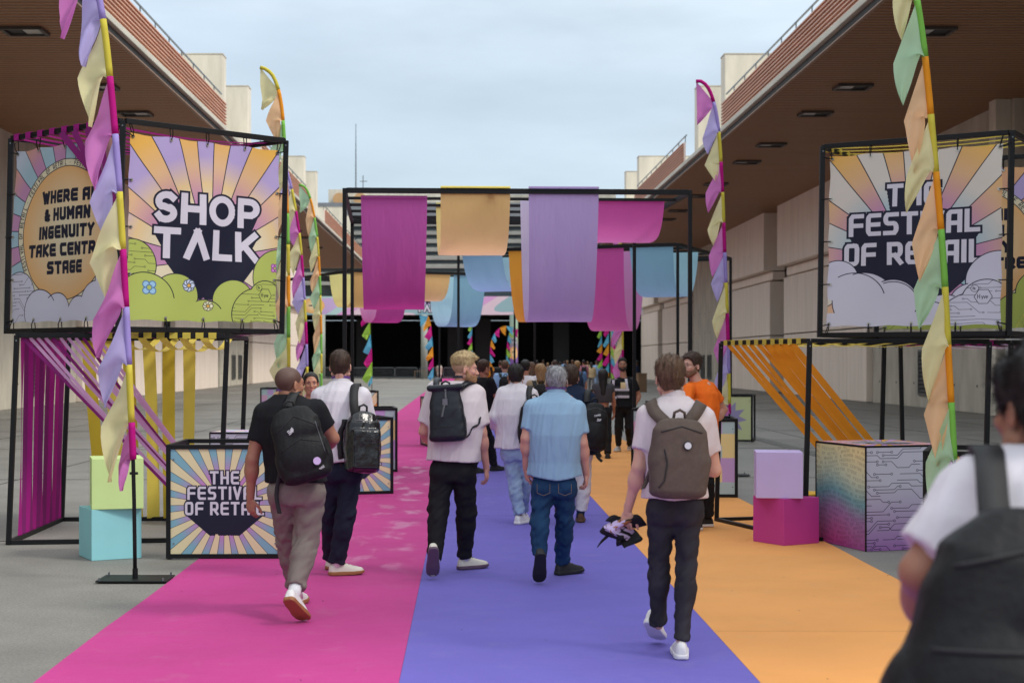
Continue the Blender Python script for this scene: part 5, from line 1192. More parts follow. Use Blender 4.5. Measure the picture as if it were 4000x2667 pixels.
def person(label, J, fwd, head, skin, hair, top, bottom, shoes, group=None, vox=.009, build=1.0, hands=None, extra=None, detail=True, face=False, hairfn=None, legs=True):
    """J: joints (world Vectors): top, neck, shL, shR, elL, elR, wrL, wrR, hipL, hipR, knL, knR, anL, anR, heelL/toeL, heelR/toeR
    head: (yaw, pitch, roll) of the head relative to fwd."""
    J = {k: Vector(v) for k, v in J.items()}; fw = Vector((fwd[0], fwd[1], 0)).normalized(); rt = Vector((fw.y, -fw.x, 0))
    hipc = (J['hipL'] + J['hipR']) / 2; sh = (J['shL'] + J['shR']) / 2; base = Vector((hipc.x, hipc.y, 0))
    me0 = bpy.data.meshes.new('person'); root = None
    b = build; parts = []
    # head
    hm = Matrix.Rotation(-head[0], 3, 'Z') @ Matrix.Rotation(math.atan2(-fw.x, fw.y), 3, 'Z') @ Matrix.Rotation(head[1], 3, 'X') @ Matrix.Rotation(head[2] if len(head) > 2 else 0, 3, 'Y')
    hs = head[3] if len(head) > 3 else 1.0
    hc = J['top'] - hm @ Vector((0, -.012, .123 * hs + hair.get('top', .01) * .6))
    HM = np.array(hm, np.float32) * hs
    hv = vox if vox > .012 else .0055
    v, q = nets(lambda P: head_fn(P, hair.get('jaw', 1), hair.get('nose', 1)), (-.1, -.12, -.125), (.1, .125, .135), hv)
    toW = lambda v: v @ HM.T + V3(hc)
    parts.append((toW(v), q))
    nk0 = hc + hm @ Vector((0, -.025, -.05)); nk1 = J['neck'] + Vector((0, 0, -.05)) + fw * .02
    fnn = lambda P: smin(d_cone(P, nk0, nk1, .052 * b, .062 * b), d_cone(P, J['neck'] - rt * .10 + Vector((0, 0, -.06)), J['neck'] + rt * .10 + Vector((0, 0, -.06)), .045, .045), .05)
    lo, hi = bounds([nk0, nk1, J['neck'] - rt * .12, J['neck'] + rt * .12 + Vector((0, 0, -.1))], .08); parts.append(nets(fnn, lo, hi, max(vox, .008)))
    # arms
    AR = (.050 * b, .041 * b, .040 * b, .026 * b)
    for s_ in 'LR':
        S_, E_, W_ = J['sh' + s_], J['el' + s_], J['wr' + s_]
        def fa(P, S_=S_, E_=E_, W_=W_):
            d = smin(d_cone(P, S_, E_, AR[0], AR[1]), d_cone(P, E_, W_, AR[2] * .98, AR[3]), .02); mu = E_.lerp(W_, .28); d = smin(d, d_ell(P, mu, (.045 * b, .045 * b, .06 * b)), .03); d = smin(d, d_ell(P, S_.lerp(E_, .45), (.052 * b, .052 * b, .075 * b)), .03); return d
        lo, hi = bounds([S_, E_, W_], .07); parts.append(nets(fa, lo, hi, max(vox * .8, .007)))
        if hands and s_ in hands:
            h = hands[s_]; parts.append(hand_parts(W_, h[0], h[1], h[2], h[3], 1.0 if len(h) < 5 else h[4], .005 if vox < .012 else vox))
        elif vox < .03:
            hd = (W_ - E_).normalized(); parts.append(hand_parts(W_, hd + Vector((0, 0, -.2)), -rt if s_ == 'R' else rt, -1 if s_ == 'R' else 1, .5, 1, max(.0055, vox * .7)))
    # hidden torso + lower legs, so the body is whole
    def ft(P): return d_cone(P, hipc, sh - Vector((0, 0, .1)), .10, .11)
    lo, hi = bounds([hipc, sh], .14); parts.append(nets(ft, lo, hi, .03))
    if legs:
        for s_ in 'LR':
            K, A = J['kn' + s_], J['an' + s_]; H_ = J['hip' + s_]
            fl_ = lambda P, K=K, A=A, H_=H_: smin(d_cone(P, H_, K, .045, .036), d_cone(P, K, A, .036, .03), .03)
            lo, hi = bounds([H_, K, A], .08); parts.append(nets(fl_, lo, hi, max(.014, vox)))
    V, Q = join(parts); V = V - V3(base)
    root = link('person', np_mesh('person', V, Q), skin); root.location = base; tag(root, label, 'person', group)
    put = lambda name, v, q, m, par=None: link(name, np_mesh(name, v - V3(base), q), m, par or root)
    # hair
    hf = hairfn or (lambda P: hair_fn(P, hair.get('top', .02), hair.get('side', .008), hair.get('nape', -.075), hair.get('front', .075), hair.get('lump', .006), hair.get('sc', 45), hair.get('seed', 1.), hair.get('quiff', 0), hair.get('cut', -1)))
    hl = hair.get('low', -.13)
    v, q = nets(hf, (-.13, -.16, hl), (.13, .14, .2), hv)
    if len(v):
        hp = [(v, q)]
        ho = put('hair', toW(v), q, hair['mat'])
        if detail and hair.get('n', 900): sv, sq_ = strands(v, q, int(hair.get('n', 900) * 2.6), hair.get('len', .022) * 1.25, .0011, 3, hair.get('flow', (0, -.4, -.7)), hair.get('lift', .55), hair.get('up', 0)); so = put('hair_strands', toW(sv), sq_, hair.get('mat2', hair['mat']), ho); so['kind'] = 'stuff'
    if hair.get('fade') is not None:
        v, q = nets(lambda P: smax(head_fn(P) - .0022, (hairline(P[:, 1], -.085, .07) - P[:, 2]) * .8, .006), (-.1, -.13, -.12), (.1, .13, .14), hv)
        put('shaved_hair', toW(v), q, hair['fade'])
    if hair.get('beard') is not None:
        bt = hair.get('beard_t', .008)
        def fb(P):
            y, z = P[:, 1], P[:, 2]; lim = np.interp(y, [-.03, .01, .03, .06, .1], [.0, -.005, -.035, -.05, -.047]); d = head_fn(P) - bt * (1 + .35 * wob(P, (70, 70, 70), 4))
            d = smax(d, (z - lim) * .9, .006); d = smax(d, (-.005 - y) * .9, .006); d = smax(d, -(np.hypot(P[:, 0] / .024, (z + .067) / .010) - 1) * .008 if bt < .02 else d, .004); return d
        v, q = nets(fb, (-.1, -.02, -.14), (.1, .13, .02), hv); put('beard', toW(v), q, hair['beard'])
    if face:
        ew = pm('eye_white', (.45, .42, .40), .2, .03, 5); ei = pm('eye_iris', (.03, .02, .015), .15, .1, 5)
        for s_ in (-1, 1):
            c = hc + hm @ (Vector((s_ * .031, .0775, .003)) * hs) - base; e = MB().tube([c - hm @ Vector((.0, .009, 0)), c, c + hm @ Vector((0, .005, 0)), c + hm @ Vector((0, .0075, 0))], [.007, .0100, .0085, .003], 10).build('eye', ew, root, smooth=True)
            MB().tube([c + hm @ Vector((0, .0062, 0)), c + hm @ Vector((0, .0088, 0))], [.0068, .0045], 8).build('iris', ei, e)
            a = hc + hm @ (Vector((s_ * .014, .091, .023)) * hs) - base; m_ = hc + hm @ (Vector((s_ * .032, .0905, .029)) * hs) - base; z_ = hc + hm @ (Vector((s_ * .050, .074, .024)) * hs) - base
            MB().tube([a, m_, z_], [.0035, .0045, .002], 6).build('eyebrow', hair['mat'], root)
        lm = hair.get('lips') or pm('lips_natural', srgb(176, 104, 96), .4, .06, 9)
        for z, r in ((-.0622, .0045), (-.0735, .0055)):
            L3 = [hc + hm @ (Vector((x * .022, .0915 - abs(x) * .010 + .003, z - .002 * abs(x) * (1 if z > -.07 else -1))) * hs) - base for x in (-1, -.5, 0, .5, 1)]; MB().tube(L3, [.001, r * .8, r, r * .8, .001], 6).build('lip', lm, root, smooth=True)
        if hair.get('teeth'):
            L3 = [hc + hm @ (Vector((x * .014, .0925 - abs(x) * .005, -.068)) * hs) - base for x in (-1, 0, 1)]; MB().tube(L3, [.002, .0035, .002], 6).build('teeth', ew, root)
        if hair.get('glasses'):
            gl = pm('glasses_metal', (.25, .22, .2), .3, .1, 5, metal=.8); g_ = MB()
            for s_ in (-1, 1):
                c = Vector((s_ * .032, .099, .004)); g_.tube([hc + hm @ ((c + Vector((.020 * math.cos(t), -.004 * abs(math.cos(t)), .016 * math.sin(t)))) * hs) - base for t in np.linspace(0, 2 * math.pi, 14)], .0018, 5); g_.tube([hc + hm @ (Vector((s_ * .052, .093, .006)) * hs) - base, hc + hm @ (Vector((s_ * .080, .0, .012)) * hs) - base], .0016, 5)
            g_.tube([hc + hm @ (Vector((-.012, .1, .006)) * hs) - base, hc + hm @ (Vector((.012, .1, .006)) * hs) - base], .0018, 5); g_.build('glasses', gl, root)
    # ---- top garment
    T = top; ez = T.get('ease', .02); hz = T.get('hem', hipc.z - .02) - base.z; nz_ = J['neck'].z; tl = nz_ - hipc.z
    zs = np.array([-.22, -.10, .0, .25, .55, .78, .90, .97, 1.03]) * tl
    wa = np.array([.176, .176, .172, .154, .168, .172, .132, .088, .056]) * b; wb = np.array([.128, .132, .128, .112, .122, .122, .098, .074, .054]) * b
    loose = T.get('loose', 0); wa[:5] += loose; wb[:5] += loose * .8
    e_ = np.array([1, 1, 1, 1, 1, .9, .6, .35, .2]) * ez; wa = wa + e_; wb = wb + e_
    cc = (J['neck'] - hipc); cxs = np.interp(zs, [0, tl], [0, cc.dot(rt)]); cys = np.interp(zs, [-.2 * tl, 0, .5 * tl, tl], [-.01, 0, cc.dot(fw) * .5 - .012, cc.dot(fw) - .005])
    shc = (sh - hipc).dot(rt); cxs = cxs * .6 + np.interp(zs, [0, tl], [0, shc]) * .4
    sl_ = T.get('sleeve', .55)
    fo = T.get('fold', .006); sd0 = T.get('seed', 1.0); fsc = T.get('fsc', (16, 16, 7))
    def sleeve_d(P, s_):
        S_, E_, W_ = J['sh' + s_], J['el' + s_], J['wr' + s_]; r0 = AR[0] + .006 + ez * .45; r1 = AR[1] + ez * T.get('cuff', 1.0) * .6 + .006
        ins_ = J['neck'] + Vector((0, 0, -.045)) + rt * (.055 if s_ == 'R' else -.055) * (1 if (J['shR'] - J['shL']).dot(rt) > 0 else -1)
        d = d_cone(P, ins_, S_ + Vector((0, 0, -.010)), .044 * b + ez * .2, r0 - .006)
        if sl_ <= 1:
            X_ = S_.lerp(E_, sl_); u = V3((E_ - S_).normalized()); c = d_cone(P, S_, S_.lerp(E_, sl_ + .15), r0, r0 + (r1 - r0) * sl_ + .004); c = smax(c, (P - V3(X_)) @ u, .005); 
        else:
            f2 = sl_ - 1; X_ = E_.lerp(W_, f2); u = V3((W_ - E_).normalized()); c2 = d_cone(P, E_, E_.lerp(W_, min(1, f2 + .1)), r1, AR[3] + ez * .9 + .008); c2 = smax(c2, (P - V3(X_)) @ u, .005); c = smin(d_cone(P, S_, E_, r0, r1), c2, .02)
        return smin(d, c, .03)
    def fs(P):
        d = d_loft(P, hipc, rt, fw, zs, cxs, cys, wa, wb)
        for s_ in 'LR': d = smin(d, sleeve_d(P, s_), .045)
        d = smin(d, d_ell(P, hipc.lerp(J['neck'], .76) - fw * .055 + rt * .07, (.07, .05, .10)), .05); d = smin(d, d_ell(P, hipc.lerp(J['neck'], .76) - fw * .055 - rt * .07, (.07, .05, .10)), .05)
        n = (1 - 1.7 * np.abs(wob(P + .03 * wob(P, (9, 9, 9), sd0 + 4)[:, None], (fsc[0] * 2.2, fsc[1] * 2.2, fsc[2] * 2.4), sd0))) * .75 + wob(P, (fsc[0] * 4.2, fsc[1] * 4.2, fsc[2] * 6.0), sd0 + 2) * .35; zr = (P[:, 2] - hipc.z) / tl
        amp = .9 * fo * (1.3 - .65 * np.clip(zr, 0, 1)); d = d + amp * n
        bl = T.get('blouse', 0)
        hw = hz + .010 * wob(P, (9, 9, 0), sd0 + 5) + T.get('curve', 0) * np.clip(np.abs((P - V3(hipc)) @ V3(rt)) / .2, 0, 1) ** 2
        d = smax(d, hw - P[:, 2], .006)
        Xn = P - V3(J['neck']); ny = Xn @ V3(fw); rn = np.hypot(Xn[:, 0], Xn[:, 1]); return smax(d, (P[:, 2] - (J['neck'].z + T.get('collar', .01) - .35 * np.clip(ny, 0, .2)) - 2 * np.clip(rn - .09, 0, 1)) * .9, .006)
    pts = [hipc - rt * .26, hipc + rt * .26, hipc - fw * .2, hipc + fw * .22, J['neck'] + Vector((0, 0, .06))] + [J[k + s_] for k in (('sh', 'el') if sl_ <= 1 else ('sh', 'el', 'wr')) for s_ in 'LR']
    lo, hi = bounds(pts, .09); lo[2] = hz - .03
    v, q = nets(fs, lo, hi, vox); tp = put(T.get('name', 'shirt'), v, q, T['mat'])
    if T.get('stand'):                                                       # shirt collar
        def fc(P):
            d = d_cone(P, J['neck'] + Vector((0, 0, -.03)), J['neck'] + Vector((0, 0, .035)) + fw * .018, .072 * b, .064 * b); d = np.maximum(np.abs(d) - .004, np.maximum(J['neck'].z - .03 - P[:, 2], P[:, 2] - J['neck'].z - .036 - .0 + .25 * ((P - V3(J['neck'])) @ V3(fw)))); return d
        v, q = nets(fc, *bounds([J['neck'] - Vector((.1, .1, .06)), J['neck'] + Vector((.1, .1, .06))], .01), .006 if vox < .012 else vox)
        if len(v): put('collar', v, q, T['mat'], tp)
    # ---- trousers
    if legs:
        Bt = bottom; eb = Bt.get('ease', .012); th = Bt.get('thigh', .083) * b; kn_ = Bt.get('knee', .062) * b; an_ = Bt.get('ankle', .055)
        zt = np.array([-.24, -.10, 0, .12, .22, .32]) * tl; ta = np.array([.11, .150, .158, .150, .142, .142]) * b + eb * .7; tb_ = np.array([.07, .108, .116, .108, .102, .102]) * b + eb * .7; ho_ = Bt.get('hemz', .07)
        fb_ = Bt.get('fold', .006); sd1 = Bt.get('seed', 2.0)
        def fp(P):
            d = d_loft(P, hipc, rt, fw, zt, zt * 0, zt * 0 - .004, ta, tb_); d = smax(d, (hipc.z - .10 - P[:, 2]), .03)
            for s_ in 'LR':
                H_, K, A = J['hip' + s_], J['kn' + s_], J['an' + s_]; E = A.lerp(K, Bt.get('crop', 0.0)); u = V3((A - K).normalized())
                c = smin(d_cone(P, H_ - Vector((0, 0, .02)), K, th + eb * .5, kn_ + eb), smax(d_cone(P, K, A + (A - K).normalized() * .06, kn_ + eb, an_ + eb * .6), (P - V3(E)) @ u - .012 * wob(P, (14, 14, 0), sd1), .006), .03)
                c = smin(c, d_ell(P, K.lerp(A, .28) - fw * .012, (.058 * b + eb, .060 * b + eb, .11)), .03); d = smin(d, c, .022)
                d = smin(d, d_ell(P, H_ - fw * .045 + Vector((0, 0, -.01)), (.085 * b + eb * .4, .085 * b + eb * .4, .095)), .04)
            z = P[:, 2]; n = 1 - 1.7 * np.abs(wob(P + .02 * wob(P, (12, 12, 12), sd1 + 3)[:, None], (24, 24, 62), sd1)) ; n = n * .8 + wob(P, (44, 44, 110), sd1 + 1) * .35
            kz = (J['knL'].z + J['knR'].z) / 2; az = (J['anL'].z + J['anR'].z) / 2
            amp = 1.25 * fb_ * (.55 + .8 * np.exp(-((z - kz) / .10) ** 2) + .9 * np.exp(-((z - az - .05) / .09) ** 2) + .6 * np.exp(-((z - hipc.z + .16) / .07) ** 2)); d = d + amp * n
            return smax(d, P[:, 2] - (hipc.z + Bt.get('waist', .16) * tl), .006)
        pts = [J[k + s_] for k in ('hip', 'kn', 'an') for s_ in 'LR'] + [hipc - rt * .2, hipc + rt * .2, hipc - fw * .16, hipc + fw * .15, hipc + Vector((0, 0, .12))]
        lo, hi = bounds(pts, .09); v, q = nets(fp, lo, hi, vox); put(Bt.get('name', 'trousers'), v, q, Bt['mat'])
        for s_ in 'LR':
            if 'heel' + s_ in J:
                up = (J['an' + s_] - J['heel' + s_]) if 'up' + s_ not in J else J['up' + s_]
                shoe(root, J['heel' + s_], J['toe' + s_], up, shoes[0], shoes[1], 'shoe', vox=max(.0065, vox * .8))
                if len(shoes) > 2:
                    a_ = J['an' + s_]; k_ = J['kn' + s_]; d_ = (k_ - a_).normalized()
                    MB().tube([a_ - d_ * .06 - base, a_ + d_ * .09 - base], [.043, .046], 12).build('sock', shoes[2], root, smooth=True)
    return root, tp

def lanyard(root, neck, fw, mat, b=1.0, r=.075):
    base = Vector(root.location); rt = Vector((fw.y, -fw.x, 0)); P = []
    for k in range(17):
        a = math.pi * (k / 16); P.append(neck + rt * (r * math.cos(a)) * b - fw * (r * math.sin(a) - .02) * b + Vector((0, 0, .012 + .012 * math.sin(a))) - base)
    MB().ribbon(P, .02, (0, 0, 1)).build('lanyard', mat, root, smooth=True)

def bag_frame(center, out, roll=0.0, pitch=0.0):
    w = Vector(out).normalized(); up = Vector((0, 0, 1)); u = up.cross(w).normalized(); v = w.cross(u)
    M = Matrix((u, v, w)).transposed(); return Matrix.Rotation(roll, 3, w) @ M @ Matrix.Rotation(pitch, 3, 'X')
def backpack(label, center, out, roll, size, mats, style, straps=(), vox=.008, pitch=0.0, group=None, on=None):
    "size (w,h,depth); local axes u right, v up, w outwards. mats: body, trim"
    c = Vector(center); M = bag_frame(c, out, roll, pitch); Mn = np.array(M, np.float32); w_, h_, dp = size
    root = None
    def body(P):
        x, y, z = P.T; t = np.clip((y + h_ / 2) / h_, 0, 1)
        if style == 'roll': ax_ = np.interp(t, [0, .1, .8, .93, 1], [.46, .5, .40, .36, .30]) * w_; az = np.interp(t, [0, .1, .6, .9, 1], [.42, .5, .40, .22, .16]) * dp
        elif style == 'slim': ax_ = np.interp(t, [0, .08, .45, .85, .96, 1], [.36, .44, .5, .42, .32, .2]) * w_; az = np.interp(t, [0, .1, .5, .85, 1], [.36, .5, .48, .36, .16]) * dp
        else: ax_ = np.interp(t, [0, .06, .4, .8, .94, 1], [.36, .45, .5, .45, .33, .18]) * w_; az = np.interp(t, [0, .1, .45, .8, 1], [.34, .5, .5, .40, .16]) * dp
        k = ((np.abs(x) / ax_) ** 3.2 + (np.abs(z) / az) ** 3.0) ** (1 / 3.1); d = (k - 1) * np.minimum(ax_, az) * .85; d = smax(d, np.abs(y) - h_ / 2, .03)
        if style == 'hike':
            d = smin(d, smax(d_ell(P, (0, -.14 * h_, .36 * dp), (.40 * w_, .26 * h_, .26 * dp)), d - .035, .01), .012)
            d = smin(d, d_ell(P, (.10 * w_, .17 * h_, .36 * dp), (.30 * w_, .12 * h_, .16 * dp)), .015)
            for s_ in (-1, 1): d = smin(d, d_ell(P, (s_ * .46 * w_, -.22 * h_, 0), (.07 * w_, .17 * h_, .32 * dp)), .015)
        if False: d = smax(d, -(np.abs(np.hypot(x / (.36 * w_), (y + .02) / (.40 * h_)) - 1) * .1 - .0035) - np.where(z > .25 * dp, 0, 1), .004)
        if style == 'gloss':
            d = smin(d, d_rbox(P - np.array((.0, -.06, .40 * dp), np.float32), (.38 * w_, .32 * h_, .18 * dp), .025), .012)
        if style == 'roll':
            d = smin(d, d_cone(P, (-.40 * w_, .49 * h_, .10 * dp), (.40 * w_, .49 * h_, .10 * dp), .026, .026), .012)
        return d + .0028 * wob(P, (22, 18, 22), size[0] * 50) + .0015 * wob(P, (60, 40, 60), 3)
    v, q = nets(body, (-w_ * .62, -h_ * .56, -dp * .8), (w_ * .62, h_ * .62, dp * .95), vox)
    me = np_mesh('backpack', v @ Mn.T, q); root = link('backpack', me, mats[0]); root.location = c; tag(root, label, 'backpack', group)
    bvh = BVHTree.FromPolygons([tuple(x) for x in (v @ Mn.T)], [tuple(map(int, x)) for x in q])
    L2 = lambda x, y, z: M @ Vector((x, y, z))
    def onto(x, y, lift=.003):
        h = bvh.ray_cast(L2(x, y, .6), -(M @ Vector((0, 0, 1))))
        return (h[0] + M @ Vector((0, 0, lift))) if h[0] is not None else L2(x, y, dp / 2)
    def line(pts, r, mat, name, lift=.002, n=10):
        P_ = []
        for (a, b) in zip(pts[:-1], pts[1:]):
            for k in range(n): P_.append(onto(a[0] + (b[0] - a[0]) * k / n, a[1] + (b[1] - a[1]) * k / n, lift))
        P_.append(onto(*pts[-1], lift)); return MB().tube(P_, r, 5).build(name, mat, root, smooth=True)
    def patch(pts2, mat, name, lift=.004, n=1):
        return MB().poly([onto(x, y, lift) for x, y in pts2]).build(name, mat, root)
    def glyph(txt, x, y, h, wd, mat, ang=0.0, name='lettering', face=GT):
        ca, sa = math.cos(ang), math.sin(ang); mb = MB()
        pls, tw = glyphs(txt, -0, 0, h, face, .62, .3)
        for pl in pls:
            P_ = []
            for (gx, gy) in pl:
                gx -= tw / 2; gy = -(gy - h / 2); P_.append(onto(x + gx * ca - gy * sa, y + gx * sa + gy * ca, .004))
            mb.tube(P_, wd, 4)
        return mb.build(name, mat, root)
    for (pts, wdt, sidev) in straps:
        P_ = [Vector(p) - c for p in pts]; fine = []
        for i in range(len(P_) - 1):
            a_, b_, c_, d_ = P_[max(i - 1, 0)], P_[i], P_[i + 1], P_[min(i + 2, len(P_) - 1)]
            for k in range(9):
                t = k / 9; fine.append(.5 * ((2 * b_) + (c_ - a_) * t + (2 * a_ - 5 * b_ + 4 * c_ - d_) * t * t + (3 * b_ - a_ - 3 * c_ + d_) * t ** 3))
        fine.append(P_[-1])
        if on is not None:                                      # keep straps on the cloth
            bo = Vector(on.parent.location); bt_ = BVHTree.FromObject(on, bpy.context.evaluated_depsgraph_get())
            for i, p in enumerate(fine):
                w_p = p + c - bo; hit = bt_.find_nearest(w_p)
                if hit[0] is not None and (w_p - hit[0]).dot(hit[1]) < .011: fine[i] = hit[0] + hit[1] * .011 + bo - c
            fine = [fine[0]] + [(fine[i - 1] + fine[i] * 2 + fine[i + 1]) / 4 for i in range(1, len(fine) - 1)] + [fine[-1]]
        MB().ribbon(fine, wdt, sidev).build('strap', mats[1], root, smooth=True, solid=.012)
    if style != 'none':
        hd = [L2(-.035, h_ * .47, -.02), L2(-.03, h_ * .47 + .045, -.01), L2(0, h_ * .47 + .06, 0), L2(.03, h_ * .47 + .045, -.01), L2(.035, h_ * .47, -.02)]
        MB().tube(hd, .009, 6).build('carry_handle', mats[1], root, smooth=True)
    return root, onto, line, patch, glyph
# ------------------------------------------------------------------ the people in the photo
GZ = .012
def JP(d, t): return {k: W(v[0], v[1], d + (v[2] if len(v) > 2 else 0)) for k, v in t.items()}
def flat_foot(J, s_, ank, ang=0.0, lift=0.0):
    "planted foot under the ankle, ang = toes turned right (radians)"
    f = Vector((math.sin(ang), math.cos(ang), 0)); J['heel' + s_] = Vector((ank.x, ank.y, GZ + lift)) - f * .065; J['toe' + s_] = J['heel' + s_] + f * .29
    J['an' + s_] = Vector((ank.x, ank.y, GZ + lift + .10)); J['up' + s_] = Vector((0, 0, 1))
def raised_foot(J, s_, toe, pitch, ang=0.0, tilt=0.0):
    "toe on the ground, heel lifted by pitch"
    f = Vector((math.sin(ang) * math.cos(pitch), math.cos(ang) * math.cos(pitch), -math.sin(pitch))); up = Vector((math.sin(ang) * math.sin(pitch) + tilt, math.cos(ang) * math.sin(pitch), math.cos(pitch))); up = (up - f * up.dot(f)).normalized()
    J['toe' + s_] = toe; J['heel' + s_] = toe - f * .285; J['up' + s_] = up; J['an' + s_] = J['heel' + s_] + f * .065 + up * .10
sk_fair = SKIN('fair', srgb(206, 158, 138)); sk_pink = SKIN('pinkish', srgb(204, 150, 132)); sk_tan = SKIN('tan', srgb(158, 110, 88)); sk_mid = SKIN('olive', srgb(180, 128, 104)); sk_deep = SKIN('deep', srgb(96, 62, 48))
def hairm(n, c, c2=None): return pm('hair_' + n, c, .55, .35, 60, .6, 220, stretch=(1, 1, .35), spec=.35, bdist=.004, hue=c2)
HB = hairm('dark_brown', srgb(44, 32, 26), srgb(84, 62, 48)); HBL = hairm('blond', srgb(140, 112, 74), srgb(206, 180, 132)); HGR = hairm('grey', srgb(84, 84, 86), srgb(196, 196, 198)); HBK = hairm('black', srgb(14, 13, 13), srgb(44, 38, 36)); HBR = hairm('brown', srgb(70, 50, 38), srgb(120, 92, 70)); HLB = hairm('light_brown', srgb(120, 90, 58), srgb(176, 140, 96))
fade_d = pm('shaved_dark', srgb(84, 58, 48), .6, .15, 60); fade_b = pm('shaved_blond', srgb(176, 138, 110), .6, .12, 60); fade_g = pm('shaved_grey', srgb(150, 134, 126), .6, .2, 60)
wht = cloth('white', srgb(206, 200, 206)); whp = cloth('warm_white', srgb(206, 194, 196)); blk_t = cloth('black_tee', (.009, .009, .011)); navy = cloth('navy', srgb(30, 34, 50)); navyj = cloth('navy_jacket', srgb(26, 38, 60)); taupe = cloth('taupe', srgb(122, 112, 106)); blkp = cloth('black_trousers', (.013, .013, .015), .8); denim = cloth('denim', srgb(30, 60, 92), .85, .3); ldenim = cloth('light_denim', srgb(146, 166, 194), .85, .15); cdenim = cloth('charcoal_denim', srgb(48, 46, 52), .85, .35); sblue = cloth('sky_shirt', srgb(138, 168, 194), .8, .06); orng = cloth('orange_tee', srgb(238, 112, 34)); gum = pm('gum_sole', srgb(150, 98, 58), .6, .1, 8); wsh = pm('white_leather', srgb(222, 218, 216), .5, .05, 8); csh = pm('cream_leather', srgb(214, 208, 194), .5, .05, 8); bsh = pm('black_knit_shoe', (.015, .015, .017), .7, .2, 40); bsole = pm('black_rubber', (.012, .012, .013), .6, .2, 30); brn = pm('brown_suede', srgb(92, 64, 44), .8, .15, 20); sockw = cloth('white_sock', srgb(222, 220, 222)); sockn = cloth('navy_sock', srgb(40, 56, 74)); plum_s = pm('plum_sole', srgb(96, 74, 92), .6, .1, 20); gshoe = pm('grey_runner', srgb(170, 166, 160), .7, .15, 20)
lan = pm('lanyard_print', srgb(70, 60, 120), .5, .4, 60, hue=srgb(120, 70, 150)); bagb = pm('black_nylon', (.008, .008, .009), .6, .3, 20, .4, 60, bdist=.006, spec=.25); bagt = pm('black_webbing', (.013, .013, .014), .7, .2, 60, .3, 300); bagg = pm('glossy_black_coated', (.006, .006, .008), .24, .2, 10, .5, 9, coat=.25, bdist=.05, spec=.4); bagr = pm('rubberised_navy', srgb(24, 27, 35), .42, .1, 6, .15, 20, bdist=.02, spec=.35); bagbr = pm('brown_canvas', srgb(84, 70, 62), .85, .15, 40, .35, 320, bdist=.003); logo = pm('white_stitching', srgb(206, 206, 210), .6, .05, 8); steel = pm('steel_buckle', srgb(120, 120, 122), .35, .1, 8, metal=.8); grayz = pm('grey_webbing', srgb(84, 86, 90), .6, .1, 20)
DF = (0, 1)
def dome_logo(onto, root, x, y, s_, ang):
    m = MB(); ca, sa = math.cos(ang), math.sin(ang)
    def P(u, v): return onto(x + (u * ca - v * sa) * s_, y + (u * sa + v * ca) * s_, .004)
    for r in (.45, .68, .92): m.tube([P(.9 - r + r * 0 + .0 - r * math.cos(t) + r * 0, r * math.sin(t)) if False else P(.95 - r * math.cos(t) * 1.0 - .95 + .0, r * math.sin(t) - .3) for t in np.linspace(.0, 1.5, 7)], .0032, 4)
    for k, ww in enumerate((.5, .62, .45)): m.tube([P(-1.5, .45 - k * .38), P(-1.5 + ww * 1.2, .45 - k * .38)], .0036, 4)
    m.build('stitched_logo', logo, root)

# ---- A: black tee, taupe trousers, bag on one shoulder
d = 10.5
J = JP(d, dict(top=(1124, 1434), neck=(1118, 1545, .0), shL=(1030, 1612), shR=(1236, 1598), elL=(985, 1795, -.03), wrL=(978, 1945, .02), elR=(1300, 1712, .06), wrR=(1262, 1735, .27), hipL=(1108, 1915), hipR=(1212, 1915), knL=(1128, 2110, .22), knR=(1196, 2112, .02)))
raised_foot(J, 'R', G(1192, 2434) + Vector((0, .02, .008)), R(38), R(26), -.25); flat_foot(J, 'L', Vector((J['knL'].x + .03, d + .42, 0)), R(8))
J['anR'] = W(1148, 2318, d - .22)
pr, tpx = person('man in black tee and taupe trousers with a black backpack slung on one shoulder', J, (.12, 1), (R(38), R(2), 0), sk_tan, dict(mat=fade_d, top=.002, side=.002, lump=.0004, n=0, nape=-.06, front=.07, jaw=1.08), dict(mat=blk_t, ease=.022, loose=.012, sleeve=.62, hem=W(1150, 1885, d).z, fold=.006, name='t_shirt'), dict(mat=taupe, ease=.018, thigh=.092, knee=.066, ankle=.052, fold=.007, crop=.10), (wsh, gum, sockw), build=1.08, vox=.008,
    hands={'L': ((.05, .05, -1), (.6, .9, 0), 1, .55)})
lanyard(pr, J['neck'] + Vector((0, 0, .02)), Vector((.12, 1, 0)).normalized(), lan)
ctr = W(1172, 1735, d - .23); sp_ = W(1145, 1540, d - .06)
bp, onto, line, patch, glyph = backpack('black hiking backpack on the man in the black tee', ctr, (.18, -1, .12), R(15), (.36, .52, .19), (bagb, bagt), 'hike', on=tpx, straps=[([W(1128, 1590, d - .14), W(1142, 1548, d - .10), W(1160, 1530, d + .02), W(1165, 1560, d + .12)], .065, (1, 0, 0)), ([W(1095, 1840, d - .16), W(1080, 1930, d - .16), W(1092, 2005, d - .17)], .028, (1, .2, 0))])
line([(-.15, .10), (0, .19), (.15, .08), (.16, -.12)], .003, bagt, 'zip'); line([(-.14, -.02), (0, .03), (.13, -.02)], .003, bagt, 'zip'); line([(.13, .12), (.14, -.1)], .0035, grayz, 'cord')
dome_logo(onto, bp, -.02, .10, .03, .35); MB().tube([onto(.07, -.14, .002), onto(.07, -.14, .008)], .026, 16).build('round_badge', pm('lilac_badge', srgb(196, 170, 214), .5), bp); glyph('VUSE', .09, -.19, .013, .0016, logo, .3)

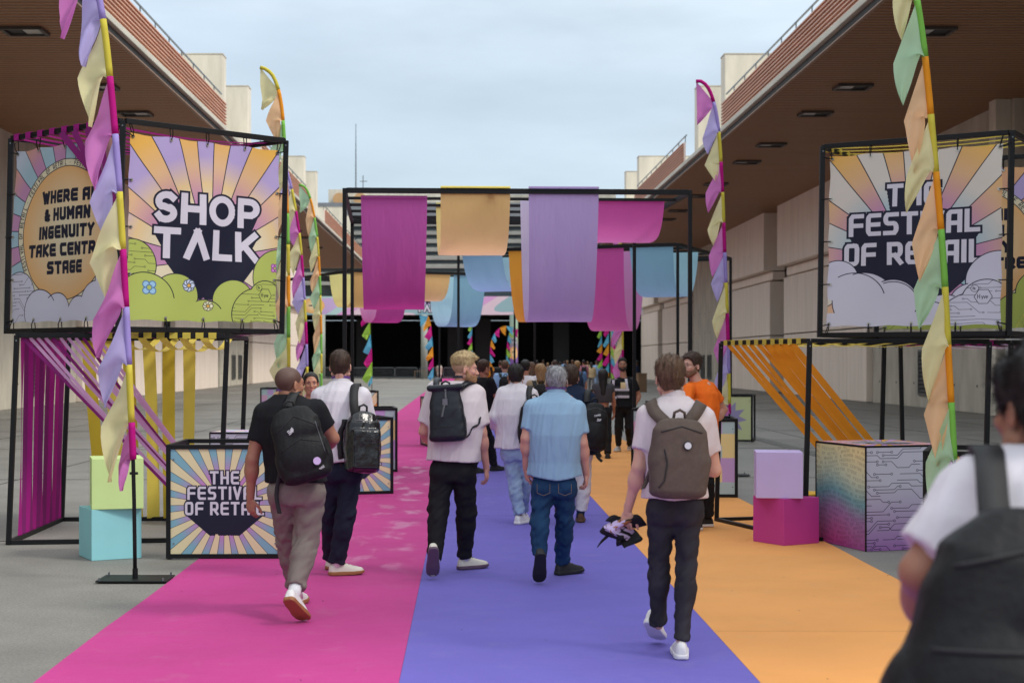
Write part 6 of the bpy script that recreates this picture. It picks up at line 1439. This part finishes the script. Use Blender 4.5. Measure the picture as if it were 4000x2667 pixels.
# ---- B: white shirt, navy trousers, glossy pack
d = 12.4
J = JP(d, dict(top=(1330, 1369), neck=(1331, 1492), shL=(1250, 1545), shR=(1415, 1545), elL=(1240, 1680, .05), wrL=(1262, 1720, .28), elR=(1450, 1675, .08), wrR=(1400, 1705, .30), hipL=(1298, 1830), hipR=(1372, 1830), knL=(1292, 1998, .14), knR=(1352, 2004, .0)))
flat_foot(J, 'L', G(1288, 2232) + Vector((0, .1, 0)), R(10)); flat_foot(J, 'R', G(1315, 2250), R(72))
pr, tpx = person('tall man in white shirt and navy trousers carrying a glossy black backpack', J, DF, (R(8), 0, 0), sk_fair, dict(mat=HB, top=.018, side=.008, lump=.005, n=900, len=.02, up=.5, lift=.4), dict(mat=wht, ease=.028, loose=.02, sleeve=1.8, hem=W(1330, 1800, d).z, fold=.008, seed=3., stand=1, fsc=(18, 18, 6)), dict(mat=navy, ease=.016, thigh=.085, knee=.064, ankle=.060, fold=.006), (csh, gum, sockw), vox=.0085)
lanyard(pr, J['neck'] + Vector((0, 0, .02)), Vector((0, 1, 0)), lan, 1.02)
bp, onto, line, patch, glyph = backpack('glossy black coated backpack on the man in the white shirt', W(1416, 1725, d - .20), (.42, -1, .05), R(-3), (.30, .50, .19), (bagg, bagt), 'gloss', on=tpx, straps=[([W(1390, 1640, d - .22), W(1382, 1570, d - .20), W(1384, 1512, d - .04), W(1390, 1540, d + .10)], .07, (1, .15, 0)), ([W(1345, 1640, d - .12), W(1328, 1720, d - .13), W(1334, 1800, d - .12), W(1350, 1835, d - .12)], .045, (1, .3, 0))])
line([(-.10, .17), (.1, .16)], .003, steel, 'zip'); line([(-.11, .05), (.11, .04)], .003, bagt, 'zip'); line([(-.1, -.2), (.1, -.2)], .004, bagt, 'webbing_loop'); glyph('PNY', .05, .02, .03, .002, grayz, -1.4)

# ---- C: blond bearded man, roll-top pack
d = 12.55
J = JP(d, dict(top=(1812, 1376), neck=(1800, 1492), shL=(1700, 1522), shR=(1862, 1536), elL=(1655, 1685, .02), wrL=(1695, 1742, .22), elR=(1882, 1690, -.03), wrR=(1900, 1828, .05), hipL=(1728, 1835), hipR=(1812, 1835), knL=(1712, 1985, -.02), knR=(1822, 2000, .12)))
raised_foot(J, 'L', G(1690, 2268) + Vector((0, .02, .03)), R(58), R(-4)); flat_foot(J, 'R', G(1815, 2228) + Vector((0, .02, 0)), R(58)); J['anL'] = W(1697, 2185, d - .14)
pr, tpx = person('blond bearded man in a white tee and black trousers turning his head', J, (.05, 1), (R(76), R(-2), 0), sk_pink, dict(mat=HBL, top=.028, side=.004, cut=.03, lump=.006, n=1500, len=.018, flow=(0, 1.0, -.2), lift=.22, up=.1, nape=-.04, fade=fade_b, beard=pm('beard_ginger', srgb(150, 112, 78), .7, .3, 80, .5, 200), beard_t=.011, quiff=.012, nose=1.15), dict(mat=whp, ease=.034, loose=.034, sleeve=.80, cuff=1.5, hem=W(1770, 1798, d).z, fold=.0075, seed=5., name='t_shirt', fsc=(14, 14, 6)), dict(mat=blkp, ease=.016, thigh=.097, knee=.068, ankle=.052, fold=.007, seed=4.), (csh, plum_s, sockw), vox=.0085, face=True,
    hands={'R': ((.05, .12, -1), (-1, .3, 0), 1, .55)})
lanyard(pr, J['neck'] + Vector((0, 0, .02)), Vector((.3, 1, 0)).normalized(), pm('lanyard_dark', srgb(36, 40, 58), .5, .2, 30), 1.0)
bp, onto, line, patch, glyph = backpack('dark roll top rubber backpack on the blond man', W(1746, 1618, d - .20), (-.08, -1, .02), R(3), (.315, .44, .16), (bagr, bagr), 'roll', on=tpx, straps=[([W(1705, 1520, d - .15), W(1705, 1490, d - .10), W(1715, 1478, d + .0), W(1712, 1510, d + .10)], .05, (1, 0, 0)), ([W(1795, 1520, d - .14), W(1825, 1497, d - .09), W(1850, 1496, d + .0), W(1852, 1530, d + .1)], .052, (.8, .1, -.5)), ([W(1812, 1702, d - .12), W(1838, 1650, d - .08), W(1852, 1625, d + .04)], .02, (.6, 0, .7))])
line([(.0, .20), (.0, .12), (-.02, .04), (-.035, -.02)], .010, grayz, 'closure_strap', .006); MB().box(onto(-.005, .10, .012), (.04, .012, .05)).build('buckle', steel, bp); line([(-.11, -.10), (.08, -.095)], .0022, bsole, 'zip')

# ---- D: grey-haired man in sky-blue shirt
d = 12.2
J = JP(d, dict(top=(2174, 1431), neck=(2172, 1535), shL=(2080, 1592), shR=(2256, 1598), elL=(2056, 1712, -.04), wrL=(2056, 1832, .06), elR=(2274, 1730, -.04), wrR=(2290, 1852, .06), hipL=(2127, 1895), hipR=(2203, 1895), knL=(2108, 2026, -.06), knR=(2206, 2034, .10)))
raised_foot(J, 'L', G(2107, 2286) + Vector((0, .02, .02)), R(58), R(-2)); flat_foot(J, 'R', G(2195, 2248), R(52)); J['anL'] = W(2106, 2172, d - .16)
pr, tpx = person('grey haired man in light blue shirt and dark jeans walking in the centre', J, DF, (R(0), R(4), 0), sk_pink, dict(mat=HGR, top=.014, side=.004, lump=.004, n=1300, len=.016, up=.8, lift=.6, nape=-.06, fade=fade_g), dict(mat=sblue, ease=.026, loose=.02, sleeve=.72, cuff=.6, hem=W(2170, 1872, d).z, fold=.0075, seed=7., curve=.035, stand=1, fsc=(17, 17, 5)), dict(mat=denim, ease=.010, thigh=.093, knee=.060, ankle=.056, fold=.009, seed=6.), (bsh, bsole), build=1.05, vox=.0085,
    hands={'L': ((.12, .05, -1), (.9, .3, 0), 1, .75), 'R': ((.0, .05, -1), (-.9, .2, 0), 1, .85)})
lanyard(pr, J['neck'] + Vector((0, 0, .02)), Vector((0, 1, 0)), lan, 1.1)
for s_ in (-1, 1):     # rear pocket stitching
    c = W(2165 + s_ * 42, 1900, d - .17) - Vector(pr.location); MB().tube([c + Vector((-.05, -.0, .02)), c + Vector((-.05, .0, -.05)), c + Vector((0, -.0, -.07)), c + Vector((.05, .0, -.05)), c + Vector((.05, 0, .02))], .0022, 4).build('pocket_stitching', pm('tan_thread', srgb(120, 100, 80), .7), pr)

# ---- E: brown backpack, nearest walker
d = 9.15
J = JP(d, dict(top=(2620, 1392), neck=(2632, 1552), shL=(2530, 1620), shR=(2752, 1630), elL=(2496, 1825, -.04), wrL=(2452, 1992, .05), elR=(2790, 1835, .04), wrR=(2730, 1790, .27), hipL=(2588, 1980), hipR=(2684, 1980), knL=(2574, 2195, .06), knR=(2684, 2215, -.04)))
raised_foot(J, 'L', G(2580, 2522) + Vector((0, .05, .02)), R(32), R(22)); flat_foot(J, 'R', G(2666, 2583) + Vector((0, .06, 0)), R(4)); J['anL'] = W(2572, 2440, d + .10)
pr, tpx = person('man in white polo and charcoal jeans with a brown backpack nearest on the purple carpet', J, DF, (R(0), R(3), 0), sk_fair, dict(mat=HBR, top=.024, side=.011, lump=.008, n=1600, len=.018, up=.5, lift=.42, nape=-.07, sc=60), dict(mat=whp, ease=.020, loose=.012, sleeve=.66, cuff=1.1, hem=W(2640, 1942, d).z, fold=.006, seed=9., stand=1, name='polo_shirt'), dict(mat=cdenim, ease=.006, thigh=.094, knee=.055, ankle=.045, fold=.007, seed=8.), (wsh, wsh), vox=.0075,
    hands={'L': ((-.1, .15, -1), (.6, .8, 0), 1, .95)})
bp, onto, line, patch, glyph = backpack('dark brown canvas backpack with a round white badge', W(2652, 1790, d - .23), (.08, -1, .05), R(-2), (.37, .47, .18), (bagbr, bagbr), 'slim', on=tpx, straps=[([W(2600, 1650, d - .17), W(2560, 1612, d - .12), W(2548, 1592, d - .02), W(2552, 1630, d + .12)], .075, (.9, .1, .5)), ([W(2690, 1650, d - .17), W(2722, 1606, d - .12), W(2728, 1592, d - .02), W(2722, 1630, d + .12)], .075, (.9, .1, -.5)), ([W(2545, 1830, d - .14), W(2530, 1870, d - .12), W(2512, 1908, d - .14)], .03, (1, .2, .2))])
line([(-.10, .05), (-.085, -.03), (-.10, -.13), (-.13, -.17)], .005, bsole, 'zip'); line([(-.12, .15), (0, .185), (.12, .15)], .004, bsole, 'top_zip')
MB().tube([onto(.032, .075, .002), onto(.032, .075, .010)], .026, 18).build('badge_rim', bsole, bp); MB().tube([onto(.032, .075, .009), onto(.032, .075, .013)], .020, 18).build('round_badge', logo, bp)
# tattoo-free black cloth tote with printed lettering held in the hand
hp = W(2442, 2035, d + .08)
def tote(u, v):
    a = (u - .5); return hp + Vector((-.02 + .20 * a * (1 - .4 * v) + .05 * math.sin(9 * v + 2 * u), .05 * math.sin(6 * u + 5 * v) - .02, .04 - .17 * v - .07 * abs(a) * (1 - v) + .02 * math.sin(11 * u)))
def art_tote():
    cv = Cv(260, 220, (.010, .010, .012)); cv.circle(110, 60, 55, srgb(150, 96, 60)); text(cv, 'SHOP', 40, 60, 48, 17, srgb(190, 170, 210), GG, .75); text(cv, 'TALK', 40, 128, 48, 17, srgb(190, 170, 210), GG, .75); return cv.a[::-1]
tt = MB().grid(tote, 16, 14).build('cloth_bag', img_mat('tote_print', art_tote(), .8), smooth=True, solid=.012); tag(tt, 'crumpled black cloth bag with shop talk print in a hand', 'bag')
MB().ribbon([hp + Vector((-.02, 0, .02)), hp + Vector((-.07, 0, -.06)), hp + Vector((-.13, .01, -.11)), hp + Vector((-.155, 0, -.135))], .05, (.5, 0, .85)).build('handle_strap', bagt, tt, smooth=True, solid=.006)

# ---- F: white shirt, light jeans
d = 16.4
J = JP(d, dict(top=(2015, 1423), neck=(2016, 1502), shL=(1965, 1534), shR=(2075, 1540), elL=(1932, 1628, -.05), wrL=(1938, 1668, .16), elR=(2100, 1640, .0), wrR=(2090, 1710, .2), hipL=(1990, 1762), hipR=(2040, 1762), knL=(2010, 1890, .0), knR=(2046, 1890, .16)))
flat_foot(J, 'L', G(2028, 2050), R(30)); flat_foot(J, 'R', Vector((J['knR'].x, d + .45, 0)), R(5), .0)
pr, tpx = person('man in white shirt and pale blue jeans ahead of the grey haired man', J, DF, (0, 0, 0), sk_mid, dict(mat=HBK, top=.022, side=.007, lump=.005, n=700, len=.02, nape=-.06), dict(mat=wht, ease=.034, loose=.03, sleeve=1.92, hem=W(2000, 1750, d).z, fold=.009, seed=11., stand=1), dict(mat=ldenim, ease=.010, thigh=.086, knee=.062, ankle=.060, fold=.009, seed=12.), (wsh, wsh), vox=.010, hands={'L': ((.0, .6, -.8), (.9, .0, .2), 1, .8)})
backpack('black backpack mostly hidden behind the man in the light blue shirt', W(2082, 1650, d - .20), (.2, -1, 0), R(-3), (.30, .50, .18), (bagb, bagt), 'hike', on=tpx, straps=[([W(2068, 1560, d - .16), W(2066, 1530, d - .1), W(2070, 1512, d + .02)], .06, (1, 0, 0))], vox=.01)

# ---- G: navy jacket, white trousers, brown shoes
d = 16.6
J = JP(d, dict(top=(2230, 1427), neck=(2238, 1510), shL=(2185, 1550), shR=(2302, 1552), elL=(2172, 1640, 0), wrL=(2180, 1700, .15), elR=(2325, 1640, .02), wrR=(2320, 1705, .18), hipL=(2222, 1765), hipR=(2282, 1765), knL=(2228, 1890, .05), knR=(2280, 1895, .0)))
flat_foot(J, 'R', G(2268, 2042), R(4)); raised_foot(J, 'L', W(2185, 2012, d - .22), R(50), R(-8)); J['anL'] = W(2186, 1965, d - .28)
pr, tpx = person('man in navy jacket and white trousers with brown shoes', J, DF, (R(6), 0, 0), sk_pink, dict(mat=HB, top=.028, side=.014, lump=.008, n=700, len=.022, sc=60), dict(mat=navyj, ease=.034, loose=.03, sleeve=1.95, hem=W(2250, 1775, d).z, fold=.006, seed=13., stand=1, name='jacket'), dict(mat=wht, ease=.014, thigh=.082, knee=.064, ankle=.058, fold=.005, seed=14., crop=.06), (brn, brn, sockn), vox=.010)
bp, onto, line, patch, glyph = backpack('black trekking backpack with white stitched logo on the man in navy', W(2320, 1665, d - .22), (.25, -1, .05), R(-4), (.30, .52, .2), (bagb, bagt), 'hike', on=tpx, straps=[([W(2292, 1570, d - .17), W(2294, 1535, d - .12), W(2302, 1522, d + .0), W(2304, 1545, d + .1)], .065, (1, .1, 0)), ([W(2322, 1755, d - .2), W(2335, 1785, d - .2), W(2352, 1802, d - .2)], .03, (.7, 0, .7))], vox=.009)
dome_logo(onto, bp, .04, .06, .03, -.15); glyph('CRITEO', .0, .115, .016, .0024, logo, .22); line([(-.1, .17), (0, .2), (.1, .16)], .003, grayz, 'zip')

# ---- H: orange tee, facing the carpet, hand on hip
d = 16.0
fwH = Vector((-.62, -.78, 0)).normalized()
J = JP(d, dict(top=(2706, 1378), neck=(2728, 1484, .02), shL=(2690, 1522, -.16), shR=(2772, 1516, .12), elL=(2668, 1610, -.3), wrL=(2700, 1660, -.12), elR=(2826, 1600, .22), wrR=(2776, 1668, .12), hipL=(2710, 1716, -.08), hipR=(2752, 1716, .07), knL=(2718, 1885, -.12), knR=(2758, 1885, .08)))
for s_, (px, py), a in (('L', (2722, 2075), -2.2), ('R', (2763, 2060), -1.9)): flat_foot(J, s_, G(px, py), a)
pr, tpH = person('man in bright orange shop talk tee standing with hand on hip', J, fwH, (R(14), R(4), 0), sk_fair, dict(mat=HB, top=.03, side=.010, lump=.009, n=900, len=.024, up=.4, sc=60, glasses=1, beard=pm('beard_light', srgb(120, 84, 62), .7, .3, 80, .5, 200), beard_t=.0035), dict(mat=orng, ease=.026, loose=.02, sleeve=.62, cuff=1.4, hem=W(2730, 1735, d).z, fold=.006, seed=15., name='t_shirt'), dict(mat=blkp, ease=.018, thigh=.088, knee=.07, ankle=.06, seed=16.), (bsh, wsh), vox=.009, face=True, group=None)
bv = BVHTree.FromObject(tpH, bpy.context.evaluated_depsgraph_get()); lo_ = Vector(pr.location)
def teeg(u, v):
    rtH = Vector((fwH.y, -fwH.x, 0)); p = J['neck'].lerp((J['hipL'] + J['hipR']) / 2, .30 + .34 * (1 - v)) - rtH * ((u - .5) * .30) + fwH * .5 - lo_; h = bv.ray_cast(p, -fwH); return (h[0] if h[0] is not None else p - fwH * .35) + fwH * .004
MB().grid(teeg, 10, 10).build('chest_print', img_mat('tee_print', art_tee(), .85), tpH, smooth=True)

# ---- I: photographer in safety vest facing the camera
d = 29.4
fwI = Vector((-.05, -1, 0))
J = JP(d, dict(top=(2431, 1397), neck=(2436, 1472), shL=(2400, 1492), shR=(2476, 1494), elL=(2388, 1545, .02), wrL=(2394, 1580, -.12), elR=(2496, 1545, .05), wrR=(2482, 1582, .0), hipL=(2420, 1590), hipR=(2456, 1590), knL=(2416, 1668, 0), knR=(2456, 1668, 0)))
flat_foot(J, 'L', G(2416, 1764), math.pi + .4); flat_foot(J, 'R', G(2460, 1760), math.pi - .3)
pr, tpI = person('bearded man in black tee and reflective safety vest holding a camera', J, fwI, (R(0), R(2), 0), sk_mid, dict(mat=HBK, top=.018, side=.006, lump=.004, n=500, len=.016, up=.4, glasses=1, beard=pm('beard_dark', srgb(60, 48, 42), .7, .3, 80, .5, 200), beard_t=.008), dict(mat=blk_t, ease=.02, loose=.01, sleeve=.62, hem=W(2440, 1592, d).z, fold=.005, seed=17., name='t_shirt'), dict(mat=blkp, ease=.01, thigh=.086, knee=.062, ankle=.05, seed=18.), (gshoe, wsh), build=1.06, vox=.013, face=True)
bvi = BVHTree.FromObject(tpI, bpy.context.evaluated_depsgraph_get()); lo_ = Vector(pr.location); rf = pm('reflective_tape', srgb(196, 190, 200), .35, .05, 8); vest = pm('vest_black', (.02, .02, .022), .7, .2, 20)
def onI(px, py, l=.012):
    p = W(px, py, d - .8) - lo_; h = bvi.ray_cast(p, Vector((0, 1, 0))); return (h[0] if h[0] is not None else W(px, py, d - .12) - lo_) + Vector((0, -l, 0))
for (x0, x1, y0, y1) in ((2402, 2472, 1520, 1529), (2402, 2472, 1547, 1557)): MB().grid(lambda u, v: onI(x0 + (x1 - x0) * u, y1 + (y0 - y1) * v, .02), 10, 2).build('reflective_band', rf, tpI, smooth=True)
MB().grid(lambda u, v: onI(2402 + 70 * u, 1585 - 50 * v - 25, .014), 12, 8).build('safety_vest', vest, tpI, smooth=True)
for x in (2408, 2464): MB().grid(lambda u, v: onI(x - 5 + 10 * u + (4 if x < 2430 else -4) * v, 1520 - 40 * v, .018), 2, 8).build('reflective_band', rf, tpI, smooth=True)
MB().grid(lambda u, v: onI(2438 + 20 * u, 1520 - 25 * v, .026), 2, 2).build('badge', pm('yellow_badge', srgb(214, 190, 140), .5, .2, 30), tpI)
cm = empty('camera_body', W(2396, 1592, d - .2), 0, 'black photo camera held by the man in the safety vest', 'camera'); box_obj('body', (0, 0, 0), (.15, .07, .10), bagb, cm, bevel=.01); MB().tube([(0, -.03, 0), (0, -.12, -.02)], [.04, .042], 14).build('lens', bsole, cm, smooth=True); box_obj('viewfinder', (0, 0, .065), (.05, .05, .03), bagb, cm)

# ---- K: woman facing the camera between the two men
d = 16.6
J = JP(d, dict(top=(1214, 1453), neck=(1214, 1552), shL=(1160, 1585), shR=(1268, 1585), elL=(1150, 1680), wrL=(1170, 1750, -.1), elR=(1275, 1680), wrR=(1260, 1750, -.1), hipL=(1190, 1770), hipR=(1238, 1770), knL=(1190, 1900), knR=(1240, 1900, -.1)))
flat_foot(J, 'L', G(1195, 2045), math.pi); flat_foot(J, 'R', G(1244, 2060), math.pi)
def slick(P): return smax(head_fn(P) - .007 - .002 * wob(P, (60, 30, 30), 2), (hairline(P[:, 1], -.07, .088) - P[:, 2]) * .8, .008)
def slick2(P): return smin(slick(P), d_ell(P, (0, -.11, .05), (.04, .035, .04)), .02)
person('smiling woman with dark slicked back hair facing the camera', J, (0, -1), (R(-10), 0, 0), sk_mid, dict(mat=HBK, top=.006, n=0, lips=pm('lips_red', srgb(170, 70, 76), .35), teeth=1, jaw=.93, nose=.9), dict(mat=wht, ease=.015, sleeve=.4, hem=W(1214, 1780, d).z, fold=.004, seed=19.), dict(mat=wht, ease=.02, seed=20.), (pm('red_shoe', srgb(190, 60, 60), .5), wsh), build=.88, vox=.009, face=True, hairfn=slick2)

# ---- J: out-of-focus man close to the camera
d = 3.15
J = JP(d, dict(top=(4082, 1345), neck=(4075, 1750), shL=(3812, 1915), shR=(4310, 1925), elL=(3600, 2235, -.02), wrL=(3640, 2560, .2), elR=(4420, 2280), wrR=(4400, 2600, .15), hipL=(3930, 2880), hipR=(4160, 2880), knL=(3930, 3600), knR=(4160, 3600)))
for s_, x in (('L', 3930), ('R', 4160)): flat_foot(J, s_, Vector(((x - VX) * d / FPX, d, 0)), 0)
pr, tpx = person('man in white tee with a large black backpack close at the picture edge', J, DF, (R(-16), R(0), 0), sk_tan, dict(mat=HBK, top=.026, side=.012, lump=.008, n=1200, len=.03, up=.3, nape=-.065), dict(mat=wht, ease=.03, loose=.02, sleeve=.80, cuff=1.6, hem=W(4000, 2900, d).z, fold=.008, seed=21., name='t_shirt'), dict(mat=navy, ease=.015, seed=22.), (bsh, bsole), build=1.04, vox=.008)
bp, onto, line, patch, glyph = backpack('large black backpack filling the lower picture corner', W(4020, 2610, d - .24), (-.1, -1, .1), R(-17), (.48, .60, .25), (bagb, bagt), 'hike', on=tpx, straps=[([W(3900, 2180, d - .22), W(3880, 1960, d - .16), W(3868, 1800, d - .06), W(3872, 1830, d + .10)], .062, (1, .1, 0)), ([W(4150, 2120, d - .16), W(4200, 1960, d - .15), W(4215, 1810, d - .05)], .062, (1, .1, 0))], vox=.008)
line([(-.20, .14), (-.06, .22), (.1, .22), (.2, .12)], .005, bagt, 'zip'); line([(-.2, -.02), (0, .04), (.2, -.02)], .005, bagt, 'zip'); patch([(.03, .10), (.10, .07), (.10, .11), (.03, .14)], pm('grey_label', srgb(60, 60, 62), .6), 'woven_label'); patch([(.09, -.10), (.14, -.12), (.14, -.09), (.09, -.07)], pm('pink_tab', srgb(150, 110, 116), .6), 'fabric_tab')

# ------------------------------------------------------------------ the crowd farther along the walkway
def walker(px, py_feet, hgt, heading, phase, label, skin, hair, top, bottom, shoes, vox=None, hairfn=None, arms=.12, bag=None, dress=False, build=1.0, face=False, d=None):
    g_ = G(px, py_feet) if d is None else Vector(((px - VX) * d / FPX, d, 0)); f = Vector((math.sin(heading), math.cos(heading), 0)); r = Vector((f.y, -f.x, 0)); k = hgt / 1.75; st = .30 * math.sin(phase) * k; up = Vector((0, 0, 1)); hip = g_ + up * .92 * k
    J = dict(top=g_ + up * hgt, neck=g_ + up * 1.47 * k, shL=g_ - r * .18 * k * build + up * 1.41 * k, shR=g_ + r * .18 * k * build + up * 1.41 * k, hipL=hip - r * .085 * k, hipR=hip + r * .085 * k, knL=g_ - r * .09 * k + up * .49 * k + f * (st * .6 + .04), knR=g_ + r * .09 * k + up * .49 * k + f * (-st * .6 + .04))
    J['elL'] = J['shL'] - up * .29 * k - r * .05 - f * st * .35; J['elR'] = J['shR'] - up * .29 * k + r * .05 + f * st * .35
    J['wrL'] = J['elL'] - up * .23 * k + f * (.08 - st * .3); J['wrR'] = J['elR'] - up * .23 * k + f * (.08 + st * .3)
    for s_, q in (('L', 1), ('R', -1)):
        a = g_ + (r if s_ == 'R' else -r) * .09 * k + f * (st * q); J['an' + s_] = a + up * .10; J['heel' + s_] = a - f * .065 + up * GZ; J['toe' + s_] = J['heel' + s_] + f * .29; J['up' + s_] = up
    vx = vox or max(.012, g_.y * .00045)
    top = dict(top); top.setdefault('hem', hip.z - .04)
    pr, tp = person(label, J, (f.x, f.y), (0, 0, 0), skin, hair, top, bottom, shoes, vox=vx, hairfn=hairfn, detail=g_.y < 45, build=build * k, face=face, hands=None)
    if bag: 
        c = g_ + up * 1.18 * k - f * .2; backpack(bag[0], c, tuple(-f), 0, (.30, .46, .17), (bag[1], bagt), 'hike', [([c + up * .2 * k + r * s_ * .1 + f * .02, c + up * .28 * k + r * s_ * .11 + f * .1, c + up * .24 * k + r * s_ * .12 + f * .22], .06, tuple(r)) for s_ in (-1, 1)], vox=max(.012, vx))
    return pr
def longhair(L_, w=.085, back=-.03):
    def f(P): 
        d = hair_fn(P, .018, .016, -.08, .07, .005, 40, 2.); z = P[:, 2]; c = d_cone(P, (0, back - .02, .02), (0, back - .07, -L_), w, w * .75); c = smax(c, (P[:, 1] - .02) * .9, .02); return smin(d, c + .004 * wob(P, (50, 50, 12), 3), .03)
    return f
khaki = cloth('khaki', srgb(170, 150, 120)); lblue = cloth('pale_polo', srgb(150, 184, 220)); pinkt = cloth('pink_top', srgb(206, 130, 150)); greyc = cloth('mid_grey', srgb(120, 120, 124)); tan_ = cloth('sand', srgb(206, 180, 140)); pat = pm('patterned_cotton', srgb(180, 160, 140), .8, .5, 22, hue=srgb(226, 214, 200)); blubk = cloth('steel_shirt', srgb(90, 120, 160)); maroon = cloth('plum_knit', srgb(100, 70, 84)); hsk = lambda m, **k: dict(dict(mat=m, top=.02, side=.009, n=0), **k)
T_ = lambda m, **k: dict(dict(mat=m, ease=.022, loose=.015, sleeve=.6, fold=.005, seed=random.random() * 20), **k); B_t = lambda m, **k: dict(dict(mat=m, ease=.014, fold=.005, seed=random.random() * 20), **k)
random.seed(5)
walker(2112, 1705, 1.70, 0, .8, 'woman with blonde hair in a khaki blazer', sk_fair, hsk(HLB, low=-.32), T_(khaki, sleeve=1.9, ease=.03, name='blazer'), B_t(blkp), (bsh, bsole), hairfn=longhair(.13, .09), bag=('grey backpack on the woman in the khaki blazer', bagb), d=25, build=.95)
walker(2356, 1745, 1.60, .1, 2.5, 'woman with long dark hair in a grey top and black trousers', sk_mid, hsk(HBK, low=-.42), T_(cloth('charcoal_top', srgb(70, 68, 72)), sleeve=.35, hem=1.0), B_t(blkp, ease=.02, thigh=.086), (bsh, bsole), hairfn=longhair(.30, .085), build=.86, d=27.5)
walker(1972, 1690, 1.75, -.05, .6, 'man in pale blue polo with a black backpack', sk_fair, hsk(HBR), T_(lblue), B_t(navy), (bsh, bsole), bag=('black backpack on the man in the pale blue polo', bagb), d=34)
walker(1888, 1720, 1.76, .9, 1.2, 'man in black tee with tattooed arm partly behind the blond man', sk_mid, hsk(HB), T_(blk_t), B_t(blkp), (bsh, bsole), d=24)
walker(2052, 1690, 1.76, 0, 2.0, 'man with black hair and white shirt just behind the pale jeans man', sk_mid, hsk(HBK), T_(wht, sleeve=1.9), B_t(navy), (bsh, bsole), d=27)
walker(2076, 1650, 1.72, 0, 1.0, 'person with long brown hair in a plum knit', sk_fair, hsk(HBR, low=-.3), T_(maroon, sleeve=1.9), B_t(blkp), (bsh, bsole), hairfn=longhair(.16), d=33, build=.92)
walker(1905, 1547, 1.72, .1, 1.4, 'man in black carrying an orange backpack', sk_deep, hsk(HBK), T_(blk_t), B_t(blkp), (bsh, bsole), bag=('orange backpack worn by the man in black', cloth('amber_nylon', srgb(226, 150, 40))))
walker(1955, 1560, 1.74, 0, 2.2, 'person in black by the arched pink flag', sk_mid, hsk(HB), T_(blk_t), B_t(greyc), (wsh, wsh), d=62)
walker(1716, 1490, 1.62, math.pi + .3, .3, 'woman in a patterned dress standing near the barriers', sk_fair, hsk(HB, low=-.3), T_(pat, hem=.55, loose=.03, sleeve=.8), B_t(pat), (wsh, wsh), hairfn=longhair(.14), d=122)
walker(2255, 1640, 1.74, 0, 1.1, 'man with sandy hair and dark backpack beyond the navy jacket', sk_fair, hsk(HLB), T_(blubk), B_t(navy), (bsh, bsole), bag=('dark blue backpack beyond the navy jacket', cloth('dark_blue_nylon', srgb(34, 44, 64))), d=40)
walker(2168, 1600, 1.76, 0, 2.7, 'man in a white tee farther ahead between the heads', sk_fair, hsk(HB), T_(wht), B_t(navy), (bsh, bsole), d=48)
walker(2280, 1540, 1.78, 0, .5, 'person in pink top with a black backpack far down the carpet', sk_mid, hsk(HBK), T_(pinkt), B_t(blkp), (bsh, bsole), bag=('small black backpack on the pink top', bagb), d=78)
walker(2310, 1530, 1.66, 0, 1.5, 'person in sand coloured top far down the carpet', sk_mid, hsk(HBK, low=-.3), T_(tan_, sleeve=1.8), B_t(greyc), (wsh, wsh), hairfn=longhair(.14), d=82)
wd_ = [('white', wht), ('grey', greyc), ('black', blk_t), ('navy', navyj), ('light blue', lblue), ('sand', tan_)]
xs_ = [(2012, 88), (2040, 70), (2066, 96), (2092, 104), (2098, 80), (2122, 118), (2140, 92), (2158, 110), (2188, 84), (2204, 122), (2216, 100), (2236, 90), (2250, 126), (2262, 108), (2296, 116), (2330, 98), (2342, 120), (2364, 106)]
plc = ['beside the printed column', 'right of the printed column', 'in the dense far crowd', 'under the hanging purple sheet edge', 'behind the woman in khaki', 'deep in the doorway queue', 'left of the centre of the queue', 'in the middle of the doorway queue', 'above the grey haired man', 'far inside the doorway light', 'right of the queue middle', 'above the navy jacket', 'deepest in the doorway queue', 'near the pink top', 'beyond the pink top', 'near the tall cyan flag', 'beyond the long dark hair', 'at the foot of the cyan flags']
for i, (px, dd) in enumerate(xs_):
    nm, m = wd_[(i * 5 + 1) % 6]; hm_ = (HBK, HB, HLB, HBR)[i % 4]
    walker(px, 0, 1.62 + .035 * ((i * 7) % 6), .12 * math.sin(i * 2.3), .4 + i * .7, 'small distant person in %s %s' % (nm, plc[i]), (sk_fair, sk_mid, sk_tan)[i % 3], hsk(hm_), T_(m, sleeve=(.6, 1.8)[i % 2]), B_t((navy, blkp, greyc, ldenim)[i % 4]), ((wsh, wsh), (bsh, bsole))[i % 2], vox=.034, d=dd)
walker(2488, 0, 1.74, -1.4, .2, 'dark clothed man standing by the kraft cardboard stand', sk_deep, hsk(HBK), T_(navyj, sleeve=1.9), B_t(blkp), (bsh, bsole), vox=.03, d=86)
kb = empty('cardboard_stand', ((2504 - VX) * 85 / FPX, 85, 0), R(15), 'brown kraft cardboard stand near the right hall wall', 'stand'); kr = pm('kraft_board', srgb(128, 100, 76), .8, .12, 3)
box_obj('body', (0, 0, .5), (.5, .5, 1.0), kr, kb, bevel=.01); box_obj('lid', (0, 0, 1.03), (.55, .55, .05), kr, kb, bevel=.01)
